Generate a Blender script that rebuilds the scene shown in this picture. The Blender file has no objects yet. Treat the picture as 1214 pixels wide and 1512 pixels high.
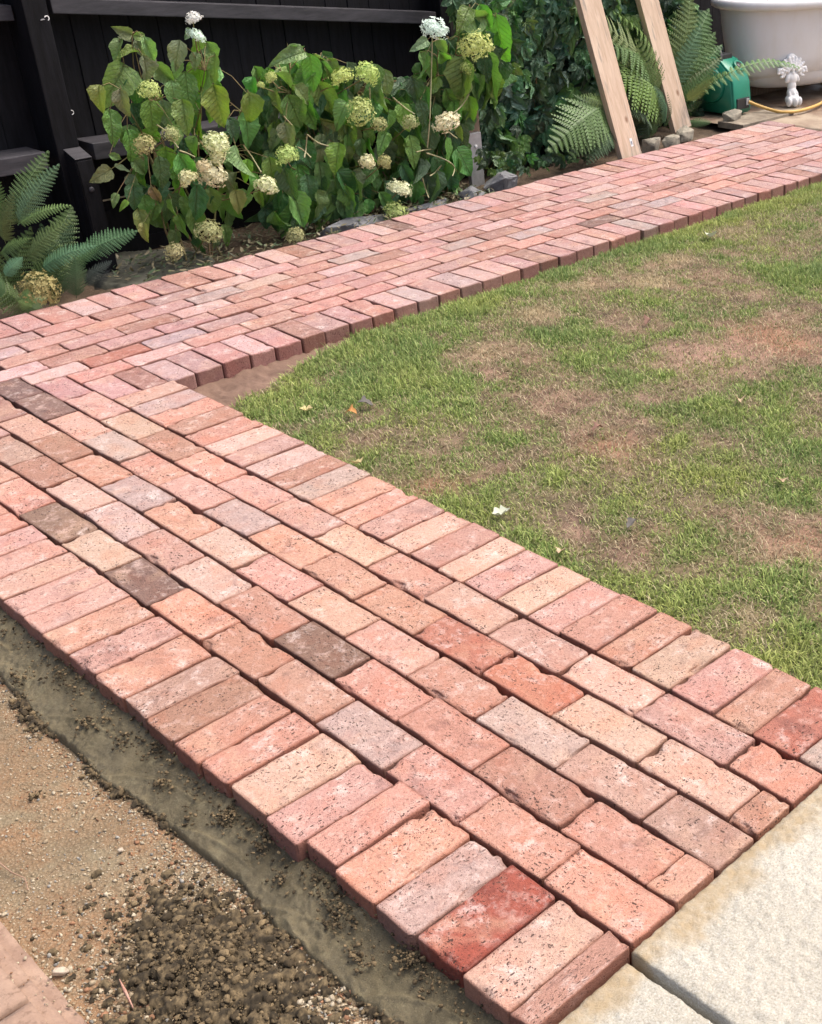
import bpy, bmesh, math, random
import numpy as np
from mathutils import Vector, Matrix, Euler, noise

random.seed(11)
rng = np.random.default_rng(11)
S = bpy.context.scene
COL = S.collection
R = math.radians

# ------------------------------------------------------------------ camera, world, sun, exposure
cam_d = bpy.data.cameras.new('camera')
cam = bpy.data.objects.new('camera', cam_d)
COL.objects.link(cam)
S.camera = cam
def rotz(a): return Matrix.Rotation(a, 3, 'Z')
def rotx(a): return Matrix.Rotation(a, 3, 'X')
CAM_M = rotz(-0.834294661) @ rotx(1.07789594) @ rotz(-0.0167911768)
cam.matrix_world = Matrix.Translation((-0.798463443, -0.988607534, 1.57207144)) @ CAM_M.to_4x4()
cam_d.sensor_fit = 'VERTICAL'
cam_d.sensor_height = 36.0
cam_d.lens = 1811.60158 / 1512 * 36.0
cam_d.shift_x = -359.467373 / 1512
cam_d.shift_y = -6.03695883 / 1512
cam_d.clip_start = 0.05
cam_d.clip_end = 400
S.render.resolution_x = 822
S.render.resolution_y = 1024

SUN_EL, SUN_AZ = R(63), R(116)          # azimuth: direction towards the sun, measured from +Y towards +X
w = bpy.data.worlds.new('World')
S.world = w
w.use_nodes = True
wn = w.node_tree
sky = wn.nodes.new('ShaderNodeTexSky')
sky.sky_type = 'NISHITA'
sky.sun_disc = False
sky.sun_elevation = SUN_EL
sky.sun_rotation = SUN_AZ
sky.dust_density = 8.0
sky.air_density = .8
sky.ozone_density = 0.6
wn.links.new(sky.outputs[0], wn.nodes['Background'].inputs[0])
wn.nodes['Background'].inputs[1].default_value = 0.15
sd = bpy.data.lights.new('sun', 'SUN')
sd.energy = 1.0
sd.angle = R(35)
sd.color = (1.0, 0.95, 0.88)
sun = bpy.data.objects.new('sun', sd)
COL.objects.link(sun)
sv = Vector((math.sin(SUN_AZ) * math.cos(SUN_EL), math.cos(SUN_AZ) * math.cos(SUN_EL), math.sin(SUN_EL)))
sd.color = (1.0, 0.97, 0.93)
sun.rotation_euler = sv.to_track_quat('Z', 'Y').to_euler()
S.view_settings.view_transform = 'Standard'
S.view_settings.look = 'None'
S.view_settings.gamma = 1
S.view_settings.exposure = 0.97
S.view_settings.use_curve_mapping = False

# ------------------------------------------------------------------ measured positions (metres)
H1 = [(1.732, 4.132, 0.94, 1.674, 0.966, 'p'), (1.748, 4.144, 0.933, 1.797, 0.928, 'p'), (1.745, 4.15, 0.923, 1.699, 0.936, 'p'), (1.705, 4.164, 0.919, 1.648, 0.834, 'p'), (1.751, 4.144, 0.87, 1.674, 0.878, 'y'), (1.769, 4.162, 0.913, 1.78, 0.851, 'p'), (1.756, 4.073, 0.928, 1.78, 0.844, 'p'), (1.759, 4.117, 0.856, 1.766, 0.754, 'p'), (1.689, 4.164, 0.82, 1.595, 0.701, 'p'), (1.711, 4.135, 0.776, 1.708, 0.672, 'd'), (1.823, 4.16, 0.816, 1.886, 0.737, 'p'), (1.615, 4.081, 0.742, 1.612, 0.652, 'p'), (1.549, 4.117, 0.764, 1.521, 0.684, 't'), (1.559, 4.095, 0.67, 1.542, 0.554, 'g'), (1.751, 4.124, 0.676, 1.747, 0.549, 'g'), (1.81, 4.127, 0.667, 1.808, 0.567, 'p'), (1.905, 4.071, 0.897, 1.865, 0.804, 'p'), (1.881, 4.092, 0.826, 1.88, 0.76, 'p'), (2.001, 4.098, 0.912, 1.985, 0.834, 'y'), (2.011, 4.162, 0.93, 1.981, 0.899, 'p'), (2.066, 4.147, 0.872, 2.102, 0.791, 'p'), (1.979, 4.086, 0.845, 1.955, 0.788, 'p'), (2.017, 4.15, 0.802, 2.004, 0.674, 'y'), (2.064, 4.084, 0.828, 2.024, 0.733, 'p'), (1.936, 4.132, 0.762, 1.921, 0.628, 'g'), (1.841, 4.083, 0.745, 1.839, 0.652, 'g'), (1.868, 4.07, 0.666, 1.844, 0.553, 'g'), (1.978, 4.157, 0.592, 1.946, 0.491, 'y'), (2.036, 4.091, 0.699, 2.023, 0.562, 'y'), (2.015, 4.092, 0.77, 1.993, 0.663, 'g'), (2.096, 4.168, 0.734, 2.109, 0.673, 'g'), (1.66, 4.157, 0.585, 1.637, 0.486, 'g'), (2.2, 4.099, 0.648, 2.19, 0.536, 'y'), (2.2, 4.166, 0.558, 2.201, 0.42, 'g'), (2.094, 4.124, 0.557, 2.095, 0.465, 'd'), (1.636, 4.138, 0.574, 1.632, 0.46, 'g'), (1.518, 4.09, 0.501, 1.564, 0.476, 'p'), (1.54, 4.164, 0.426, 1.465, 0.401, 'p'), (1.553, 4.139, 0.44, 1.61, 0.42, 'p'), (1.618, 4.167, 0.39, 1.628, 0.321, 'p'), (1.642, 4.159, 0.451, 1.687, 0.388, 'p'), (1.517, 4.1, 0.341, 1.488, 0.297, 'p'), (1.557, 4.106, 0.302, 1.522, 0.277, 'y'), (1.902, 4.087, 0.511, 1.874, 0.446, 'p'), (2.084, 4.085, 0.439, 2.073, 0.324, 'g'), (2.127, 4.077, 0.375, 2.101, 0.291, 'y'), (2.251, 4.1, 0.36, 2.253, 0.241, 'y'), (2.087, 4.13, 0.316, 2.033, 0.235, 'p'), (2.128, 4.07, 0.316, 2.103, 0.231, 'g'), (2.185, 4.138, 0.224, 2.186, 0.155, 'y'), (1.671, 4.104, 0.337, 1.697, 0.264, 't'), (2.053, 4.101, 0.25, 2.053, 0.161, 't'), (1.655, 4.152, 0.298, 1.652, 0.213, 'g'), (1.773, 4.118, 0.193, 1.771, 0.106, 'g'), (1.729, 4.102, 0.451, 1.715, 0.334, 'd'), (1.717, 4.118, 0.369, 1.714, 0.272, 'd'), (1.609, 4.14, 0.355, 1.597, 0.266, 'd'), (1.812, 4.076, 0.453, 1.854, 0.341, 'g'), (1.624, 4.168, 0.239, 1.63, 0.133, 't'), (1.859, 4.072, 0.307, 1.833, 0.181, 'd'), (1.957, 4.145, 0.27, 1.956, 0.167, 'g'), (1.832, 4.154, 0.256, 1.816, 0.186, 'g'), (1.734, 4.072, 0.278, 1.721, 0.215, 'g'), (1.873, 4.149, 0.201, 1.85, 0.093, 'g'), (1.605, 4.107, 0.198, 1.596, 0.127, 't'), (1.782, 4.128, 0.48, 1.771, 0.391, 'y'), (1.805, 4.071, 0.573, 1.803, 0.485, 'g'), (2.089, 4.284, 0.69, 2.008, 0.6, 'g'), (1.848, 4.212, 0.413, 1.845, 0.314, 'g'), (2.385, 4.222, 0.486, 2.424, 0.406, 'g'), (2.202, 4.246, 0.187, 2.12, 0.13, 'g'), (1.727, 4.18, 0.283, 1.685, 0.191, 'g'), (1.918, 4.236, 0.193, 1.888, 0.094, 'g'), (1.733, 4.215, 0.545, 1.804, 0.482, 'g'), (2.187, 4.295, 0.571, 2.139, 0.508, 'g'), (1.926, 4.182, 0.394, 2.0, 0.298, 'd'), (1.9, 4.283, 0.303, 1.891, 0.187, 'g'), (2.294, 4.245, 0.388, 2.307, 0.307, 'g'), (1.89, 4.265, 0.753, 1.956, 0.671, 'd'), (2.12, 4.197, 0.48, 2.071, 0.398, 'd'), (2.002, 4.241, 0.504, 2.001, 0.433, 'd'), (1.902, 4.215, 0.064, 1.898, -0.02, 'd'), (1.833, 4.259, 0.683, 1.852, 0.597, 'g'), (1.799, 4.218, 0.104, 1.766, 0.039, 'g'), (2.027, 4.214, 0.079, 2.034, -0.005, 'g'), (2.008, 4.208, 0.782, 2.003, 0.693, 'd'), (1.959, 4.19, 0.305, 1.922, 0.195, 'd'), (2.089, 4.19, 0.696, 2.092, 0.617, 'g'), (2.298, 4.183, 0.263, 2.267, 0.156, 'g'), (1.701, 4.231, 0.528, 1.681, 0.452, 'g'), (1.7, 4.201, 0.459, 1.686, 0.372, 'g'), (1.946, 4.278, 0.466, 1.919, 0.364, 'd'), (2.239, 4.237, 0.571, 2.269, 0.459, 'g'), (2.107, 4.26, 0.307, 2.08, 0.216, 'g'), (2.05, 4.296, 0.196, 2.091, 0.091, 'g'), (1.9, 4.226, 0.562, 1.869, 0.474, 'g'), (1.727, 4.248, 0.313, 1.67, 0.254, 'd'), (1.841, 4.252, 0.463, 1.807, 0.381, 'g'), (1.86, 4.281, 0.155, 1.824, 0.08, 'g'), (1.773, 4.203, 0.742, 1.737, 0.64, 'd'), (1.958, 4.249, 0.697, 1.927, 0.592, 'd'), (1.704, 4.191, 0.661, 1.727, 0.557, 'd'), (2.417, 4.241, 0.4, 2.415, 0.312, 'g'), (2.245, 4.216, 0.473, 2.223, 0.355, 'd'), (1.722, 4.295, 0.19, 1.79, 0.103, 'g'), (1.783, 4.193, 0.282, 1.768, 0.167, 'd'), (1.945, 4.187, 0.59, 1.945, 0.511, 'g'), (2.176, 4.282, 0.742, 2.055, 0.702, 'g'), (1.752, 4.194, 0.369, 1.766, 0.3, 'd'), (2.325, 4.251, 0.468, 2.389, 0.375, 'd'), (2.066, 4.294, 0.452, 2.097, 0.358, 'g'), (1.966, 4.235, 0.098, 1.959, 0.014, 'd'), (2.139, 4.28, 0.38, 2.042, 0.334, 'g'), (2.321, 4.267, 0.288, 2.279, 0.222, 'g'), (2.004, 4.245, 0.63, 1.998, 0.561, 'g'), (2.161, 4.297, 0.238, 2.122, 0.154, 'g'), (2.292, 4.256, 0.35, 2.255, 0.262, 'g'), (1.696, 4.211, 0.402, 1.681, 0.325, 'g'), (2.111, 4.29, 0.358, 2.03, 0.273, 'g'), (2.078, 4.219, 0.207, 2.1, 0.101, 'g'), (2.17, 4.257, 0.351, 2.116, 0.291, 'g'), (1.853, 4.198, 0.634, 1.807, 0.545, 'd'), (2.105, 4.299, 0.111, 2.084, 0.038, 'g'), (1.966, 4.243, 0.741, 1.959, 0.655, 'g'), (2.318, 4.21, 0.562, 2.301, 0.483, 'g'), (1.819, 4.267, 0.415, 1.77, 0.356, 'g'), (1.98, 4.215, 0.029, 1.966, -0.044, 'g'), (2.122, 4.286, 0.635, 2.113, 0.524, 'g'), (1.935, 4.221, 0.346, 1.928, 0.256, 'd')]
H2 = [(2.487, 4.075, 0.79, 2.359, 0.777, 'p'), (2.425, 4.088, 0.816, 2.499, 0.797, 'p'), (2.601, 4.166, 0.762, 2.656, 0.713, 'p'), (2.53, 4.09, 0.769, 2.536, 0.625, 'g'), (2.588, 4.146, 0.638, 2.64, 0.501, 'g'), (2.633, 4.163, 0.724, 2.675, 0.642, 'p'), (2.389, 4.164, 0.705, 2.487, 0.612, 'p'), (2.441, 4.104, 0.647, 2.497, 0.572, 'g'), (2.335, 4.105, 0.649, 2.327, 0.549, 'g'), (2.408, 4.122, 0.605, 2.44, 0.475, 'g'), (2.502, 4.148, 0.577, 2.507, 0.458, 'g'), (2.901, 4.081, 0.595, 2.885, 0.482, 'g'), (3.093, 4.145, 0.582, 2.991, 0.552, 'd'), (2.689, 4.15, 0.445, 2.578, 0.446, 'p'), (2.724, 4.156, 0.423, 2.718, 0.314, 'g'), (2.612, 4.074, 0.362, 2.551, 0.27, 'y'), (2.547, 4.165, 0.278, 2.539, 0.153, 'g'), (2.308, 4.079, 0.305, 2.311, 0.176, 'd'), (2.348, 4.104, 0.185, 2.367, 0.036, 'g'), (2.49, 4.131, 0.159, 2.483, 0.049, 'g'), (2.588, 4.162, 0.111, 2.579, -0.034, 'd'), (2.644, 4.104, 0.154, 2.638, 0.05, 'g'), (2.803, 4.162, 0.052, 2.779, -0.009, 'g'), (2.846, 4.125, 0.082, 2.89, -0.007, 'g'), (2.681, 4.101, 0.216, 2.734, 0.108, 'd'), (2.758, 4.102, 0.361, 2.744, 0.269, 'd'), (3.011, 4.088, 0.49, 3.008, 0.379, 'g'), (2.921, 4.078, 0.473, 2.918, 0.379, 'g'), (2.69, 4.085, 0.541, 2.617, 0.466, 'p'), (2.453, 4.139, 0.236, 2.445, 0.127, 'd'), (2.339, 4.17, 0.495, 2.331, 0.392, 'y'), (2.348, 4.086, 0.5, 2.34, 0.405, 'p'), (2.508, 4.145, 0.652, 2.542, 0.54, 'g'), (2.632, 4.177, 0.06, 2.622, -0.022, 'd'), (2.304, 4.272, 0.555, 2.271, 0.433, 'g'), (3.136, 4.155, 0.394, 3.144, 0.299, 'g'), (3.008, 4.137, 0.185, 3.052, 0.085, 'd'), (3.063, 4.193, 0.547, 2.988, 0.48, 'd'), (2.328, 4.249, 0.232, 2.318, 0.144, 'd'), (2.784, 4.165, 0.523, 2.775, 0.411, 'g'), (2.752, 4.185, 0.283, 2.789, 0.159, 'd'), (2.456, 4.218, 0.427, 2.49, 0.349, 'g'), (3.127, 4.133, 0.596, 3.127, 0.482, 'd'), (2.752, 4.228, 0.663, 2.713, 0.552, 'g'), (2.89, 4.207, 0.157, 2.881, 0.074, 'g'), (2.383, 4.216, 0.72, 2.401, 0.628, 'g'), (2.512, 4.209, 0.188, 2.447, 0.093, 'd'), (2.269, 4.165, 0.099, 2.304, 0.007, 'g'), (2.629, 4.2, 0.527, 2.655, 0.453, 'd'), (2.913, 4.188, 0.309, 3.005, 0.191, 'd'), (2.653, 4.195, 0.363, 2.645, 0.277, 'g'), (2.858, 4.254, 0.584, 2.857, 0.496, 'd'), (2.372, 4.175, 0.546, 2.324, 0.451, 'g'), (2.405, 4.214, 0.649, 2.394, 0.539, 'p'), (2.608, 4.251, 0.471, 2.585, 0.38, 'd'), (2.573, 4.133, 0.726, 2.466, 0.66, 'g'), (2.419, 4.207, 0.109, 2.41, -0.004, 'p'), (2.642, 4.266, 0.202, 2.656, 0.084, 'd'), (3.195, 4.175, 0.267, 3.142, 0.194, 'g'), (2.515, 4.211, 0.76, 2.449, 0.675, 'g'), (2.765, 4.186, 0.405, 2.784, 0.301, 'p'), (2.503, 4.212, 0.264, 2.48, 0.188, 'p'), (2.515, 4.162, 0.098, 2.464, 0.016, 'd'), (2.286, 4.216, 0.156, 2.219, 0.052, 'd'), (2.303, 4.271, 0.644, 2.285, 0.543, 'd'), (2.313, 4.199, 0.366, 2.273, 0.28, 'p'), (2.834, 4.139, 0.349, 2.826, 0.242, 'g'), (3.092, 4.199, 0.053, 3.012, -0.01, 'd'), (3.178, 4.263, 0.133, 3.252, -0.006, 'g'), (2.697, 4.157, 0.1, 2.704, 0.015, 'd'), (2.838, 4.151, 0.665, 2.807, 0.572, 'd'), (2.513, 4.274, 0.667, 2.564, 0.569, 'g'), (2.696, 4.155, 0.331, 2.722, 0.241, 'g'), (3.173, 4.283, 0.515, 3.223, 0.38, 'g'), (2.968, 4.155, 0.427, 2.883, 0.385, 'd'), (2.92, 4.154, 0.526, 2.917, 0.447, 'p'), (2.428, 4.265, 0.214, 2.4, 0.086, 'd'), (3.023, 4.193, 0.332, 3.038, 0.232, 'g'), (2.449, 4.138, 0.396, 2.471, 0.285, 'd'), (2.3, 4.227, 0.314, 2.316, 0.195, 'd'), (2.46, 4.193, 0.122, 2.461, 0.001, 'g'), (2.468, 4.211, 0.338, 2.435, 0.247, 'p'), (2.982, 4.272, 0.047, 2.944, -0.055, 'd'), (2.435, 4.265, 0.479, 2.419, 0.352, 'p'), (3.116, 4.275, 0.462, 3.111, 0.38, 'g'), (3.046, 4.242, 0.029, 2.988, -0.084, 'g'), (2.976, 4.152, 0.644, 2.977, 0.534, 'p'), (2.593, 4.177, 0.314, 2.612, 0.206, 'g'), (2.671, 4.234, 0.686, 2.674, 0.59, 'g'), (2.659, 4.207, 0.626, 2.648, 0.54, 'g'), (2.6, 4.287, 0.387, 2.653, 0.297, 'g'), (3.044, 4.265, 0.166, 3.002, 0.03, 'g'), (2.752, 4.216, 0.181, 2.783, 0.101, 'g'), (3.069, 4.232, 0.264, 3.094, 0.131, 'p'), (2.325, 4.161, 0.171, 2.287, 0.091, 'd'), (2.599, 4.245, 0.153, 2.67, 0.079, 'd'), (2.946, 4.288, 0.238, 2.906, 0.118, 'g'), (2.453, 4.147, 0.614, 2.431, 0.516, 'g'), (2.342, 4.274, 0.525, 2.34, 0.437, 'g'), (2.368, 4.285, 0.653, 2.349, 0.579, 'g'), (2.741, 4.278, 0.714, 2.652, 0.63, 'g'), (2.403, 4.243, 0.252, 2.367, 0.182, 'p'), (2.337, 4.276, 0.487, 2.293, 0.419, 'p'), (2.335, 4.283, 0.039, 2.335, -0.089, 'd'), (2.728, 4.171, 0.444, 2.697, 0.346, 'd'), (2.91, 4.271, 0.079, 2.864, -0.048, 'd'), (2.728, 4.17, 0.588, 2.679, 0.466, 'g'), (2.407, 4.219, 0.381, 2.337, 0.285, 'g'), (2.779, 4.191, 0.04, 2.673, -0.041, 'g'), (3.08, 4.256, 0.566, 3.184, 0.472, 'd'), (2.683, 4.182, 0.273, 2.623, 0.163, 'g'), (3.005, 4.195, 0.37, 3.008, 0.283, 'g'), (2.925, 4.137, 0.673, 2.867, 0.582, 'g'), (2.404, 4.206, 0.66, 2.485, 0.563, 'd'), (2.937, 4.166, 0.589, 2.865, 0.534, 'd'), (3.245, 4.224, 0.204, 3.195, 0.101, 'd'), (2.49, 4.243, 0.498, 2.543, 0.416, 'g'), (2.699, 4.19, 0.387, 2.668, 0.28, 'g'), (2.378, 4.148, 0.557, 2.428, 0.445, 'd'), (2.62, 4.185, 0.449, 2.72, 0.351, 'p'), (3.002, 4.158, 0.37, 3.12, 0.275, 'd'), (2.906, 4.144, 0.635, 2.947, 0.559, 'd'), (2.336, 4.191, 0.345, 2.323, 0.244, 'd'), (3.125, 4.273, 0.196, 2.986, 0.136, 'g'), (2.507, 4.229, 0.715, 2.477, 0.631, 'g'), (2.55, 4.168, 0.213, 2.505, 0.095, 'd'), (2.372, 4.217, 0.428, 2.421, 0.308, 'g'), (2.384, 4.221, 0.349, 2.416, 0.225, 'd'), (2.591, 4.249, 0.265, 2.541, 0.193, 'd'), (2.71, 4.149, 0.693, 2.729, 0.599, 'g'), (3.151, 4.178, 0.225, 3.093, 0.144, 'g'), (2.821, 4.152, 0.394, 2.861, 0.311, 'g'), (2.565, 4.284, 0.427, 2.586, 0.319, 'g'), (2.867, 4.219, 0.497, 2.862, 0.368, 'd'), (2.418, 4.257, 0.105, 2.38, 0.03, 'd'), (2.401, 4.176, 0.048, 2.344, -0.013, 'd'), (2.613, 4.135, 0.424, 2.549, 0.338, 'd'), (2.343, 4.148, 0.605, 2.288, 0.512, 'd'), (2.45, 4.268, 0.294, 2.486, 0.171, 'p'), (2.241, 4.198, 0.113, 2.237, 0.026, 'd'), (2.732, 4.179, 0.626, 2.757, 0.533, 'd'), (2.446, 4.199, 0.275, 2.435, 0.148, 'g'), (2.574, 4.153, 0.401, 2.543, 0.277, 'p'), (3.169, 4.18, 0.197, 3.096, 0.096, 'g'), (2.599, 4.212, 0.059, 2.512, -0.024, 'g'), (2.613, 4.149, 0.186, 2.607, 0.076, 'p'), (2.878, 4.269, 0.545, 2.909, 0.438, 'g'), (2.566, 4.203, 0.598, 2.512, 0.509, 'd'), (2.809, 4.221, 0.363, 2.818, 0.248, 'd'), (2.589, 4.165, 0.588, 2.544, 0.485, 'd'), (3.034, 4.206, 0.482, 2.961, 0.387, 'g'), (3.192, 4.198, 0.468, 3.143, 0.348, 'g'), (3.107, 4.245, 0.581, 3.05, 0.47, 'g'), (3.143, 4.26, 0.114, 3.175, 0.025, 'p'), (2.719, 4.237, 0.265, 2.785, 0.143, 'd'), (2.361, 4.286, 0.721, 2.403, 0.615, 'g'), (3.078, 4.249, 0.1, 3.147, -0.018, 'g'), (2.929, 4.132, 0.362, 2.863, 0.279, 'g'), (2.391, 4.27, 0.673, 2.417, 0.571, 'd'), (2.921, 4.226, 0.66, 2.965, 0.562, 'p'), (2.768, 4.15, 0.702, 2.78, 0.587, 'd'), (2.453, 4.236, 0.735, 2.452, 0.617, 'g'), (2.521, 4.217, 0.555, 2.482, 0.469, 'g'), (3.029, 4.261, 0.21, 2.934, 0.166, 'g'), (3.067, 4.131, 0.319, 3.068, 0.186, 'g'), (2.97, 4.264, 0.079, 2.903, 0.006, 'g'), (2.421, 4.226, 0.389, 2.457, 0.274, 'd'), (2.525, 4.202, 0.123, 2.485, 0.049, 'g'), (2.295, 4.211, 0.693, 2.272, 0.618, 'g'), (2.787, 4.175, 0.454, 2.769, 0.331, 'g'), (2.426, 4.212, 0.086, 2.324, -0.003, 'g'), (2.893, 4.144, 0.517, 2.832, 0.418, 'g'), (2.488, 4.261, 0.148, 2.454, 0.042, 'd'), (2.738, 4.163, 0.477, 2.724, 0.393, 'g'), (3.214, 4.184, 0.333, 3.166, 0.201, 'g'), (2.804, 4.211, 0.167, 2.805, 0.043, 'd'), (2.676, 4.163, 0.731, 2.678, 0.645, 'g'), (3.146, 4.209, 0.543, 3.12, 0.455, 'd'), (2.559, 4.217, 0.221, 2.635, 0.172, 'd'), (2.515, 4.159, 0.549, 2.542, 0.452, 'd'), (2.475, 4.209, 0.562, 2.444, 0.462, 'p'), (2.638, 4.249, 0.528, 2.602, 0.453, 'd'), (2.658, 4.188, 0.297, 2.692, 0.187, 'd'), (2.759, 4.187, 0.544, 2.729, 0.439, 'g'), (2.388, 4.204, 0.672, 2.393, 0.578, 'p'), (2.503, 4.187, 0.744, 2.549, 0.672, 'g'), (2.309, 4.187, 0.447, 2.33, 0.323, 'd'), (2.952, 4.231, 0.269, 2.91, 0.188, 'g'), (2.986, 4.248, 0.11, 2.963, 0.013, 'g'), (2.296, 4.17, 0.608, 2.281, 0.49, 'd'), (2.547, 4.254, 0.329, 2.574, 0.2, 'p'), (2.626, 4.134, 0.225, 2.698, 0.1, 'd'), (2.966, 4.164, 0.414, 2.997, 0.322, 'd'), (2.502, 4.24, 0.456, 2.559, 0.382, 'g'), (3.2, 4.2, 0.24, 3.214, 0.146, 'g'), (2.624, 4.186, 0.461, 2.624, 0.364, 'p'), (2.394, 4.238, 0.477, 2.339, 0.4, 'g'), (2.711, 4.262, 0.482, 2.751, 0.404, 'd'), (3.078, 4.165, 0.587, 3.139, 0.494, 'd'), (2.61, 4.16, 0.11, 2.547, 0.038, 'g'), (2.648, 4.225, 0.497, 2.598, 0.413, 'd'), (3.025, 4.27, 0.186, 3.054, 0.099, 'g'), (2.829, 4.146, 0.522, 2.771, 0.434, 'd'), (2.631, 4.211, 0.689, 2.582, 0.609, 'p'), (2.57, 4.149, 0.661, 2.589, 0.59, 'g'), (2.695, 4.247, 0.252, 2.617, 0.143, 'g'), (3.181, 4.277, 0.3, 3.152, 0.2, 'd'), (2.716, 4.184, 0.181, 2.714, 0.074, 'p'), (2.677, 4.255, 0.047, 2.605, -0.003, 'p'), (2.623, 4.266, 0.757, 2.628, 0.683, 'g'), (2.286, 4.221, 0.218, 2.256, 0.092, 'g'), (3.086, 4.14, 0.095, 3.066, -0.009, 'g'), (3.218, 4.234, 0.515, 3.2, 0.387, 'd'), (2.452, 4.18, 0.494, 2.422, 0.422, 'g'), (2.647, 4.2, 0.304, 2.659, 0.208, 'd'), (2.999, 4.18, 0.062, 3.026, -0.044, 'd'), (3.0, 4.283, 0.204, 3.038, 0.072, 'g'), (2.913, 4.22, 0.448, 2.897, 0.355, 'g'), (2.831, 4.206, 0.115, 2.834, 0.032, 'd'), (3.187, 4.259, 0.417, 3.17, 0.299, 'd'), (2.371, 4.254, 0.025, 2.329, -0.055, 'g'), (3.074, 4.267, 0.079, 3.032, -0.006, 'g'), (2.32, 4.18, 0.652, 2.349, 0.542, 'd'), (2.797, 4.265, 0.495, 2.819, 0.384, 'd'), (2.566, 4.274, 0.534, 2.545, 0.427, 'd'), (2.925, 4.19, 0.11, 2.944, -0.027, 'd'), (2.872, 4.172, 0.579, 2.809, 0.505, 'g'), (2.453, 4.272, 0.312, 2.437, 0.182, 'd'), (3.045, 4.273, 0.257, 3.032, 0.15, 'g'), (2.578, 4.284, 0.757, 2.547, 0.681, 'd'), (2.641, 4.14, 0.122, 2.642, -0.014, 'p'), (3.038, 4.15, 0.209, 2.977, 0.124, 'd'), (3.027, 4.159, 0.434, 3.044, 0.353, 'd'), (2.619, 4.228, 0.489, 2.552, 0.441, 'd'), (2.832, 4.263, 0.554, 2.783, 0.447, 'p'), (2.998, 4.144, 0.529, 3.014, 0.447, 'd'), (2.676, 4.243, 0.569, 2.642, 0.49, 'g'), (2.453, 4.212, 0.331, 2.387, 0.281, 'd'), (3.046, 4.202, 0.394, 3.079, 0.314, 'p'), (2.896, 4.135, 0.596, 2.865, 0.474, 'g'), (2.507, 4.226, 0.043, 2.523, -0.061, 'd'), (2.839, 4.231, 0.221, 2.843, 0.139, 'd'), (2.657, 4.188, 0.551, 2.719, 0.445, 'g'), (2.516, 4.181, 0.702, 2.535, 0.581, 'g'), (2.838, 4.262, 0.288, 2.851, 0.188, 'g'), (2.563, 4.236, 0.194, 2.498, 0.077, 'd'), (2.94, 4.202, 0.278, 2.949, 0.16, 'd'), (2.319, 4.172, 0.237, 2.27, 0.12, 'd'), (2.497, 4.241, 0.375, 2.417, 0.317, 'g'), (2.718, 4.151, 0.383, 2.704, 0.296, 'g'), (2.36, 4.155, 0.457, 2.3, 0.399, 'p'), (3.126, 4.139, 0.36, 3.126, 0.251, 'd'), (2.534, 4.199, 0.509, 2.535, 0.407, 'p'), (2.859, 4.174, 0.542, 2.854, 0.464, 'g'), (2.861, 4.169, 0.202, 2.762, 0.132, 'g'), (2.238, 4.178, 0.611, 2.231, 0.523, 'g'), (2.858, 4.2, 0.032, 2.885, -0.065, 'p'), (2.934, 4.158, 0.536, 2.988, 0.445, 'd'), (2.548, 4.181, 0.599, 2.545, 0.514, 'p'), (2.643, 4.25, 0.222, 2.663, 0.121, 'g'), (3.141, 4.138, 0.112, 3.15, 0.003, 'd'), (2.483, 4.251, 0.667, 2.475, 0.596, 'd'), (2.544, 4.275, 0.385, 2.545, 0.3, 'd'), (2.669, 4.195, 0.758, 2.683, 0.636, 'd'), (2.4, 4.163, 0.219, 2.427, 0.104, 'p'), (3.137, 4.205, 0.528, 3.054, 0.463, 'd'), (2.764, 4.235, 0.503, 2.732, 0.383, 'g'), (2.97, 4.257, 0.497, 2.976, 0.368, 'd'), (2.421, 4.173, 0.707, 2.373, 0.6, 'g'), (2.84, 4.289, 0.049, 2.82, -0.082, 'd'), (2.911, 4.23, 0.198, 2.94, 0.09, 'g'), (2.611, 4.246, 0.103, 2.587, 0.026, 'd'), (2.335, 4.269, 0.259, 2.36, 0.155, 'g'), (3.056, 4.196, 0.485, 3.113, 0.411, 'g'), (3.059, 4.263, 0.43, 3.037, 0.331, 'd'), (2.666, 4.253, 0.712, 2.642, 0.616, 'd'), (2.399, 4.243, 0.147, 2.343, 0.036, 'g')]
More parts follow.
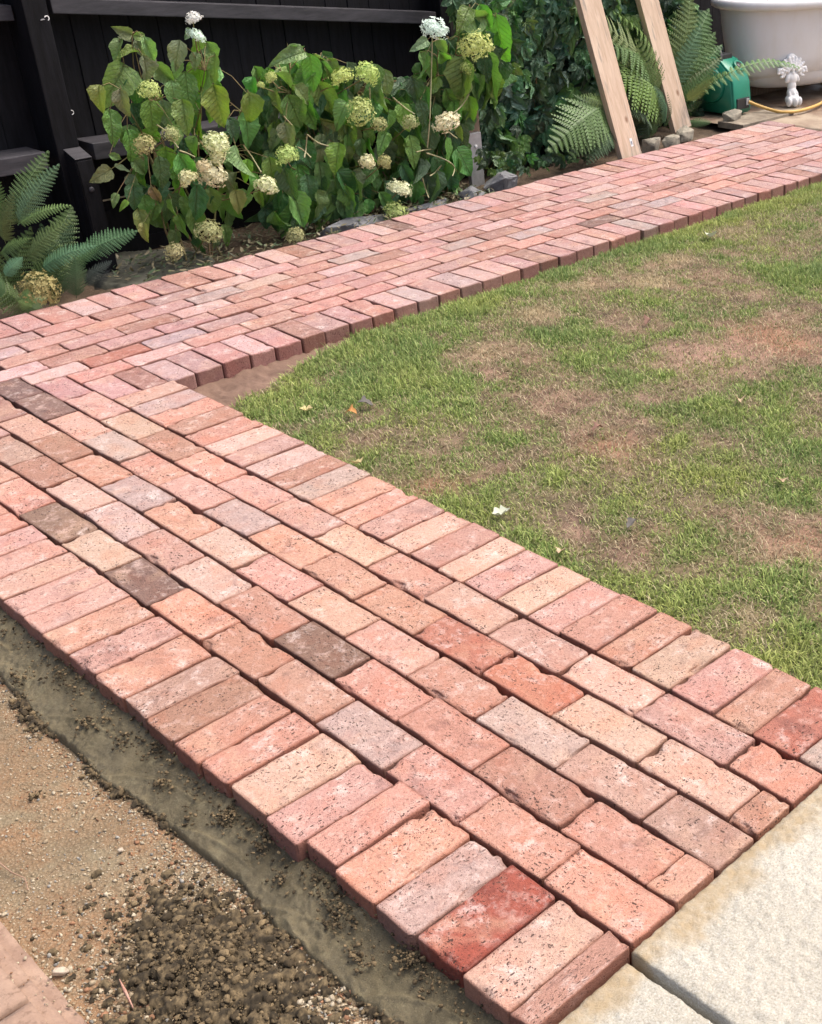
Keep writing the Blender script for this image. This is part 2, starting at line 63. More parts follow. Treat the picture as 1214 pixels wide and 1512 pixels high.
H3 = [(3.16, 4.055, 0.704, 3.136, 0.607, 'g'), (3.251, 4.149, 0.755, 3.166, 0.729, 'p'), (3.29, 4.103, 0.762, 3.314, 0.693, 'p'), (3.278, 4.091, 0.696, 3.332, 0.635, 'g'), (3.394, 4.074, 0.608, 3.394, 0.446, 'g'), (3.375, 4.109, 0.668, 3.363, 0.565, 'g'), (3.201, 4.133, 0.539, 3.186, 0.428, 'g'), (3.125, 4.096, 0.488, 3.136, 0.376, 'd'), (3.365, 4.092, 0.332, 3.357, 0.265, 'g'), (3.239, 4.056, 0.292, 3.251, 0.183, 'g'), (3.315, 4.142, 0.102, 3.333, -0.074, 'd'), (3.155, 4.053, 0.136, 3.153, -0.034, 'd'), (3.079, 4.099, 0.025, 3.066, -0.075, 'd'), (3.16, 4.134, 0.083, 3.189, -0.012, 'p'), (3.461, 4.063, 0.885, 3.381, 0.806, 'g'), (3.589, 4.123, 0.885, 3.631, 0.775, 'g'), (3.708, 4.145, 0.819, 3.713, 0.62, 'y'), (3.449, 4.113, 0.857, 3.621, 0.819, 'p'), (3.589, 4.129, 0.653, 3.707, 0.469, 'g'), (3.403, 4.061, 0.655, 3.362, 0.481, 'g'), (3.508, 4.221, 0.38, 3.52, 0.281, 'g'), (3.333, 4.233, 0.039, 3.293, -0.066, 'd'), (3.606, 4.136, 0.852, 3.614, 0.751, 'd'), (3.509, 4.267, 0.634, 3.492, 0.522, 'd'), (3.268, 4.224, 0.536, 3.321, 0.396, 'd'), (3.431, 4.205, 0.728, 3.525, 0.642, 'd'), (3.423, 4.262, 0.181, 3.403, 0.031, 'g'), (3.747, 4.134, 0.668, 3.647, 0.606, 'd'), (3.145, 4.158, 0.252, 3.127, 0.139, 'd'), (3.368, 4.183, 0.498, 3.41, 0.355, 'g'), (3.554, 4.185, 0.513, 3.572, 0.375, 'd'), (3.215, 4.134, 0.338, 3.164, 0.221, 'd'), (3.296, 4.181, 0.662, 3.278, 0.558, 'g'), (3.443, 4.212, 0.542, 3.383, 0.464, 'd'), (3.219, 4.231, 0.449, 3.252, 0.325, 'g'), (3.279, 4.233, 0.265, 3.278, 0.121, 'd'), (3.24, 4.267, 0.583, 3.287, 0.454, 'g'), (3.412, 4.142, 0.328, 3.414, 0.216, 'd'), (3.686, 4.224, 0.601, 3.653, 0.464, 'g'), (3.845, 4.216, 0.516, 3.666, 0.458, 'd'), (3.613, 4.228, 0.795, 3.511, 0.687, 'd'), (3.112, 4.185, 0.291, 3.145, 0.201, 'g'), (3.162, 4.163, 0.037, 3.188, -0.073, 'd'), (3.462, 4.269, 0.726, 3.435, 0.606, 'd'), (3.563, 4.2, 0.618, 3.534, 0.531, 'd'), (3.084, 4.145, 0.464, 3.104, 0.377, 'g'), (3.341, 4.19, 0.398, 3.28, 0.31, 'd'), (3.656, 4.241, 0.692, 3.646, 0.566, 'g'), (3.642, 4.164, 0.75, 3.673, 0.662, 'd'), (3.385, 4.201, 0.119, 3.355, -0.009, 'g'), (3.409, 4.142, 0.545, 3.444, 0.454, 'd'), (3.118, 4.137, 0.198, 3.097, 0.095, 'd'), (3.381, 4.2, 0.342, 3.249, 0.244, 'd'), (3.503, 4.179, 0.729, 3.591, 0.656, 'd'), (3.456, 4.22, 0.357, 3.431, 0.257, 'd'), (3.686, 4.221, 0.704, 3.731, 0.612, 'g'), (3.346, 4.222, 0.727, 3.328, 0.593, 'd'), (3.356, 4.132, 0.295, 3.307, 0.19, 'd'), (3.417, 4.261, 0.611, 3.412, 0.479, 'd'), (3.494, 4.178, 0.588, 3.567, 0.45, 'd'), (3.495, 4.244, 0.205, 3.499, 0.109, 'g'), (3.516, 4.237, 0.685, 3.504, 0.568, 'd'), (3.367, 4.257, 0.284, 3.372, 0.132, 'd'), (3.233, 4.241, 0.082, 3.261, -0.044, 'd'), (3.184, 4.209, 0.403, 3.208, 0.261, 'g'), (3.234, 4.14, 0.192, 3.23, 0.082, 'd'), (3.29, 4.26, 0.106, 3.148, 0.019, 'g'), (3.746, 4.169, 0.604, 3.689, 0.486, 'd'), (3.692, 4.268, 0.639, 3.792, 0.565, 'd'), (3.337, 4.241, 0.498, 3.401, 0.355, 'd'), (3.58, 4.26, 0.675, 3.598, 0.567, 'd'), (3.377, 4.15, 0.204, 3.454, 0.064, 'g'), (3.236, 4.143, 0.121, 3.245, 0.028, 'd'), (3.28, 4.246, 0.633, 3.236, 0.538, 'g'), (3.713, 4.156, 0.752, 3.746, 0.666, 'g'), (3.278, 4.255, 0.487, 3.256, 0.389, 'g'), (3.355, 4.165, 0.234, 3.356, 0.122, 'g'), (3.515, 4.261, 0.594, 3.574, 0.496, 'g'), (3.807, 4.244, 0.796, 3.713, 0.7, 'd'), (3.277, 4.247, 0.686, 3.298, 0.588, 'g'), (3.585, 4.133, 0.663, 3.589, 0.528, 'd'), (3.386, 4.205, 0.658, 3.426, 0.568, 'd'), (3.403, 4.258, 0.532, 3.4, 0.444, 'd'), (3.332, 4.265, 0.369, 3.342, 0.25, 'd'), (3.423, 4.26, 0.518, 3.417, 0.375, 'd'), (3.342, 4.261, 0.307, 3.315, 0.168, 'g'), (3.287, 4.185, 0.446, 3.259, 0.363, 'd'), (3.208, 4.259, 0.41, 3.189, 0.3, 'd'), (3.633, 4.184, 0.505, 3.652, 0.379, 'g'), (3.493, 4.171, 0.367, 3.423, 0.261, 'd'), (3.353, 4.263, 0.213, 3.357, 0.06, 'd'), (3.522, 4.135, 0.831, 3.507, 0.742, 'd'), (3.615, 4.212, 0.802, 3.661, 0.676, 'd'), (3.129, 4.167, 0.076, 3.121, -0.064, 'd'), (3.363, 4.197, 0.085, 3.332, -0.062, 'g'), (3.165, 4.218, 0.084, 3.153, -0.011, 'd'), (3.396, 4.16, 0.436, 3.366, 0.317, 'g'), (3.444, 4.223, 0.583, 3.513, 0.458, 'd'), (3.29, 4.134, 0.574, 3.223, 0.503, 'g'), (3.363, 4.174, 0.657, 3.333, 0.575, 'd'), (3.473, 4.214, 0.482, 3.447, 0.386, 'd'), (3.388, 4.174, 0.154, 3.406, 0.023, 'd'), (3.369, 4.164, 0.366, 3.256, 0.31, 'g'), (3.207, 4.145, 0.37, 3.181, 0.265, 'd'), (3.544, 4.171, 0.535, 3.498, 0.443, 'd'), (3.634, 4.236, 0.436, 3.535, 0.375, 'd'), (3.484, 4.246, 0.71, 3.465, 0.62, 'g'), (3.807, 4.267, 0.624, 3.705, 0.508, 'g'), (3.255, 4.156, 0.442, 3.247, 0.317, 'd'), (3.383, 4.186, 0.044, 3.384, -0.08, 'g'), (3.6, 4.251, 0.581, 3.671, 0.471, 'd'), (3.652, 4.166, 0.529, 3.72, 0.41, 'g'), (3.578, 4.15, 0.549, 3.525, 0.451, 'g'), (3.192, 4.246, 0.348, 3.201, 0.252, 'g'), (3.235, 4.237, 0.246, 3.243, 0.145, 'g'), (3.245, 4.22, 0.476, 3.16, 0.362, 'd'), (3.295, 4.157, 0.174, 3.318, 0.019, 'd'), (3.48, 4.143, 0.452, 3.474, 0.326, 'g'), (3.761, 4.224, 0.784, 3.789, 0.677, 'd'), (3.887, 4.26, 0.708, 3.811, 0.616, 'g')]
F1 = [(1.97, 4.04, 0.987, 0.0382, 0.8, 'w'), (1.968, 4.04, 0.922, 0.0421, 0.6, 'w'), (1.716, 4.04, 0.737, 0.051, 0.95, 'l'), (1.966, 4.04, 0.485, 0.0628, 1, 'c'), (1.812, 4.04, 0.363, 0.0473, 0.9, 't'), (1.924, 4.04, 0.359, 0.0688, 1, 't'), (1.859, 4.04, 0.124, 0.0662, 0.9, 'o'), (2.173, 4.04, 0.266, 0.0585, 0.8, 'c'), (1.649, 4.04, 0.531, 0.0499, 1, 'o'), (1.773, 4.04, 0.555, 0.0404, 0.9, 'o'), (1.686, 4.04, 0.072, 0.0473, 0.9, 'o'), (1.966, 4.04, 0.422, 0.0387, 1, 'c'), (1.89, 4.04, 0.397, 0.0378, 1, 't')]
F2 = [(2.279, 4.03, 0.717, 0.0294, 1, 'l'), (2.646, 4.03, 0.674, 0.0588, 0.8, 'l'), (2.783, 4.03, 0.671, 0.0637, 1.05, 'l'), (2.724, 4.03, 0.512, 0.0745, 1, 'l'), (2.3, 4.03, 0.378, 0.0578, 1, 'l'), (2.726, 4.03, 0.273, 0.043, 1, 'c'), (2.898, 4.03, 0.114, 0.0705, 0.6, 'c'), (2.861, 4.03, 0.004, 0.0686, 0.85, 'l'), (2.277, 4.03, 0.012, 0.049, 1, 'o'), (3.006, 4.03, 0.413, 0.043, 1.2, 'o'), (2.822, 4.03, 0.435, 0.0404, 0.9, 'o'), (2.824, 4.03, 0.256, 0.037, 1.2, 'o'), (2.223, 4.03, 0.69, 0.0186, 1, 'l')]
F3 = [(3.211, 4.03, 0.825, 0.0735, 0.8, 'w'), (3.462, 4.03, 0.717, 0.096, 0.9, 'l'), (3.393, 4.03, 0.618, 0.0392, 1, 'l'), (3.233, 4.03, 0.382, 0.0748, 0.65, 'c')]
B1 = [[(1.714, 4.03, 0.598), (1.766, 4.06, 0.556), (1.788, 4.03, 0.491)], [(1.892, 4.03, 0.506), (1.931, 4.06, 0.454), (1.949, 4.03, 0.412)], [(2.092, 4.03, 0.452), (2.14, 4.06, 0.389), (2.155, 4.03, 0.324)], [(1.79, 4.03, 0.481), (1.844, 4.06, 0.454), (1.855, 4.03, 0.442)]]
B2 = [[(2.417, 4.03, 0.448), (2.488, 4.06, 0.395), (2.524, 4.03, 0.378)], [(2.36, 4.03, 0.401), (2.41, 4.06, 0.37), (2.421, 4.03, 0.342)], [(2.416, 4.03, 0.441), (2.422, 4.06, 0.383), (2.386, 4.03, 0.348)], [(2.919, 4.03, 0.54), (3.004, 4.06, 0.478), (3.038, 4.03, 0.445)], [(2.791, 4.03, 0.603), (2.807, 4.06, 0.545)], [(2.311, 4.03, 0.545), (2.369, 4.06, 0.489)]]
B3 = [[(3.191, 4.03, 0.784), (3.185, 4.06, 0.604), (3.128, 4.03, 0.416), (3.117, 4.06, 0.267)], [(3.024, 4.03, 0.266), (3.095, 4.06, 0.259), (3.117, 4.03, 0.263)], [(3.085, 4.03, 0.25), (3.18, 4.06, 0.211), (3.218, 4.03, 0.186), (3.279, 4.06, 0.139), (3.236, 4.03, 0.108)], [(3.044, 4.03, 0.135), (3.08, 4.06, 0.065), (3.072, 4.03, 0.029)], [(3.391, 4.03, 0.491), (3.361, 4.06, 0.435), (3.278, 4.03, 0.414)], [(3.172, 4.03, 0.175), (3.149, 4.06, 0.137), (3.092, 4.03, 0.135)], [(3.221, 4.03, 0.345), (3.279, 4.06, 0.307), (3.29, 4.03, 0.288)]]
CREEP = [(4.467, 4.349, 0.047, 4.514, -0.063, 'd'), (4.26, 4.373, 0.712, 4.367, 0.631, 'b'), (3.851, 4.392, 0.247, 3.886, 0.166, 'b'), (3.991, 4.348, 0.476, 3.95, 0.388, 'd'), (4.63, 4.396, 0.896, 4.639, 0.791, 'b'), (4.568, 4.363, 0.312, 4.546, 0.226, 'g'), (4.264, 4.332, 0.229, 4.299, 0.126, 'd'), (4.073, 4.402, 0.033, 4.118, -0.029, 'd'), (3.916, 4.331, 0.9, 3.911, 0.84, 'b'), (4.743, 4.405, 0.056, 4.812, -0.057, 'd'), (4.622, 4.376, 0.505, 4.583, 0.417, 'b'), (4.338, 4.408, 0.912, 4.306, 0.856, 'g'), (4.429, 4.376, 0.42, 4.426, 0.342, 'b'), (4.108, 4.402, 0.691, 4.134, 0.615, 'b'), (4.191, 4.35, 0.314, 4.186, 0.251, 'd'), (4.528, 4.39, 0.212, 4.48, 0.135, 'd'), (3.933, 4.338, 0.374, 3.94, 0.265, 'd'), (4.042, 4.376, 0.562, 4.025, 0.5, 'g'), (4.232, 4.331, 0.051, 4.242, -0.036, 'b'), (4.805, 4.403, 0.261, 4.766, 0.174, 'b'), (4.449, 4.372, 0.926, 4.428, 0.838, 'g'), (4.301, 4.388, 0.387, 4.268, 0.29, 'd'), (4.109, 4.333, -0.056, 4.151, -0.142, 'd'), (4.407, 4.383, 0.624, 4.509, 0.556, 'b'), (3.861, 4.342, 0.05, 3.879, -0.015, 'd'), (4.25, 4.399, 0.596, 4.265, 0.513, 'b'), (4.078, 4.407, 0.282, 4.085, 0.186, 'b'), (4.297, 4.337, 0.841, 4.29, 0.737, 'b'), (3.846, 4.336, 0.331, 3.81, 0.274, 'b'), (4.494, 4.336, 0.799, 4.493, 0.72, 'g'), (4.011, 4.34, 0.786, 3.998, 0.721, 'd'), (3.724, 4.339, 0.34, 3.733, 0.258, 'b'), (4.334, 4.405, 0.492, 4.332, 0.392, 'd'), (3.88, 4.332, 0.455, 3.796, 0.419, 'b'), (4.112, 4.344, 0.655, 4.098, 0.562, 'd'), (4.193, 4.355, 0.77, 4.135, 0.719, 'd'), (4.187, 4.375, 0.388, 4.16, 0.292, 'b'), (4.624, 4.337, 0.642, 4.527, 0.567, 'd'), (4.646, 4.349, 0.113, 4.524, 0.062, 'd'), (4.106, 4.4, 0.863, 4.095, 0.783, 'g'), (4.134, 4.345, 0.482, 4.16, 0.416, 'b'), (4.536, 4.401, 0.102, 4.548, 0.011, 'd'), (4.273, 4.405, 0.159, 4.228, 0.081, 'g'), (4.805, 4.388, 0.142, 4.711, 0.065, 'g'), (4.448, 4.347, 0.695, 4.403, 0.619, 'b'), (4.12, 4.407, 0.93, 4.1, 0.85, 'd'), (4.055, 4.354, 0.216, 4.095, 0.124, 'd'), (4.486, 4.402, 0.15, 4.43, 0.081, 'd'), (4.366, 4.391, 0.306, 4.339, 0.24, 'b'), (4.059, 4.331, -0.014, 4.058, -0.093, 'd'), (4.007, 4.349, 0.144, 3.965, 0.057, 'g'), (4.69, 4.333, 0.339, 4.653, 0.245, 'b'), (3.786, 4.381, 0.186, 3.797, 0.112, 'b'), (4.641, 4.367, 0.231, 4.711, 0.133, 'b'), (4.624, 4.373, 0.7, 4.571, 0.626, 'b'), (4.513, 4.408, 0.53, 4.49, 0.466, 'b'), (4.262, 4.395, 0.649, 4.242, 0.569, 'b'), (4.13, 4.408, 0.339, 4.174, 0.239, 'b'), (3.932, 4.334, 0.845, 3.959, 0.77, 'b'), (4.637, 4.397, 0.228, 4.675, 0.122, 'b'), (4.36, 4.389, 0.464, 4.395, 0.386, 'd'), (4.16, 4.354, 0.548, 4.139, 0.482, 'b'), (4.058, 4.357, 0.496, 4.017, 0.428, 'g'), (4.558, 4.394, 0.164, 4.487, 0.076, 'b'), (3.875, 4.377, 0.141, 3.909, 0.055, 'b'), (3.976, 4.341, 0.204, 3.981, 0.14, 'b'), (3.956, 4.347, 0.67, 4.0, 0.571, 'd'), (4.652, 4.389, 0.429, 4.73, 0.362, 'b'), (4.379, 4.397, 0.553, 4.368, 0.486, 'd'), (4.154, 4.406, 0.016, 4.244, -0.081, 'b'), (3.872, 4.333, 0.548, 3.929, 0.496, 'g'), (4.444, 4.371, 0.865, 4.497, 0.803, 'd'), (3.775, 4.367, 0.087, 3.797, 0.003, 'b'), (3.875, 4.336, 0.172, 3.955, 0.108, 'g'), (3.981, 4.351, 0.037, 4.003, -0.045, 'd'), (4.622, 4.372, 0.578, 4.628, 0.468, 'b'), (4.706, 4.352, 0.392, 4.673, 0.322, 'd'), (4.377, 4.373, 0.907, 4.353, 0.836, 'b'), (4.425, 4.338, -0.011, 4.398, -0.099, 'b'), (4.473, 4.363, 0.342, 4.424, 0.238, 'g'), (4.141, 4.392, 0.105, 4.173, 0.034, 'd'), (4.315, 4.379, 0.094, 4.286, 0.025, 'b'), (4.167, 4.362, 0.869, 4.126, 0.816, 'b'), (4.224, 4.344, 0.831, 4.215, 0.769, 'd'), (4.393, 4.332, 0.778, 4.428, 0.707, 'b'), (4.26, 4.368, 0.774, 4.236, 0.687, 'b'), (4.165, 4.387, 0.245, 4.225, 0.179, 'd'), (4.441, 4.377, 0.09, 4.413, -0.02, 'g'), (3.994, 4.386, 0.409, 3.933, 0.35, 'b'), (4.62, 4.399, 0.002, 4.617, -0.087, 'g'), (4.075, 4.383, 0.415, 4.086, 0.343, 'b'), (3.977, 4.362, 0.968, 3.989, 0.869, 'b'), (4.294, 4.354, 0.159, 4.308, 0.074, 'b'), (3.79, 4.368, 0.391, 3.798, 0.298, 'b'), (4.558, 4.404, 0.387, 4.568, 0.305, 'b'), (4.278, 4.339, 0.496, 4.172, 0.431, 'b'), (4.094, 4.339, 0.742, 4.135, 0.659, 'g'), (4.501, 4.387, 0.837, 4.479, 0.732, 'b'), (4.59, 4.363, 0.774, 4.665, 0.695, 'b'), (3.962, 4.378, 0.089, 3.953, 0.004, 'd'), (4.521, 4.343, 0.729, 4.487, 0.642, 'b'), (4.779, 4.347, 0.199, 4.714, 0.132, 'b'), (3.945, 4.33, 0.535, 3.942, 0.455, 'g'), (4.528, 4.361, 0.91, 4.523, 0.836, 'd'), (4.245, 4.361, -0.038, 4.22, -0.12, 'b'), (4.213, 4.37, 0.547, 4.217, 0.456, 'b'), (4.213, 4.379, 0.943, 4.224, 0.862, 'b'), (3.814, 4.34, 0.097, 3.862, 0.033, 'g'), (4.153, 4.398, 0.794, 4.136, 0.699, 'd'), (4.32, 4.4, 0.264, 4.318, 0.194, 'b'), (3.972, 4.387, 0.599, 3.977, 0.524, 'd'), (4.115, 4.375, 0.577, 4.121, 0.509, 'b'), (3.83, 4.362, 0.211, 3.877, 0.109, 'b'), (4.428, 4.378, 0.251, 4.43, 0.184, 'g'), (4.591, 4.345, 0.339, 4.581, 0.266, 'd'), (3.985, 4.337, 0.3, 3.936, 0.243, 'b'), (3.822, 4.35, 0.378, 3.845, 0.311, 'g'), (3.984, 4.333, 0.1, 3.967, 0.015, 'g'), (3.768, 4.356, 0.257, 3.795, 0.179, 'b'), (4.345, 4.372, 0.636, 4.314, 0.573, 'd'), (4.328, 4.384, 0.872, 4.305, 0.772, 'b'), (4.549, 4.374, 0.453, 4.595, 0.392, 'b'), (3.995, 4.337, 0.388, 4.005, 0.323, 'd'), (4.673, 4.349, 0.105, 4.76, 0.005, 'd'), (3.896, 4.373, 0.217, 3.946, 0.152, 'd'), (4.093, 4.346, 0.442, 4.152, 0.358, 'b'), (4.19, 4.344, 0.14, 4.223, 0.041, 'b'), (4.017, 4.366, 0.715, 4.018, 0.619, 'd'), (4.657, 4.395, 0.179, 4.737, 0.063, 'b'), (4.397, 4.345, 0.14, 4.388, 0.043, 'd'), (4.616, 4.344, 0.129, 4.623, 0.057, 'd'), (4.385, 4.39, 0.405, 4.365, 0.331, 'b'), (4.704, 4.397, 0.02, 4.701, -0.066, 'd'), (4.17, 4.38, 0.412, 4.172, 0.302, 'd'), (4.45, 4.387, 0.68, 4.342, 0.608, 'g'), (4.345, 4.378, 0.877, 4.375, 0.789, 'b'), (4.442, 4.371, 0.011, 4.391, -0.057, 'g'), (3.71, 4.342, 0.141, 3.745, 0.057, 'd'), (4.642, 4.378, 0.063, 4.649, -0.017, 'g'), (4.064, 4.377, 0.741, 4.118, 0.687, 'd'), (4.561, 4.396, 0.884, 4.584, 0.794, 'g'), (3.934, 4.332, 0.804, 3.915, 0.746, 'b'), (3.778, 4.403, 0.292, 3.835, 0.2, 'd'), (4.499, 4.368, 0.638, 4.535, 0.572, 'b'), (4.582, 4.342, 0.469, 4.6, 0.403, 'b'), (4.168, 4.365, 0.521, 4.097, 0.441, 'd'), (4.358, 4.387, -0.006, 4.413, -0.091, 'd'), (4.501, 4.392, 0.263, 4.53, 0.189, 'b'), (4.504, 4.357, 0.298, 4.477, 0.22, 'g'), (4.219, 4.404, 0.874, 4.316, 0.797, 'd'), (4.195, 4.334, 0.246, 4.215, 0.148, 'b'), (4.57, 4.336, 0.284, 4.661, 0.177, 'g'), (4.089, 4.392, 0.325, 4.04, 0.262, 'd'), (3.896, 4.369, 0.423, 3.888, 0.345, 'd'), (3.944, 4.374, 0.287, 3.926, 0.218, 'd'), (4.06, 4.343, 0.626, 4.099, 0.55, 'b'), (4.224, 4.393, 0.617, 4.174, 0.562, 'g'), (4.409, 4.405, 0.715, 4.396, 0.632, 'b'), (4.304, 4.337, -0.041, 4.277, -0.104, 'b'), (4.009, 4.384, 0.884, 4.016, 0.795, 'b'), (4.286, 4.405, 0.089, 4.232, -0.014, 'b'), (4.346, 4.38, 0.778, 4.356, 0.696, 'd'), (4.508, 4.333, 0.205, 4.533, 0.13, 'd'), (4.349, 4.353, 0.516, 4.351, 0.452, 'd'), (4.686, 4.396, 0.384, 4.659, 0.317, 'd'), (3.951, 4.381, 0.025, 3.996, -0.07, 'd'), (4.4, 4.39, 0.097, 4.381, 0.011, 'd'), (4.336, 4.338, 0.81, 4.413, 0.716, 'd'), (4.569, 4.39, 0.256, 4.62, 0.173, 'b'), (4.213, 4.337, 0.278, 4.212, 0.184, 'b'), (4.002, 4.338, 0.937, 3.986, 0.84, 'g'), (4.225, 4.361, 0.574, 4.254, 0.49, 'd'), (4.203, 4.366, 0.833, 4.198, 0.751, 'b'), (4.502, 4.361, 0.468, 4.457, 0.415, 'b'), (3.93, 4.393, 0.525, 3.888, 0.426, 'g'), (4.494, 4.404, 0.584, 4.528, 0.502, 'd'), (4.373, 4.377, 0.438, 4.451, 0.389, 'b'), (4.176, 4.403, 0.928, 4.153, 0.857, 'g'), (4.062, 4.409, 0.418, 4.038, 0.352, 'd'), (4.036, 4.384, 0.818, 4.077, 0.76, 'g'), (3.975, 4.394, 0.379, 3.947, 0.318, 'g'), (4.198, 4.371, 0.506, 4.188, 0.443, 'd'), (4.534, 4.35, 0.437, 4.534, 0.342, 'd'), (4.541, 4.363, 0.861, 4.534, 0.768, 'd'), (4.125, 4.337, 0.212, 4.116, 0.119, 'd'), (4.334, 4.394, 0.562, 4.289, 0.494, 'd'), (4.291, 4.352, 0.24, 4.313, 0.173, 'g'), (4.727, 4.369, 0.311, 4.675, 0.22, 'd'), (4.034, 4.371, 0.251, 4.106, 0.151, 'g'), (4.499, 4.351, 0.756, 4.581, 0.671, 'd'), (3.914, 4.383, 0.185, 3.898, 0.099, 'g'), (4.537, 4.362, 0.552, 4.494, 0.486, 'b'), (4.468, 4.359, 0.843, 4.427, 0.779, 'b'), (4.287, 4.373, 0.906, 4.308, 0.804, 'd'), (4.132, 4.391, 0.068, 4.092, 0.012, 'b'), (4.292, 4.332, 0.688, 4.297, 0.593, 'd'), (4.117, 4.334, 0.685, 4.183, 0.601, 'd'), (3.83, 4.393, 0.158, 3.788, 0.089, 'd'), (4.082, 4.389, 0.137, 4.159, 0.044, 'g'), (4.286, 4.348, 0.839, 4.253, 0.767, 'b'), (4.149, 4.39, 0.859, 4.152, 0.759, 'g'), (4.391, 4.354, 0.594, 4.38, 0.492, 'd'), (4.755, 4.359, 0.103, 4.797, 0.01, 'd'), (4.52, 4.368, 0.332, 4.516, 0.262, 'b'), (4.04, 4.386, 0.219, 4.06, 0.14, 'b'), (4.437, 4.395, 0.357, 4.451, 0.283, 'd'), (4.314, 4.388, 0.452, 4.31, 0.373, 'b'), (3.916, 4.363, 0.327, 3.909, 0.26, 'b'), (4.212, 4.346, 0.003, 4.152, -0.083, 'g'), (4.588, 4.393, 0.799, 4.591, 0.737, 'g'), (4.411, 4.373, 0.613, 4.36, 0.547, 'b'), (4.673, 4.335, 0.364, 4.691, 0.283, 'g'), (4.16, 4.356, 0.901, 4.218, 0.843, 'd'), (3.895, 4.354, 0.46, 3.859, 0.362, 'b'), (4.085, 4.343, 0.735, 4.07, 0.661, 'd'), (3.821, 4.387, 0.199, 3.841, 0.096, 'd'), (4.338, 4.357, 0.936, 4.329, 0.861, 'b'), (4.533, 4.338, 0.06, 4.55, -0.014, 'b'), (4.562, 4.361, 0.688, 4.492, 0.615, 'd'), (4.374, 4.37, 0.213, 4.392, 0.098, 'g'), (4.042, 4.379, -0.002, 4.078, -0.108, 'g'), (4.157, 4.331, 0.806, 4.129, 0.737, 'd'), (4.245, 4.369, 0.55, 4.32, 0.469, 'b'), (3.8, 4.342, 0.328, 3.743, 0.27, 'd'), (4.01, 4.373, 0.625, 4.031, 0.549, 'd'), (3.957, 4.396, 0.459, 3.991, 0.356, 'd'), (4.02, 4.356, 0.779, 3.983, 0.695, 'b'), (4.293, 4.367, 0.755, 4.291, 0.661, 'b'), (4.397, 4.375, -0.031, 4.397, -0.118, 'b'), (4.052, 4.383, 0.746, 4.061, 0.674, 'b'), (4.374, 4.374, 0.599, 4.318, 0.552, 'b'), (4.221, 4.345, 0.19, 4.236, 0.12, 'b'), (4.532, 4.335, 0.446, 4.593, 0.342, 'd'), (4.148, 4.352, 0.25, 4.195, 0.148, 'd'), (4.215, 4.344, 0.67, 4.256, 0.61, 'd'), (4.374, 4.342, 0.87, 4.377, 0.787, 'g'), (4.557, 4.408, -0.034, 4.498, -0.105, 'b'), (4.238, 4.397, 0.385, 4.273, 0.31, 'b'), (3.914, 4.376, 0.168, 3.934, 0.064, 'g'), (4.534, 4.363, 0.124, 4.546, 0.043, 'g'), (4.341, 4.396, 0.304, 4.247, 0.236, 'b'), (3.857, 4.345, 0.282, 3.823, 0.226, 'g'), (4.702, 4.397, 0.484, 4.686, 0.377, 'b'), (4.544, 4.353, 0.544, 4.584, 0.443, 'b'), (4.368, 4.376, 0.584, 4.359, 0.511, 'd'), (4.459, 4.41, 0.885, 4.44, 0.811, 'd'), (4.735, 4.403, 0.07, 4.66, 0.018, 'd'), (4.34, 4.344, 0.298, 4.351, 0.212, 'g'), (4.603, 4.356, 0.842, 4.593, 0.75, 'b'), (4.13, 4.384, 0.072, 4.166, -0.023, 'd'), (3.682, 4.239, 0.89, 3.687, 0.826, 'b'), (3.588, 4.27, 0.943, 3.586, 0.882, 'd'), (3.822, 4.289, 0.973, 3.896, 0.906, 'g'), (3.794, 4.229, 0.883, 3.853, 0.824, 'g'), (3.647, 4.267, 0.855, 3.622, 0.797, 'g'), (3.66, 4.315, 0.957, 3.689, 0.892, 'b'), (3.775, 4.256, 0.911, 3.757, 0.835, 'b'), (3.533, 4.288, 0.83, 3.57, 0.776, 'd'), (3.61, 4.311, 0.901, 3.636, 0.823, 'b'), (3.638, 4.226, 0.918, 3.591, 0.853, 'd'), (3.682, 4.257, 0.948, 3.709, 0.877, 'g'), (3.572, 4.29, 0.873, 3.599, 0.792, 'g'), (3.754, 4.233, 0.961, 3.671, 0.91, 'd'), (3.521, 4.25, 0.929, 3.495, 0.858, 'd')]
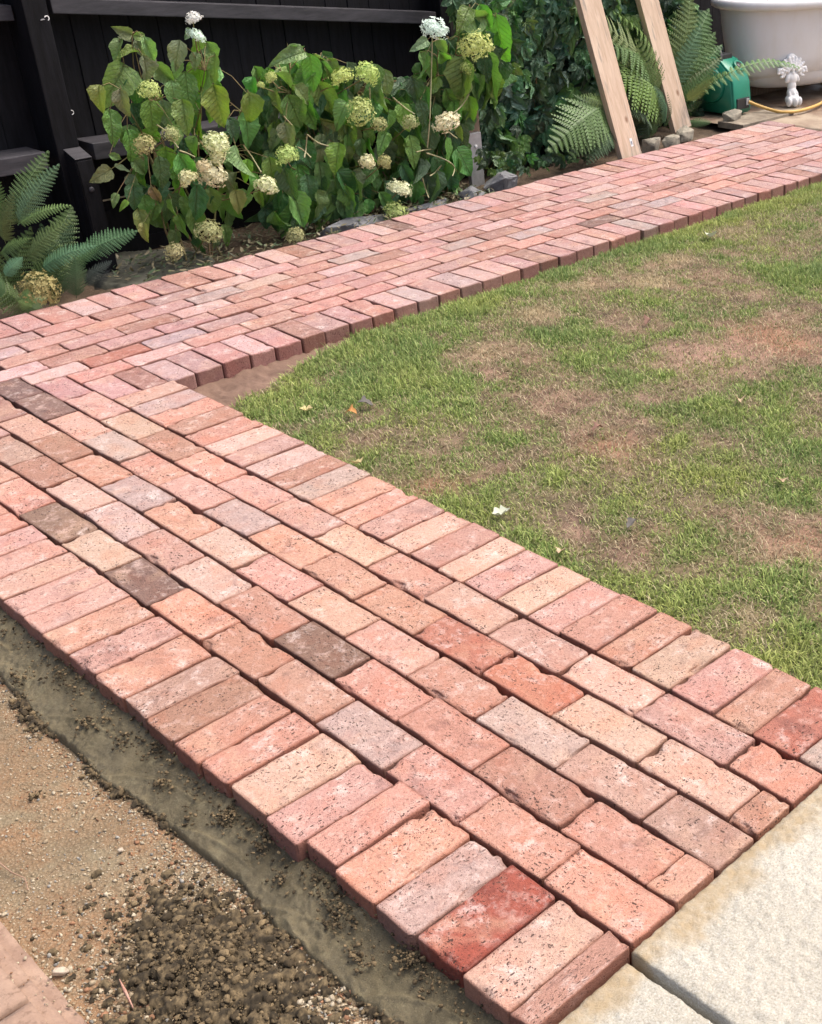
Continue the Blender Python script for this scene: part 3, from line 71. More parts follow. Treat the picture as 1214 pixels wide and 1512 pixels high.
CREEP2 = [(5.01, 4.457, 0.561, 5.0, 0.485, 'g'), (5.414, 4.515, 0.15, 5.418, 0.073, 'g'), (4.814, 4.461, 0.891, 4.78, 0.809, 'b'), (5.082, 4.51, 0.739, 5.108, 0.666, 'g'), (5.07, 4.492, 0.324, 5.136, 0.231, 'g'), (5.23, 4.462, 0.583, 5.205, 0.503, 'g'), (5.344, 4.504, 0.369, 5.351, 0.286, 'b'), (5.318, 4.517, 0.057, 5.309, -0.017, 'g'), (4.896, 4.465, 0.751, 4.829, 0.681, 'b'), (5.034, 4.475, 0.83, 4.993, 0.77, 'g'), (5.159, 4.493, 0.436, 5.186, 0.352, 'g'), (5.125, 4.498, 0.801, 5.166, 0.732, 'g'), (5.377, 4.498, 0.092, 5.415, 0.005, 'g'), (4.934, 4.461, 0.848, 4.885, 0.774, 'b'), (5.205, 4.483, 0.218, 5.193, 0.143, 'g'), (5.301, 4.478, 0.261, 5.325, 0.191, 'g'), (5.112, 4.447, 0.678, 5.186, 0.594, 'b'), (5.307, 4.511, 0.486, 5.384, 0.409, 'g'), (5.066, 4.5, 0.639, 5.061, 0.569, 'g'), (4.972, 4.484, 0.655, 4.914, 0.587, 'g'), (5.164, 4.485, 0.691, 5.068, 0.64, 'g'), (4.917, 4.43, 0.468, 4.95, 0.388, 'g'), (4.982, 4.476, 0.778, 4.969, 0.714, 'g'), (5.164, 4.513, 0.161, 5.236, 0.089, 'b'), (5.241, 4.498, 0.273, 5.221, 0.203, 'g'), (4.988, 4.508, 0.519, 4.956, 0.459, 'g'), (5.279, 4.481, 0.412, 5.226, 0.351, 'g'), (5.085, 4.466, 0.247, 5.074, 0.17, 'b'), (5.042, 4.434, 0.68, 4.991, 0.599, 'g'), (4.94, 4.488, 0.886, 4.909, 0.818, 'b'), (4.885, 4.456, 0.647, 4.876, 0.567, 'g'), (5.206, 4.502, 0.061, 5.217, -0.011, 'b'), (5.123, 4.475, 0.498, 5.163, 0.416, 'g'), (5.327, 4.462, 0.061, 5.344, -0.03, 'g'), (4.918, 4.452, 0.794, 4.862, 0.734, 'g'), (5.485, 4.513, 0.29, 5.423, 0.206, 'g'), (5.114, 4.494, 0.383, 5.088, 0.301, 'b'), (5.206, 4.517, 0.356, 5.197, 0.281, 'b'), (5.079, 4.44, 0.589, 5.103, 0.503, 'g'), (4.894, 4.485, 0.824, 4.96, 0.754, 'g'), (5.059, 4.469, 0.285, 5.004, 0.223, 'g'), (5.144, 4.436, 0.134, 5.109, 0.058, 'b'), (4.933, 4.492, 0.585, 4.95, 0.509, 'g'), (4.973, 4.445, 0.391, 4.991, 0.321, 'g'), (5.36, 4.494, 0.195, 5.28, 0.133, 'g'), (4.944, 4.441, 0.742, 4.958, 0.68, 'g'), (5.16, 4.499, 0.513, 5.182, 0.441, 'g'), (5.246, 4.515, 0.492, 5.26, 0.41, 'g'), (5.201, 4.469, 0.752, 5.091, 0.708, 'b'), (5.187, 4.433, 0.547, 5.205, 0.457, 'g'), (5.092, 4.471, 0.29, 5.108, 0.2, 'g'), (5.357, 4.494, 0.446, 5.339, 0.381, 'g'), (5.16, 4.497, 0.713, 5.253, 0.672, 'g'), (5.239, 4.438, 0.335, 5.249, 0.246, 'g'), (4.899, 4.428, 0.503, 4.966, 0.421, 'b'), (5.118, 4.5, 0.449, 5.079, 0.387, 'b'), (5.237, 4.451, 0.365, 5.138, 0.324, 'g'), (5.091, 4.489, 0.603, 5.043, 0.528, 'g'), (5.115, 4.504, 0.772, 5.045, 0.707, 'g'), (5.095, 4.467, 0.172, 5.115, 0.072, 'g'), (5.589, 4.5, 0.216, 5.57, 0.142, 'b'), (5.468, 4.502, 0.751, 5.447, 0.659, 'b'), (5.868, 4.555, 0.496, 5.901, 0.427, 'd'), (5.511, 4.543, 0.407, 5.534, 0.333, 'b'), (5.526, 4.503, 0.582, 5.557, 0.486, 'd'), (5.862, 4.571, 0.28, 5.91, 0.186, 'g'), (5.677, 4.535, 0.738, 5.659, 0.654, 'd'), (5.443, 4.523, 0.51, 5.475, 0.443, 'g'), (5.668, 4.523, 0.414, 5.733, 0.35, 'd'), (5.692, 4.532, 0.26, 5.736, 0.164, 'b'), (5.417, 4.569, 0.801, 5.477, 0.742, 'b'), (5.84, 4.531, 0.408, 5.894, 0.333, 'd'), (5.716, 4.522, 0.34, 5.657, 0.275, 'd'), (5.428, 4.55, 0.612, 5.567, 0.589, 'b'), (5.652, 4.544, 0.078, 5.661, -0.022, 'b'), (5.551, 4.511, 0.325, 5.549, 0.228, 'g'), (5.736, 4.52, 0.616, 5.683, 0.548, 'd'), (5.671, 4.536, 0.517, 5.672, 0.45, 'g'), (5.709, 4.487, 0.396, 5.731, 0.313, 'b'), (5.59, 4.513, 0.702, 5.544, 0.631, 'b'), (5.739, 4.517, 0.565, 5.74, 0.476, 'd'), (5.649, 4.54, 0.463, 5.702, 0.392, 'b'), (5.696, 4.513, 0.141, 5.741, 0.069, 'b'), (5.779, 4.562, 0.461, 5.833, 0.387, 'd'), (5.916, 4.572, 0.598, 5.852, 0.518, 'd'), (5.477, 4.565, 0.687, 5.453, 0.609, 'b'), (5.452, 4.485, 0.572, 5.457, 0.489, 'b'), (5.515, 4.534, 0.365, 5.511, 0.282, 'b'), (5.781, 4.548, 0.318, 5.791, 0.223, 'b'), (5.484, 4.535, 0.723, 5.45, 0.641, 'd'), (5.678, 4.579, 0.758, 5.574, 0.694, 'd'), (5.712, 4.545, 0.097, 5.722, 0.023, 'b'), (5.433, 4.484, 0.283, 5.488, 0.213, 'd'), (5.634, 4.567, 0.641, 5.638, 0.554, 'b'), (5.574, 4.506, 0.422, 5.542, 0.339, 'b'), (5.464, 4.529, 0.465, 5.479, 0.381, 'g'), (5.739, 4.55, 0.671, 5.709, 0.598, 'd'), (5.696, 4.577, 0.115, 5.624, 0.037, 'g'), (5.614, 4.503, 0.218, 5.719, 0.131, 'd'), (5.768, 4.572, 0.176, 5.794, 0.084, 'd'), (5.534, 4.546, 0.667, 5.595, 0.579, 'd'), (5.812, 4.578, 0.423, 5.826, 0.351, 'b'), (5.621, 4.521, 0.594, 5.568, 0.52, 'g'), (5.555, 4.506, 0.384, 5.536, 0.303, 'd'), (5.62, 4.489, 0.334, 5.53, 0.277, 'b'), (5.715, 4.512, 0.146, 5.619, 0.111, 'd'), (5.628, 4.524, 0.244, 5.686, 0.177, 'g'), (5.579, 4.508, 0.493, 5.56, 0.399, 'g'), (5.656, 4.497, 0.608, 5.594, 0.539, 'd'), (5.416, 4.489, 0.609, 5.416, 0.516, 'd')]
LOW = [(3.539, 4.136, 0.175, 3.499, 0.139, 'd'), (4.293, 4.124, -0.045, 4.283, -0.085, 'd'), (3.838, 4.101, -0.018, 3.824, -0.058, 'g'), (4.149, 4.15, -0.038, 4.114, -0.085, 'd'), (3.722, 4.129, 0.087, 3.723, 0.043, 'd'), (3.956, 4.119, 0.049, 3.914, 0.023, 'd'), (3.728, 4.135, 0.008, 3.764, -0.055, 'd'), (3.58, 4.138, 0.069, 3.636, 0.033, 'g'), (3.851, 4.168, 0.103, 3.849, 0.062, 'g'), (4.39, 4.108, -0.022, 4.393, -0.08, 'g'), (4.244, 4.2, 0.013, 4.215, -0.031, 'd'), (3.56, 4.15, 0.113, 3.521, 0.061, 'd'), (3.959, 4.183, -0.026, 3.977, -0.077, 'd'), (4.013, 4.174, -0.018, 4.029, -0.071, 'd'), (3.712, 4.189, 0.031, 3.731, -0.027, 'd'), (3.791, 4.142, 0.061, 3.807, 0.009, 'd'), (3.773, 4.197, 0.112, 3.783, 0.064, 'd'), (4.099, 4.143, 0.038, 4.086, -0.009, 'd'), (4.225, 4.122, 0.009, 4.194, -0.05, 'g'), (4.308, 4.157, -0.006, 4.315, -0.05, 'd'), (3.66, 4.135, 0.099, 3.657, 0.05, 'g'), (3.782, 4.106, 0.047, 3.798, -0.017, 'd'), (3.775, 4.173, 0.031, 3.791, -0.019, 'g'), (4.097, 4.161, -0.015, 4.112, -0.055, 'd'), (3.849, 4.104, 0.096, 3.86, 0.037, 'g'), (3.506, 4.141, 0.144, 3.52, 0.102, 'g'), (3.857, 4.147, 0.021, 3.859, -0.032, 'd'), (3.613, 4.16, 0.151, 3.642, 0.113, 'd'), (3.607, 4.13, 0.126, 3.6, 0.067, 'd'), (3.942, 4.176, 0.032, 3.97, -0.029, 'd'), (3.982, 4.113, 0.065, 3.97, 0.012, 'd'), (4.221, 4.184, -0.05, 4.228, -0.107, 'd'), (4.179, 4.199, -0.016, 4.225, -0.058, 'd'), (3.758, 4.14, 0.115, 3.814, 0.059, 'd'), (4.265, 4.196, -0.078, 4.306, -0.121, 'g'), (4.346, 4.155, -0.031, 4.371, -0.094, 'd'), (3.688, 4.115, 0.029, 3.683, -0.03, 'g'), (4.144, 4.164, 0.044, 4.17, -0.006, 'g'), (4.193, 4.161, -0.015, 4.203, -0.074, 'g'), (3.641, 4.188, 0.042, 3.632, -0.007, 'g'), (3.69, 4.164, 0.068, 3.71, 0.012, 'g'), (3.966, 4.179, -0.057, 3.982, -0.116, 'd'), (3.996, 4.135, -0.045, 4.027, -0.087, 'g'), (3.653, 4.146, 0.049, 3.651, 0.009, 'd'), (3.701, 4.18, 0.128, 3.699, 0.079, 'g')]
PATCH = [(1.513, 2.39, 0.166, 0.8), (1.285, 2.385, 0.138, 0.8), (1.164, 2.441, 0.114, 0.7), (1.814, 2.543, 0.127, 0.6), (2.194, 2.677, 0.163, 0.6), (2.202, 2.185, 0.127, 1), (2.11, 1.919, 0.145, 1), (2.115, 1.664, 0.117, 0.8), (3.328, 2.124, 0.146, 1), (3.305, 1.857, 0.141, 1), (1.569, 1.954, 0.09, 0.4), (2.125, 1.202, 0.153, 0.6), (2.027, 1.405, 0.111, 0.5), (2.002, 0.952, 0.123, 0.5), (2.596, 2.876, 0.146, 0.5), (2.954, 2.823, 0.121, 0.6), (3.425, 2.84, 0.128, 0.7), (4.153, 2.931, 0.174, 0.8), (4.411, 2.605, 0.207, 0.8), (1.258, 1.916, 0.085, 0.5), (1.074, 1.382, 0.075, 0.8), (1.069, 1.211, 0.073, 0.8), (1.041, 1.026, 0.07, 0.7), (1.036, 0.83, 0.067, 0.4), (1.099, 0.707, 0.05, 0.3), (1.173, 1.941, 0.063, 0.4), (1.412, 1.972, 0.088, 0.3), (1.399, 1.453, 0.06, 0.4), (1.838, 1.301, 0.085, 0.3), (2.32, 1.322, 0.115, 0.4), (1.106, 1.597, 0.098, -1), (1.543, 2.353, 0.052, -0.4), (1.713, 1.782, 0.157, -0.8), (1.63, 1.395, 0.145, -1.1), (1.378, 1.549, 0.082, -0.6), (1.201, 0.89, 0.105, -0.8), (1.545, 0.947, 0.114, -0.8), (1.519, 0.737, 0.109, -0.9), (1.541, 0.597, 0.089, -0.7), (2.726, 1.662, 0.153, -0.9), (2.663, 2.574, 0.085, -1), (3.776, 2.589, 0.116, -1), (3.24, 2.551, 0.091, -0.9), (2.277, 2.45, 0.091, -0.9), (2.928, 2.393, 0.098, -0.9), (1.929, 2.295, 0.075, -0.7), (1.784, 1.696, 0.112, -0.6), (2.651, 1.42, 0.098, -0.6), (2.663, 1.978, 0.158, -0.5), (0.988, 0.567, 0.063, -0.6), (1.134, 0.482, 0.08, -0.5), (2.529, 2.142, 0.106, -0.5), (1.827, 2.108, 0.072, -0.4), (3.753, 2.254, 0.093, -0.5)]
STRAW = [(2.663, 2.574, 0.085, 1), (3.776, 2.589, 0.116, 1), (3.24, 2.551, 0.091, 1), (2.331, 2.509, 0.108, 1), (2.928, 2.393, 0.086, 1), (2.958, 2.659, 0.089, 0.6), (3.977, 2.338, 0.096, 0.8), (1.929, 2.295, 0.075, 0.5), (1.134, 0.482, 0.096, 0.5), (1.358, 0.549, 0.102, 0.5)]
REDDISH = [(1.106, 1.597, 0.098, 1), (1.63, 1.395, 0.104, 0.8), (2.726, 1.662, 0.127, 0.8), (2.691, 1.48, 0.099, 0.8), (1.541, 0.597, 0.089, 0.5), (1.323, 0.856, 0.089, 0.4)]
DLEAF = [(1.11, 1.309, 22, 'w', 'crumpled pale grey green leaf on the grass beside the brick edging'), (1.758, 0.836, 20, 't', 'tan dry leaf lying on the lawn at the right edge of the photo'), (2.125, 1.277, 16, 't', 'small curled brown leaf on the bare soil in the right half of the lawn'), (1.673, 1.488, 15, 'b', 'dark brown curled leaf on the pinkish bare soil in mid lawn'), (1.066, 1.031, 16, 't', 'tan leaf caught in the green grass along the near brick edge'), (1.045, 1.876, 20, 'y', 'pale yellow leaf lying against the outer ends of the edging bricks'), (1.185, 2.344, 15, 'y', 'small cream yellow leaf on grass near the inside corner of the path'), (3.56, 2.588, 22, 'w', 'pale grey leaf lying flat on straw coloured grass near the far path'), (1.328, 2.216, 17, 'k', 'dark shrivelled leaf on the grass, furthest to the left of the dark ones'), (1.257, 2.198, 14, 'o', 'orange brown leaf scrap beside a dark shrivelled leaf on the grass'), (2.503, 2.022, 14, 'b', 'pinkish brown leaf on grass in front of the brightest green tuft'), (1.289, 0.99, 16, 'k', 'grey leaf scrap on bare soil in the lower middle of the lawn')]
SPEC = [(0.107, 0.25, 'rdd'), (0.108, 0.127, 'pl'), (0.105, 0.346, 'gr'), (0.107, 0.025, 'or'), (0.12, 0.478, 'or'), (0.123, 0.583, 'or'), (0.112, 0.695, 'pk'), (0.295, 0.114, 'or'), (0.286, 0.326, 'or'), (0.28, 0.559, 'pk'), (0.279, 0.782, 'gr'), (0.386, 0.624, 'or'), (0.393, 1.111, 'dk'), (0.401, 0.886, 'or'), (0.279, 1.009, 'tan'), (0.619, 0.887, 'rd'), (0.618, 0.651, 'rd'), (0.727, 0.524, 'pl'), (0.507, 0.533, 'gr'), (0.606, 0.418, 'wh'), (0.701, 0.291, 'pk'), (0.499, 0.29, 'pu'), (0.619, 0.196, 'pl'), (0.729, 0.099, 'or'), (0.61, 0.033, 'br'), (0.502, 0.09, 'pu'), (0.405, 0.202, 'or'), (0.381, 0.027, 'tan'), (0.4, 0.42, 'br'), (0.501, 0.77, 'or'), (0.713, 0.972, 'pl'), (0.617, 1.13, 'or'), (0.508, 1.235, 'pl'), (0.278, 1.245, 'br'), (0.498, 0.988, 'pk'), (0.275, 1.699, 'dk'), (0.251, 2.184, 'dk'), (0.389, 2.53, 'br'), (0.6, 2.974, 'dk'), (0.707, 2.367, 'br'), (0.595, 1.806, 'gr'), (0.382, 2.028, 'gr'), (0.887, 2.673, 'gr'), (0.614, 3.208, 'dk'), (1.023, 3.229, 'rd'), (0.106, 1.138, 'br'), (0.122, 1.249, 'pu'), (0.119, 1.452, 'br'), (0.867, 1.76, 'gr'), (0.885, 1.462, 'pu'), (0.873, 1.919, 'br'), (0.86, 2.039, 'wh'), (0.885, 1.348, 'pl'), (3.365, 3.158, 'dk'), (2.057, 2.96, 'gr'), (2.669, 3.834, 'dk'), (0.904, 3.373, 'br'), (0.897, 3.658, 'pu'), (1.374, 2.857, 'pk'), (0.567, 2.021, 'pk'), (0.736, 1.915, 'pk'), (0.663, 1.638, 'or'), (0.661, 1.422, 'or'), (0.453, 1.72, 'wh'), (0.398, 1.529, 'wh'), (0.385, 1.801, 'pk'), (0.514, 1.442, 'pk'), (0.721, 1.198, 'or'), (0.902, 0.301, 'br'), (0.92, 0.208, 'or'), (0.892, 0.135, 'rd'), (0.874, 0.372, 'pk'), (0.913, 0.482, 'pl'), (0.899, 0.581, 'or'), (0.894, 0.693, 'or'), (0.746, 0.677, 'pk'), (0.895, 0.804, 'pk'), (0.884, 0.909, 'pl'), (0.906, 1.03, 'pk'), (0.907, 1.132, 'pl'), (0.942, 1.252, 'pk'), (0.067, 0.93, 'or'), (0.1, 0.86, 'or'), (0.084, 1.008, 'or'), (0.168, 1.436, 'pk'), (0.135, 1.696, 'pk'), (0.11, 1.82, 'pk'), (0.378, 1.32, 'or'), (-0.165, 0.822, 'pk'), (1.031, 0.689, 'pk'), (0.441, 2.202, 'pl'), (0.449, 2.257, 'pk'), (0.512, 2.182, 'gr'), (0.589, 2.582, 'gr'), (0.497, 2.655, 'br'), (0.471, 2.879, 'pk'), (0.662, 2.773, 'pk'), (0.717, 3.056, 'pk'), (0.814, 2.94, 'pk'), (0.965, 3.043, 'br'), (1.058, 2.981, 'wh'), (1.25, 3.039, 'pk'), (1.341, 3.006, 'wh'), (1.56, 2.943, 'br'), (1.702, 2.972, 'pk'), (2.223, 3.517, 'gr'), (2.809, 3.382, 'gr'), (2.882, 3.664, 'pu'), (1.399, 3.341, 'pk'), (1.253, 3.459, 'br'), (0.846, 2.275, 'pk'), (0.84, 2.208, 'wh'), (0.873, 2.439, 'br'), (0.391, 2.743, 'pu'), (1.108, 4.22, 'pu'), (2.496, 3.684, 'pk')]
FERNL = [([1.088, 4.15, 0.272], [1.256, 4.1, 0.552], 0.35, 'g'), ([1.103, 4.1, 0.291], [1.244, 4.0, 0.518], 0.35, 'p'), ([1.094, 4.1, 0.306], [1.255, 3.98, 0.36], 0.3, 'l'), ([1.037, 4.1, 0.291], [1.033, 4.05, 0.505], 0.35, 'g'), ([1.036, 4.1, 0.237], [1.058, 4.0, 0.435], 0.35, 'g'), ([1.092, 4.1, 0.142], [1.251, 4.0, 0.303], 0.35, 'g'), ([1.129, 4.08, 0.109], [1.308, 3.97, 0.194], 0.35, 'b'), ([1.314, 4.15, 0.094], [1.51, 4.02, 0.203], 0.4, 'b'), ([1.249, 4.1, 0.047], [1.332, 4.0, 0.175], 0.35, 'b'), ([1.216, 4.0, -0.01], [1.226, 3.97, 0.149], 0.6, 'd'), ([1.176, 4.05, 0.018], [1.269, 4.0, 0.091], 0.35, 'd'), ([0.952, 4.05, 0.048], [0.919, 4.0, 0.202], 0.35, 'b'), ([0.962, 4.0, 0.138], [1.029, 3.98, 0.207], 0.6, 'b'), ([0.998, 4.1, 0.192], [1.081, 4.0, 0.272], 0.35, 'g'), ([1.294, 4.1, -0.008], [1.396, 4.05, 0.094], 0.4, 'k'), ([1.332, 4.1, -0.032], [1.381, 4.05, 0.054], 0.4, 'k'), ([0.991, 3.98, 0.011], [1.081, 3.97, 0.031], 0.7, 'l'), ([1.014, 3.98, -0.004], [1.018, 3.97, 0.081], 0.7, 'l'), ([1.051, 3.98, -0.02], [0.982, 3.97, 0.043], 0.7, 'l')]
FERNM = [([4.589, 4.2, 0.25], [3.984, 4.02, 0.146], 0.5, 'v'), ([4.552, 4.15, 0.211], [4.136, 4.04, 0.063], 0.42, 'v'), ([4.577, 4.2, 0.232], [4.301, 4.1, 0.349], 0.35, 'l'), ([4.509, 4.1, 0.158], [4.243, 4.03, 0.008], 0.4, 'd')]
FERNC = [([5.208, 4.35, 0.166], [4.57, 4.2, 0.442], 0.55, 'y'), ([5.232, 4.4, 0.158], [4.658, 4.25, 0.595], 0.5, 'g'), ([5.222, 4.45, 0.112], [4.659, 4.3, 0.702], 0.4, 'l'), ([5.376, 4.5, 0.084], [4.914, 4.35, 0.712], 0.4, 'l'), ([5.198, 4.4, 0.1], [4.919, 4.25, 0.529], 0.4, 'l'), ([4.991, 4.3, 0.08], [4.769, 4.2, 0.341], 0.5, 'g'), ([5.271, 4.35, 0.053], [4.974, 4.25, 0.329], 0.5, 'd'), ([4.998, 4.25, 0.065], [4.68, 4.15, 0.203], 0.5, 'd'), ([4.928, 4.3, 0.049], [4.68, 4.2, 0.333], 0.5, 'd')]
FERNR = [([5.372, 4.42, 0.115], [5.661, 4.3, 0.525], 0.42, 'v'), ([5.353, 4.42, 0.18], [5.666, 4.35, 0.659], 0.42, 'v'), ([5.362, 4.4, 0.097], [5.657, 4.25, 0.39], 0.35, 'g'), ([5.347, 4.42, 0.223], [5.542, 4.38, 0.751], 0.42, 'g'), ([5.422, 4.44, 0.127], [5.756, 4.32, 0.448], 0.35, 'v'), ([5.33, 4.4, 0.144], [5.513, 4.3, 0.58], 0.35, 'b'), ([5.362, 4.4, 0.076], [5.528, 4.2, 0.324], 0.35, 'v'), ([5.476, 4.5, 0.048], [5.568, 4.3, 0.314], 0.4, 'b'), ([5.452, 4.45, 0.015], [5.468, 4.25, 0.232], 0.4, 'd'), ([5.414, 4.4, -0.017], [5.395, 4.2, 0.156], 0.4, 'd'), ([5.379, 4.3, -0.004], [5.457, 4.15, 0.035], 0.4, 'g'), ([5.433, 4.3, 0.202], [6.131, 3.95, 0.322], 0.14, 'g'), ([5.387, 4.25, 0.185], [5.45, 4.0, 0.339], 0.3, 'g'), ([5.354, 4.25, 0.156], [5.346, 4.05, 0.308], 0.35, 'l'), ([5.068, 4.2, 0.06], [4.932, 4.12, 0.307], 0.26, 'b'), ([5.068, 4.2, 0.039], [5.02, 4.1, 0.258], 0.2, 'd')]

# ------------------------------------------------------------------ helpers
def lin(c):
    if isinstance(c[0], int) or max(c) > 1.0:
        c = [v / 255 for v in c]
    return tuple((v / 12.92 if v <= .04045 else ((v + .055) / 1.055) ** 2.4) for v in c[:3])

def tag(o, label=None, cat=None, group=None, kind=None):
    if label: o['label'] = label
    if cat: o['category'] = cat
    if group: o['group'] = group
    if kind: o['kind'] = kind
    return o

def empty(name, loc=(0, 0, 0), rz=0.0, **k):
    o = bpy.data.objects.new(name, None)
    COL.objects.link(o)
    o.empty_display_size = .05
    o.matrix_world = Matrix.Translation(loc) @ Matrix.Rotation(rz, 4, 'Z')
    PM[o.name] = o.matrix_world.copy()
    return tag(o, **k)
PM = {}

def link(name, mesh, parent=None, mat4=None, color=None, **k):
    """link a mesh as an object; mat4 is its world matrix"""
    o = bpy.data.objects.new(name, mesh)
    COL.objects.link(o)
    m = mat4 if mat4 is not None else Matrix.Identity(4)
    if parent is not None:
        o.parent = parent
        pw = PM.get(parent.name, Matrix.Identity(4))
        o.matrix_basis = pw.inverted() @ m
    else:
        o.matrix_basis = m
    PM[o.name] = m.copy()
    if color: o.color = (*color[:3], 1)
    return tag(o, **k)

def mesh_np(name, V, F, mat=None, smooth=False, cols=None):
    """V (n,3); F list of arrays each (m,k)"""
    me = bpy.data.meshes.new(name)
    V = np.asarray(V, np.float32)
    if not isinstance(F, (list, tuple)): F = [F]
    F = [np.asarray(f, np.int32) for f in F if len(f)]
    me.vertices.add(len(V)); me.vertices.foreach_set('co', V.ravel())
    nl = sum(f.size for f in F); npoly = sum(len(f) for f in F)
    me.loops.add(nl); me.polygons.add(npoly)
    me.loops.foreach_set('vertex_index', np.concatenate([f.ravel() for f in F]))
    tot = np.concatenate([np.full(len(f), f.shape[1], np.int32) for f in F])
    st = np.concatenate([[0], np.cumsum(tot)[:-1]]).astype(np.int32)
    me.polygons.foreach_set('loop_start', st)
    me.polygons.foreach_set('loop_total', tot)
    if smooth: me.polygons.foreach_set('use_smooth', np.ones(npoly, bool))
    if cols is not None:
        a = me.color_attributes.new('Col', 'FLOAT_COLOR', 'POINT')
        c = np.ones((len(V), 4), np.float32); c[:, :3] = cols
        a.data.foreach_set('color', c.ravel())
    me.update(calc_edges=True)
    me.validate()
    if mat: me.materials.append(mat)
    return me

def mesh_bm(name, bm, mat=None, smooth=False):
    me = bpy.data.meshes.new(name)
    bmesh.ops.recalc_face_normals(bm, faces=bm.faces)
    bm.to_mesh(me); bm.free()
    if smooth:
        for p in me.polygons: p.use_smooth = True
    if mat: me.materials.append(mat)
    return me

def box_bm(x0, y0, z0, x1, y1, z1, bev=0.0, bm=None):
    bm = bm or bmesh.new()
    r = bmesh.ops.create_cube(bm, size=1)
    for v in r['verts']:
        v.co = Vector(((x0 + x1) / 2 + v.co.x * (x1 - x0), (y0 + y1) / 2 + v.co.y * (y1 - y0), (z0 + z1) / 2 + v.co.z * (z1 - z0)))
    if bev:
        bmesh.ops.bevel(bm, geom=list({e for v in r['verts'] for e in v.link_edges}), offset=bev, segments=2, profile=.6, affect='EDGES')
    return bm

def grid_np(xs, ys, Z):
    X, Y = np.meshgrid(xs, ys, indexing='ij')
    V = np.stack([X, Y, Z], -1).reshape(-1, 3)
    n, m = len(xs), len(ys)
    i = np.arange(n - 1)[:, None] * m + np.arange(m - 1)[None]
    i = i.ravel()
    return V, np.stack([i, i + m, i + m + 1, i + 1], 1)

def vnoise(x, y, seed=0):
    """value noise, vectorised"""
    xi = np.floor(x).astype(np.int64); yi = np.floor(y).astype(np.int64)
    fx = x - xi; fy = y - yi
    fx = fx * fx * (3 - 2 * fx); fy = fy * fy * (3 - 2 * fy)
    def h(a, b):
        n = (a * 374761393 + b * 668265263 + seed * 974711) & 0x7fffffff
        n = ((n ^ (n >> 13)) * 1274126177) & 0x7fffffff
        return ((n ^ (n >> 16)) & 0xffff) / 65535.0
    return (h(xi, yi) * (1 - fx) + h(xi + 1, yi) * fx) * (1 - fy) + (h(xi, yi + 1) * (1 - fx) + h(xi + 1, yi + 1) * fx) * fy

def fbm(x, y, seed=0, oct=5, rough=.5):
    s = 0; a = 1; t = 0
    for o in range(oct):
        s = s + a * vnoise(x * 2 ** o + 17.3 * o, y * 2 ** o - 9.1 * o, seed + o); t += a; a *= rough
    return s / t

def tube_np(pts, rad, n=8):
    pts = [Vector(p) for p in pts]
    rad = rad if hasattr(rad, '__len__') else [rad] * len(pts)
    V = []; F = []
    up = Vector((0, 0, 1))
    for i, p in enumerate(pts):
        t = (pts[min(i + 1, len(pts) - 1)] - pts[max(i - 1, 0)]).normalized()
        a = t.cross(up)
        if a.length < 1e-3: a = t.cross(Vector((1, 0, 0)))
        a.normalize(); b = t.cross(a)
        for k in range(n):
            th = 2 * math.pi * k / n
            V.append(p + (a * math.cos(th) + b * math.sin(th)) * rad[i])
    for i in range(len(pts) - 1):
        for k in range(n):
            F.append((i * n + k, i * n + (k + 1) % n, (i + 1) * n + (k + 1) % n, (i + 1) * n + k))
    return [tuple(v) for v in V], F

def tubes_mesh(name, lst, mat, smooth=True):
    V = []; F = []
    for pts, rad, n in lst:
        v, f = tube_np(pts, rad, n)
        o = len(V); V += v; F += [tuple(i + o for i in q) for q in f]
    return mesh_np(name, V, [np.array(F)], mat, smooth)

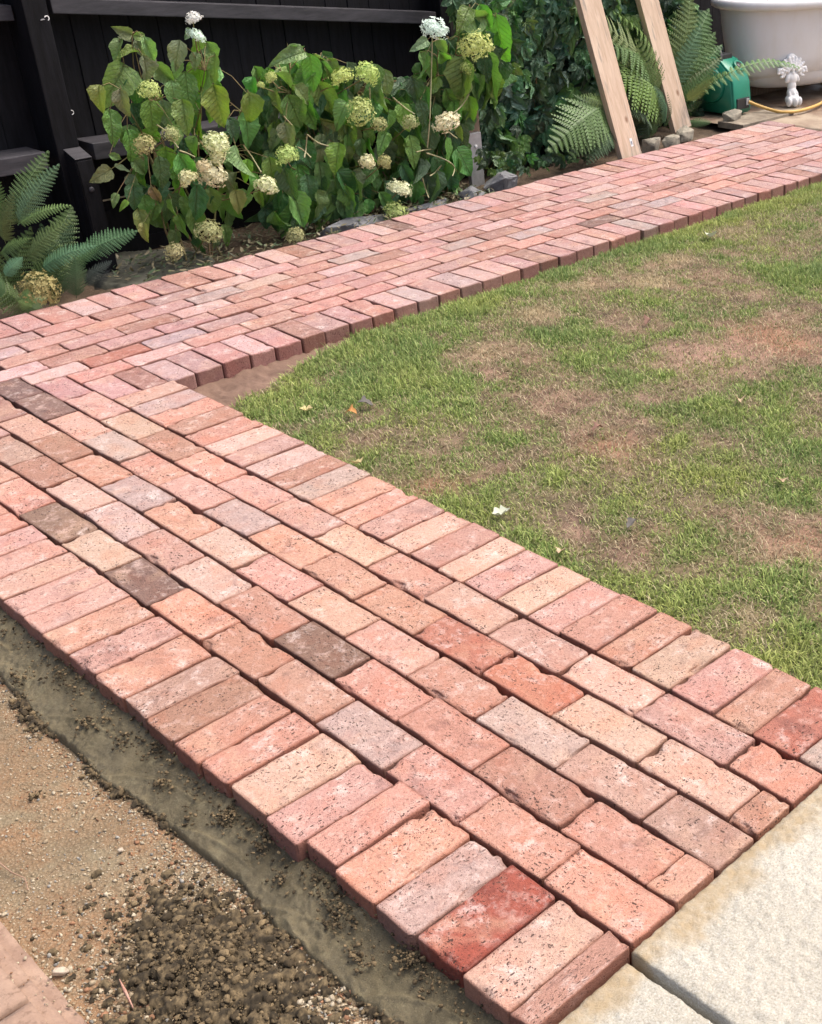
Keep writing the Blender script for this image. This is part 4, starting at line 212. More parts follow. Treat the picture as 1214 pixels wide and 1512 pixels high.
# ------------------------------------------------------------------ materials
class NT:
    def __init__(s, name):
        s.m = bpy.data.materials.new(name); s.m.use_nodes = True
        s.t = s.m.node_tree; s.b = s.t.nodes['Principled BSDF']
        s.b.inputs['Roughness'].default_value = .85
    def n(s, typ, props=None, **inp):
        nd = s.t.nodes.new('ShaderNode' + typ)
        for k, v in (props or {}).items(): setattr(nd, k, v)
        for k, v in inp.items():
            key = int(k[1:]) if k[0] == 'i' and k[1:].isdigit() else k.replace('_', ' ')
            s.set(nd.inputs[key], v)
        return nd
    def set(s, sock, v):
        if isinstance(v, bpy.types.NodeSocket): s.t.links.new(v, sock)
        elif isinstance(v, bpy.types.Node): s.t.links.new(v.outputs[0], sock)
        else:
            if hasattr(sock.default_value, '__len__') and not isinstance(v, (int, float)):
                v = list(v)
                if len(sock.default_value) == 4 and len(v) == 3: v = v + [1]
            sock.default_value = v
    def obj(s): return s.n('TexCoord').outputs['Object']
    def noise(s, co, scale, detail=4, rough=.55, dist=0.0):
        return s.n('TexNoise', Vector=co, Scale=scale, Detail=detail, Roughness=rough, Distortion=dist).outputs[0]
    def mapping(s, co, scale=(1, 1, 1), rot=(0, 0, 0)):
        return s.n('Mapping', Vector=co, Scale=scale, Rotation=rot).outputs[0]
    def ramp(s, f, lo, hi, a=0.0, b=1.0):
        return s.n('MapRange', {'clamp': True}, i0=f, i1=lo, i2=hi, i3=a, i4=b).outputs[0]
    def mix(s, f, a, b, mode='MIX'):
        nd = s.t.nodes.new('ShaderNodeMix'); nd.data_type = 'RGBA'; nd.blend_type = mode
        s.set(nd.inputs[0], f); s.set(nd.inputs[6], a); s.set(nd.inputs[7], b)
        return nd.outputs[2]
    def math(s, op, a, b=0.0, c=0.0):
        nd = s.t.nodes.new('ShaderNodeMath'); nd.operation = op
        s.set(nd.inputs[0], a); s.set(nd.inputs[1], b); s.set(nd.inputs[2], c)
        return nd.outputs[0]
    def bump(s, h, strength=.5, dist=.002, normal=None):
        nd = s.n('Bump', Strength=strength, Distance=dist, Height=h)
        if normal is not None: s.set(nd.inputs['Normal'], normal)
        return nd.outputs[0]
    def out(s, color=None, rough=None, normal=None, **k):
        if color is not None: s.set(s.b.inputs['Base Color'], color)
        if rough is not None: s.set(s.b.inputs['Roughness'], rough)
        if normal is not None: s.set(s.b.inputs['Normal'], normal)
        for kk, v in k.items(): s.set(s.b.inputs[kk.replace('_', ' ')], v)
        return s.m

def mat_brick():
    t = NT('old_brick')
    oi = t.n('ObjectInfo')
    off = t.n('VectorMath', {'operation': 'SCALE'}, i0=(37., 53., 71.))
    t.set(off.inputs['Scale'], oi.outputs['Random'])
    co = t.n('VectorMath', {'operation': 'ADD'}, i0=t.obj(), i1=off.outputs[0]).outputs[0]
    base = oi.outputs['Color']
    n_big = t.noise(co, 11, 3, .6, .4)
    n_mid = t.noise(co, 30, 5, .65, .3)
    n_mot = t.noise(co, 140, 4, .7)
    n_fine = t.noise(co, 420, 3, .75)
    red = t.mix(1, base, (1.03, .78, .68), 'MULTIPLY')
    dark = t.mix(1, base, (.56, .52, .56), 'MULTIPLY')
    c = t.mix(t.ramp(n_big, .50, .66, 0, .55), base, red)
    n_b2 = t.noise(t.mapping(co, (1, 1, 1), (.6, .3, 1.2)), 9, 4, .65, .6)
    c = t.mix(t.ramp(n_b2, .58, .68, 0, .6), c, dark)
    n_b3 = t.noise(t.mapping(co, (1, 1, 1), (1.6, .9, .2)), 7, 3, .6, .5)
    c = t.mix(t.ramp(n_b3, .54, .68, 0, .36), c, (.46, .30, .21))
    c = t.mix(t.ramp(n_mid, .52, .74, 0, .55), c, (.56, .42, .37))
    n_w = t.noise(t.mapping(co, (1, 1, 1), (.1, .8, .5)), 14, 6, .75, .2)
    c = t.mix(t.ramp(n_w, .56, .72, 0, .58), c, (.66, .58, .545))
    c = t.mix(1, c, t.n('CombineColor', i0=t.ramp(n_mot, .25, .75, .78, 1.2), i1=t.ramp(n_mot, .25, .75, .74, 1.22), i2=t.ramp(n_mot, .25, .75, .72, 1.22)).outputs[0], 'MULTIPLY')
    # pits: short dark dashes and dots
    def pits(scale, rot, thr, gate_s, gate):
        scale = tuple(v * .86 for v in scale)
        v = t.n('TexVoronoi', {'feature': 'F1'}, Vector=t.n('VectorMath', {'operation': 'ADD'}, i0=t.mapping(co, scale, rot), i1=t.n('VectorMath', {'operation': 'SCALE'}, i0=t.n('TexNoise', Vector=co, Scale=60.).outputs[1], Scale=1.3).outputs[0]).outputs[0], Scale=1.0)
        m = t.ramp(v.outputs['Distance'], thr * .65, thr, 1, 0)
        g = t.ramp(t.n('SeparateColor', i0=v.outputs['Color']).outputs[0], gate, gate + .02, 0, 1)
        return t.math('MULTIPLY', m, g)
    p1 = pits((75, 150, 100), (0, 0, .9), .27, 12, .40)
    p2 = pits((130, 85, 100), (0, 0, -.5), .22, 12, .55)
    p3 = pits((300, 300, 300), (0, 0, .7), .30, 12, .5)
    pit = t.math('MAXIMUM', t.math('MAXIMUM', p1, p2), p3)
    zone = t.ramp(t.noise(co, 13, 3), .40, .60, .25, 1)
    pit = t.math('MULTIPLY', pit, zone)
    c = t.mix(t.math('MULTIPLY', pit, .92), c, (.060, .030, .022))
    # the broken and unweathered sides are redder than the dusty tops
    nz = t.n('SeparateXYZ', i0=t.n('NewGeometry').outputs['Normal']).outputs[2]
    sidef = t.ramp(nz, .25, .85, .85, 0)
    c = t.mix(sidef, c, t.mix(1, c, (.84, .66, .56), 'MULTIPLY'))
    # grimy, knocked arrises
    sp = t.n('SeparateXYZ', i0=t.obj())
    ey = t.math('ADD', t.math('ABSOLUTE', sp.outputs[1]), t.math('MULTIPLY', t.math('SUBTRACT', n_mid, .5), .016))
    ex_ = t.math('ADD', t.math('ABSOLUTE', sp.outputs[0]), t.math('MULTIPLY', t.math('SUBTRACT', n_mid, .5), .016))
    eg = t.math('MAXIMUM', t.ramp(ey, .0455, .0505, 0, 1), t.ramp(ex_, .1015, .1065, 0, 1))
    c = t.mix(t.math('MULTIPLY', eg, .62), c, t.mix(1, base, (.56, .40, .34), 'MULTIPLY'))
    # sandy grain
    c = t.mix(t.ramp(n_fine, .56, .64, 0, .50), c, t.mix(1, c, (.50, .42, .38), 'MULTIPLY'))
    c = t.mix(t.ramp(n_fine, .44, .37, 0, .40), c, t.mix(1, c, (1.28, 1.32, 1.34), 'MULTIPLY'))
    h = t.math('ADD', t.math('MULTIPLY', n_mot, .75), t.math('MULTIPLY', n_fine, .5))
    h = t.math('ADD', h, t.math('MULTIPLY', n_mid, .8))
    h = t.math('SUBTRACT', h, t.math('MULTIPLY', pit, .9))
    return t.out(c, .92, t.bump(h, 1.0, .0030))

def mat_simple(name, ca, cb, scale=8, rough=.85, bscale=60, bstr=.4, bdist=.002, detail=5, lo=.35, hi=.65, spec=None, stretch=(1, 1, 1)):
    t = NT(name)
    co = t.mapping(t.obj(), stretch)
    c = t.mix(t.ramp(t.noise(co, scale, detail, .65, .2), lo, hi), ca, cb)
    n = t.bump(t.noise(co, bscale, 5, .7), bstr, bdist)
    m = t.out(c, rough, n)
    if spec is not None: t.b.inputs['Specular IOR Level'].default_value = spec
    return m

def mat_leaf(name='leaf_green', rough=.36, trans=.25, vein=.6):
    t = NT(name)
    oi = t.n('ObjectInfo')
    sep = t.n('SeparateXYZ', i0=t.obj())
    x, y = sep.outputs[0], sep.outputs[1]
    ax = t.math('ABSOLUTE', x)
    mid = t.ramp(ax, .004, .016, 1, 0)
    side = t.math('FRACT', t.math('MULTIPLY', t.math('SUBTRACT', y, t.math('MULTIPLY', ax, .9)), 8.5))
    side = t.ramp(t.math('ABSOLUTE', t.math('SUBTRACT', side, .5)), .0, .07, 1, 0)
    v = t.math('MAXIMUM', mid, t.math('MULTIPLY', side, .7))
    n1 = t.noise(t.n('VectorMath', {'operation': 'ADD'}, i0=t.obj(), i1=oi.outputs['Random']).outputs[0], 4, 4, .6)
    base = oi.outputs['Color']
    c = t.mix(t.ramp(n1, .35, .7, 0, .45), base, t.mix(1, base, (1.35, 1.12, .75), 'MULTIPLY'))
    c = t.mix(t.math('MULTIPLY', v, vein), c, t.mix(.5, base, (.35, .45, .16)))
    back = t.n('NewGeometry').outputs['Backfacing']
    c = t.mix(t.math('MULTIPLY', back, .4), c, (.18, .26, .14))
    h = t.math('ADD', t.math('MULTIPLY', v, -.6), t.math('MULTIPLY', n1, .8))
    m = t.out(c, rough, t.bump(h, .9, .03))
    t.b.inputs['Specular IOR Level'].default_value = .45
    tr = t.n('BsdfTranslucent', Color=t.mix(1, c, (1.1, 1.5, .5), 'MULTIPLY'))
    mx = t.n('MixShader', i0=trans); t.set(mx.inputs[1], t.b.outputs[0]); t.set(mx.inputs[2], tr.outputs[0])
    t.t.links.new(mx.outputs[0], t.t.nodes['Material Output'].inputs[0])
    return m

def mat_attr(name, rough=.7, trans=.25, noise_amt=0.0, nscale=200, bstr=0.0, bdist=.002):
    t = NT(name)
    c = t.n('Attribute', {'attribute_name': 'Col'}).outputs[0]
    if noise_amt:
        nn = t.noise(t.obj(), nscale, 4, .7)
        c = t.mix(noise_amt, c, t.mix(1, c, t.n('CombineColor', i0=t.ramp(nn, .3, .7, .4, 1.7), i1=t.ramp(nn, .3, .7, .4, 1.7), i2=t.ramp(nn, .3, .7, .4, 1.7)).outputs[0], 'MULTIPLY'))
    nrm = t.bump(t.noise(t.obj(), nscale * 1.5, 5, .7), bstr, bdist) if bstr else None
    m = t.out(c, rough, nrm)
    t.b.inputs['Specular IOR Level'].default_value = .3
    if trans:
        tr = t.n('BsdfTranslucent', Color=c)
        mx = t.n('MixShader', i0=trans); t.set(mx.inputs[1], t.b.outputs[0]); t.set(mx.inputs[2], tr.outputs[0])
        t.t.links.new(mx.outputs[0], t.t.nodes['Material Output'].inputs[0])
    return m

def mat_objcol(name, rough=.6, amt=.5, nscale=60, trans=0.0):
    t = NT(name)
    base = t.n('ObjectInfo').outputs['Color']
    nn = t.noise(t.obj(), nscale, 4, .65)
    c = t.mix(amt, base, t.mix(1, base, t.n('CombineColor', i0=t.ramp(nn, .3, .7, .5, 1.45), i1=t.ramp(nn, .3, .7, .5, 1.45), i2=t.ramp(nn, .3, .7, .5, 1.45)).outputs[0], 'MULTIPLY'))
    m = t.out(c, rough)
    if trans:
        tr = t.n('BsdfTranslucent', Color=c)
        mx = t.n('MixShader', i0=trans); t.set(mx.inputs[1], t.b.outputs[0]); t.set(mx.inputs[2], tr.outputs[0])
        t.t.links.new(mx.outputs[0], t.t.nodes['Material Output'].inputs[0])
    return m

M_BRICK = mat_brick()
M_LEAF = mat_leaf()
M_CREEP = mat_leaf('creeper_green', .38, .12, .4)
M_FERN = mat_objcol('fern_green', .5, .5, 25, .2)
M_STEM = mat_simple('plant_stem', (.16, .17, .06), (.22, .13, .07), 20)
M_GRASS = mat_attr('grass_blades', .6, .3)
M_PEB = mat_attr('pebble', .85, 0, .5, 250)
M_CRUMB = mat_attr('mortar_crumb', .9, 0, .6, 300, .6, .001)
M_PETAL = mat_objcol('petal', .7, .25, 3, .3)
M_BLACK = mat_simple('black_stain', (.0025, .0025, .0035), (.008, .008, .011), 9, .75, 30, .5, .003, stretch=(4, 4, .6), spec=.22)
M_BLACKTOP = mat_simple('toplit_black', (.022, .022, .027), (.050, .048, .057), 14, .6, 60, .4, .002, stretch=(.5, 3, 3))  # greyer copy of the black; light on upper faces put into the colour

# ------------------------------------------------------------------ ground and setting surfaces
def gsum(L, x, y):
    s = np.zeros_like(x)
    for px, py, r, w_ in L:
        s += w_ * np.exp(-((x - px) ** 2 + (y - py) ** 2) / (2 * (r * .8) ** 2))
    return s

t = NT('soil')
co = t.obj()
c = t.mix(t.ramp(t.noise(co, 6, 5, .7), .35, .65), (.050, .034, .022), (.12, .082, .050))
c = t.mix(t.ramp(t.noise(co, 90, 4, .7), .55, .7), c, (.16, .12, .08))
M_SOIL = t.out(c, .95, t.bump(t.noise(co, 40, 6, .75), .9, .01))

gx = np.concatenate([[-60, -20, -8], np.arange(-4, 9.01, .5), [14, 30, 60]])
gy = np.concatenate([[-60, -20, -8], np.arange(-4, 9.01, .5), [14, 30, 60]])
V, F = grid_np(gx, gy, np.full((len(gx), len(gy)), -.125))
link('ground', mesh_np('ground', V, F, M_SOIL), kind='structure')

# planting bed soil behind the path, lumpy
xs = np.arange(-.3, 5.75, .025); ys = np.arange(3.955, 5.6, .025)
X, Y = np.meshgrid(xs, ys, indexing='ij')
Z = -.055 + .035 * (fbm(X * 6, Y * 6, 3) - .5) + .02 * (fbm(X * 25, Y * 25, 4) - .5)
V, F = grid_np(xs, ys, Z)
link('soil_bed', mesh_np('soil_bed', V, F, M_SOIL, True), kind='structure')

# bedding under the bricks
t = NT('bedding_sand')
co = t.obj()
c = t.mix(t.ramp(t.noise(co, 20, 5, .7), .35, .65), (.055, .026, .017), (.13, .062, .040))
M_BED = t.out(c, .95, t.bump(t.noise(co, 150, 5, .75), .7, .003))
for x0, y0, x1, y1, nm in ((.014, .012, .985, 3.28, 'bedding'), (.985, 2.86, 5.77, 3.94, 'bedding'), (-.2, 3.28, .995, 3.95, 'bedding')):
    xs = np.arange(x0, x1 + .02, .02); ys = np.arange(y0, y1 + .02, .02)
    xs = xs[xs <= x1]; ys = ys[ys <= y1]
    X, Y = np.meshgrid(xs, ys, indexing='ij')
    V, F = grid_np(xs, ys, (-.046 if x1 > 1 else -.030) + .016 * (fbm(X * 30, Y * 30, 8) - .5))
    link(nm, mesh_np(nm, V, F, M_BED, True), kind='structure')

# lawn surface
def lawn_h(x, y):
    h = -.044 - .010 * np.exp(-((y - 2.85) / .10) ** 2) + .022 * (fbm(x * 1.6, y * 1.6, 21, 3) - .5) + .010 * (fbm(x * 14, y * 14, 22, 4) - .5)
    return h
def greenness(x, y):
    g = .55 + 1.4 * (fbm(x * 2.6, y * 2.6, 31, 4) - .5) + gsum(PATCH, x, y) * .62 + 1.9 * (fbm(x * 11, y * 11, 37, 4, .6) - .5)
    g += .45 * np.exp(-((y - 2.72) / .16) ** 2) + .30 * np.exp(-((x - 1.08) / .12) ** 2)
    return np.clip(g, 0, 1.3)
def trench(x, y):      # bare haunched triangle in the inner corner of the path: 1 inside
    return ((y > 2.580 + (x - 1.0) * .36 + .03 * (fbm(x * 22, y * 22, 33, 3) - .5)) & (x < 1.75)) * 1.0
xs = np.arange(1.0, 7.6, .022); ys = np.arange(-1.4, 2.85, .022)
X, Y = np.meshgrid(xs, ys, indexing='ij')
Z = lawn_h(X, Y) - .03 * trench(X, Y)
V, F = grid_np(xs, ys, Z)
gg = greenness(V[:, 0], V[:, 1])
redd = np.clip(gsum(REDDISH, V[:, 0], V[:, 1]) + .5 * (fbm(V[:, 0] * 5, V[:, 1] * 5, 5) - .4), 0, 1)
stw = np.clip(gsum(STRAW, V[:, 0], V[:, 1]), 0, 1)
nn = fbm(V[:, 0] * 20, V[:, 1] * 20, 41, 4)[:, None]
nn = np.clip((nn - .5) * 1.8 + .5 + .9 * (fbm(V[:, 0] * 22 + 3, V[:, 1] * 22, 43, 3)[:, None] - .5), 0, 1)
cb = np.array([.150, .100, .072]) * (.45 + 1.05 * nn)
cb = cb * (1 - redd[:, None] * .7) + np.array([.27, .135, .078]) * redd[:, None] * .7
cb = cb * (1 - stw[:, None] * .7) + np.array([.38, .31, .17]) * stw[:, None] * .7
pk = np.clip(gsum([(2.45, 1.67, .16, 1.), (2.2, 1.6, .1, .5)], V[:, 0], V[:, 1]), 0, 1)[:, None]
cb = cb * (1 - pk * .6) + np.array([.36, .22, .17]) * pk * .6
cg = np.array([.085, .10, .035])
k = np.clip(gg, 0, 1)[:, None]
cc = cb * (1 - k) + cg * k
M_TURF = mat_attr('turf_soil', .95, 0, .6, 160, .8, .004)
link('lawn', mesh_np('lawn', V, F, M_TURF, True, cc), kind='structure')

# grass blades
def blades(n, x0, x1, y0, y1, seed):
    r = np.random.default_rng(seed)
    x = r.uniform(x0, x1, n); y = r.uniform(y0, y1, n)
    g = greenness(x, y); g = np.where(np.isnan(g), 0, g)
    stw = np.clip(gsum(STRAW, x, y), 0, 1)
    keep = (r.random(n) < np.clip(.38 + .62 * g + .3 * stw, 0, 1)) & (trench(x + .02, y + .015) < .5)
    # slanted visible region only
    keep &= (y > .0 + (x - 1.9) * .62 - .35)
    x, y, g, stw = x[keep], y[keep], g[keep], stw[keep]
    n = len(x)
    dead = r.random(n) < np.clip(.86 - .80 * g + .35 * stw, .10, .94)
    tuft = np.clip(g - .85, 0, .6) * 1.2
    edge = np.exp(-((y - 2.78) / .06) ** 2)
    L = r.uniform(.009, .025, n) * (.55 + .6 * np.clip(g, 0, 1)) + tuft * .035 * r.random(n) + edge * .014 * r.random(n)
    L = np.where(dead, r.uniform(.012, .032, n), L)
    Wd = np.where(dead, r.uniform(.0007, .0014, n), r.uniform(.0009, .0020, n))
    th = r.uniform(0, 2 * np.pi, n)
    lean = np.where(dead, r.uniform(.9, 1.5, n), r.uniform(.3, 1.5, n))
    z0 = lawn_h(x, y) - .002
    d = np.stack([np.cos(th), np.sin(th)], 1); s = np.stack([-np.sin(th), np.cos(th)], 1)
    V = np.zeros((n, 7, 3), np.float32)
    a0 = lean * .45; a = np.zeros(n); pos = np.zeros((n, 2)); zz = np.zeros(n)
    for lv in range(4):
        wv = Wd * (1.0, .95, .7, 0)[lv]
        if lv < 3:
            for q, sg in ((0, -1), (1, 1)):
                V[:, lv * 2 + q, 0] = x + pos[:, 0] + s[:, 0] * wv * sg
                V[:, lv * 2 + q, 1] = y + pos[:, 1] + s[:, 1] * wv * sg
                V[:, lv * 2 + q, 2] = z0 + zz
        else:
            V[:, 6, 0] = x + pos[:, 0]; V[:, 6, 1] = y + pos[:, 1]; V[:, 6, 2] = z0 + zz
        ang = a0 + lean * .75 * lv / 2
        pos += d * (np.sin(ang) * L / 3)[:, None]; zz = zz + np.cos(ang) * L / 3
    i = np.arange(n)[:, None] * 7
    Q = np.concatenate([i + np.array([0, 1, 3, 2]), i + np.array([2, 3, 5, 4])], 0)
    T = i + np.array([4, 5, 6])
    u = r.random((n, 1)); big = fbm(x * 3, y * 3, 51, 3)[:, None]
    green = np.array([.105, .190, .040]) * (1 - u) + np.array([.38, .43, .15]) * u ** 1.2
    green = green * (.90 + .6 * big)
    yel = np.clip((big - .45) * 3, 0, 1) * .5
    green = green * (1 - yel) + np.array([.36, .35, .10]) * yel
    blue = np.clip((fbm(x * 4 + 9, y * 4, 57, 3)[:, None] - .5) * 3, 0, 1) * .4
    green = green * (1 - blue) + np.array([.10, .18, .075]) * blue
    straw = np.array([.20, .145, .075]) * (1 - u) + np.array([.52, .45, .29]) * u ** 1.3
    c = np.where(dead[:, None], straw, green)
    C = np.repeat(c[:, None, :], 7, 1).astype(np.float32)
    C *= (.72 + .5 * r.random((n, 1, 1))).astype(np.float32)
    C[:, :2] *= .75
    return V.reshape(-1, 3), Q, T, C.reshape(-1, 3)
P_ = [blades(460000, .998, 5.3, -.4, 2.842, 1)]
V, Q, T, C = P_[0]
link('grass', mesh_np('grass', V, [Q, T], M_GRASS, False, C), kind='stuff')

# sandy mortar haunch in the inner corner
t = NT('haunch_mortar')
co = t.obj()
c = t.mix(t.ramp(t.noise(co, 7, 5, .7, .5), .35, .65), (.105, .062, .043), (.18, .112, .080))
c = t.mix(t.ramp(t.noise(co, 120, 4, .7), .55, .75), c, (.12, .07, .045))
M_HAUNCH = t.out(c, .9, t.bump(t.noise(co, 45, 6, .7), .8, .004))
xs = np.arange(.998, 1.95, .008); ys = np.arange(2.45, 2.852, .008)
X, Y = np.meshgrid(xs, ys, indexing='ij')
Z = -.066 + .014 * (fbm(X * 9, Y * 9, 61) - .5) + .020 * (fbm(X * 34, Y * 20, 62) - .5) + .006 * (fbm(X * 90, Y * 60, 63) - .5) + .012 * np.clip((Y - 2.80) / .05, 0, 1)
Z -= .05 * np.clip((2.57 + (X - 1.0) * .36 - Y) / .05, 0, 1)
V, F = grid_np(xs, ys, Z)
link('mortar_haunch', mesh_np('mortar_haunch', V, F, M_HAUNCH, True),
     label='smooth brown mortar wedge in the inside corner between brick path and lawn', cat='mortar')

# ------------------------------------------------------------------ bricks
def axis(n_half, coarse):
    e = [0, .0018, .004, .007, .011, .016]
    m = np.arange(.016 + coarse, 2 * n_half - .016 - coarse * .5, coarse)
    return np.array(e + list(m) + [2 * n_half - v for v in reversed(e)]) - n_half

def brick_mesh(L, W, H, seed, worn=1.0, coarse=.009):
    rd = random.Random(seed)
    hx, hy, hz = L / 2, W / 2, H / 2
    ax, ay = axis(hx, coarse), axis(hy, coarse)
    az = np.array([-hz, -hz + .02, hz - .02, hz - .011, hz - .007, hz - .004, hz - .0018, hz])
    idx = {}; V = []; F = []
    def vid(x, y, z):
        k = (round(x, 5), round(y, 5), round(z, 5))
        if k not in idx: idx[k] = len(V); V.append([x, y, z])
        return idx[k]
    def face(A, B, f):
        for i in range(len(A) - 1):
            for j in range(len(B) - 1):
                F.append([vid(*f(A[i], B[j])), vid(*f(A[i + 1], B[j])), vid(*f(A[i + 1], B[j + 1])), vid(*f(A[i], B[j + 1]))])
    face(ax, ay, lambda a, b: (a, b, hz))
    face(ay, az, lambda a, b: (hx, a, b)); face(az, ay, lambda a, b: (-hx, b, a))
    face(az, ax, lambda a, b: (b, hy, a)); face(ax, az, lambda a, b: (a, -hy, b))
    so = Vector((seed * 3.7, seed * 1.3, seed * 2.1))
    rc = {(sx, sy): rd.uniform(.003, .007) * worn + (rd.random() < .16) * rd.uniform(.004, .012) for sx in (-1, 1) for sy in (-1, 1)}
    chips = []
    for _ in range(rd.randint(2, 6)):
        if rd.random() < .55: cx, cy = rd.uniform(-hx, hx), rd.choice((-1, 1)) * hy
        else: cx, cy = rd.choice((-1, 1)) * hx, rd.uniform(-hy, hy)
        chips.append((Vector((cx, cy, hz + .003)), rd.choice((.005, .006, .007, .008, .009, .013)) * worn, rd.uniform(.8, 2.6)))
    skew = [rd.uniform(-.0022, .0022) for _ in range(6)]
    out = []
    for x, y, z in V:
        p = Vector((x, y, z))
        nv = .5 + .5 * noise.noise(p * 28 + so)
        r = (.0016 + .0036 * nv * worn)
        c = Vector((max(-hx + r, min(hx - r, x)), max(-hy + r, min(hy - r, y)), max(-hz, min(hz - r, z))))
        d = p - c
        if d.length > 1e-7:
            p = c + d * (max(abs(d.x), abs(d.y), abs(d.z)) / d.length)
        q = rc[(1 if x > 0 else -1, 1 if y > 0 else -1)]
        cx, cy = max(-hx + q, min(hx - q, p.x)), max(-hy + q, min(hy - q, p.y))
        dx, dy = p.x - cx, p.y - cy
        l = math.hypot(dx, dy)
        if l > 1e-7 and abs(dx) > 1e-9 and abs(dy) > 1e-9:
            k = max(abs(dx), abs(dy)) / l
            p.x, p.y = cx + dx * k, cy + dy * k
        for cc_, cr, asp in chips:
            dd = Vector(((p.x - cc_.x) / (asp if abs(cc_.y) >= hy - 1e-4 else 1), (p.y - cc_.y) / (asp if abs(cc_.y) < hy - 1e-4 else 1), p.z - cc_.z))
            dl = dd.length * (1 + .5 * noise.noise(p * 90 + so))
            if dl < cr:
                a = (cr - dl)
                inn = Vector((-math.copysign(1, p.x) if abs(cc_.x) >= hx - 1e-4 else 0, -math.copysign(1, p.y) if abs(cc_.y) >= hy - 1e-4 else 0, -.8))
                p += inn.normalized() * a * .9
        # outline waviness, skew and surface relief
        wob = noise.noise(Vector((x, y, 0)) * 14 + so * 2) * .0024
        p.x += (wob + skew[0] * y / hy) * (abs(x) / hx) ** 3 * math.copysign(1, x)
        p.y += (noise.noise(Vector((y, x, 3)) * 14 + so) * .0024 + skew[1] * x / hx) * (abs(y) / hy) ** 3
        if z > 0:
            top = (z + hz) / H
            p.z += top * (noise.noise(Vector((x, y, 0)) * 12 + so) * .0022 + noise.noise(Vector((x, y, 1)) * 55 + so) * .0009 + noise.noise(Vector((x, y, 1)) * 160 + so) * .0004 + skew[2] * x / hx * .4)
        out.append(p)
    off = Vector((0, 0, -hz))
    return mesh_np('brick', [tuple(p + off) for p in out], [np.array(F)], M_BRICK, True)

BL, BW, BH = .2165, .1045, .0645
FULL = [brick_mesh(BL, BW, BH, s + 1, 1.0 if s % 3 else 1.3) for s in range(22)]
HALF = [brick_mesh(.1085, BW, BH, s + 60) for s in range(5)]
FARM = [brick_mesh(BL, BW, BH, s + 90, .9, .03) for s in range(10)]
PAL = {'pk': (216, 169, 156), 'or': (215, 160, 138), 'pl': (224, 188, 169), 'rd': (193, 116, 95), 'rdd': (176, 86, 68), 'dk': (142, 112, 98), 'gr': (198, 180, 171),
       'pu': (196, 159, 148), 'wh': (230, 196, 182), 'tan': (214, 167, 143), 'br': (182, 136, 114)}
KA = .56
def bcol(k, y0_=0.0):
    q = .12 if k in ('dk', 'rdd') else .30
    c = lin([v * (1 - q) + m_ * q for v, m_ in zip(PAL[k], (222., 184., 170.) if y0_ > 1.5 else (220., 174., 156.))])
    j = random.uniform(.88, 1.1)
    return [min(.9, v * KA * j * random.uniform(.96, 1.04)) for v in c]
WN = (['pk'] * 6 + ['or'] * 6 + ['pl'] * 2 + ['gr'] * 1 + ['br'] * 1 + ['pu'] * 1 + ['wh'] * 1 + ['rd'] * 1)
WF = (['pk'] * 9 + ['or'] * 3 + ['pu'] * 3 + ['wh'] * 3 + ['br'] * 2 + ['gr'] * 2 + ['or'] * 1 + ['pl'])
used = set()
NB = 0
def put_brick(parent, x0, x1, y0, y1, along, far=False, z=0.0):
    """brick filling the cell; along = 'x' or 'y' for its long axis"""
    global NB
    cx, cy = (x0 + x1) / 2, (y0 + y1) / 2
    kind = None
    for i, (sx, sy, k) in enumerate(SPEC):
        if x0 <= sx <= x1 and y0 <= sy <= y1: kind = k
    jg = random.uniform(.0025, .0052)
    lx, ly = (x1 - x0, y1 - y0) if along == 'x' else (y1 - y0, x1 - x0)
    wj = (.0075 if along == 'x' else .0050) if y0 > 2.8 else (.0046 if along == 'y' else .0036)
    if lx < .165: me = random.choice(HALF); sx = (lx - jg) / .1085
    else: me = random.choice(FARM if far else FULL); sx = (lx - jg) / BL
    sy = (ly - wj) / BW
    if random.random() < .5: sx = -sx; sy = -sy
    rz = random.gauss(0, .006) + (math.pi / 2 if along == 'y' else 0)
    m = Matrix.Translation((cx + random.gauss(0, .0009), cy + random.gauss(0, .0009), z + random.gauss(0, .0006 if far else .0011))) @ \
        Euler((random.gauss(0, .002 if far else .0045), random.gauss(0, .002 if far else .0035), rz)).to_matrix().to_4x4() @ Matrix.Diagonal((sx, sy, 1, 1))
    col = bcol(kind or random.choice(WF if far else WN), y0)
    if y0 > 2.8: col[0] *= .93; col[1] *= .93; col[2] *= 1.06      # the bricks of the far stretch are tinted a little darker and bluer
    o = link('brick', me, parent, m, col)
    NB += 1
    return o

W = .997; LH = .2195; PR = .1112
pa = empty('path', (0, 0, 0), kind='structure')
pb = empty('path', (1.0, 2.845, 0), kind='structure')
Redge = [.003, .075, .187, .289, .409, .525, .63, .747, .853, .962, 1.081, 1.181, 1.293, 1.4, 1.513, 1.615, 1.732, 1.844, 1.945, 2.062, 2.172, 2.282, 2.398, 2.51, 2.625, 2.743, 2.845]
Ledge = [.003, .057, .168, .287, .394, .517, .614, .721, .856, .956, 1.054, 1.172, 1.272, 1.402, 1.523, 1.645, 1.754]
while Ledge[-1] < 3.2: Ledge.append(Ledge[-1] + .1115)
for a, b in zip(Redge, Redge[1:]):
    dx = random.gauss(0, .002)
    put_brick(pa, W - LH + .002 + dx, W + dx + .001, a, b, 'x')
for a, b in zip(Ledge, Ledge[1:]):
    dx = random.gauss(0, .003)
    put_brick(pa, dx, LH + dx, a, b, 'x')
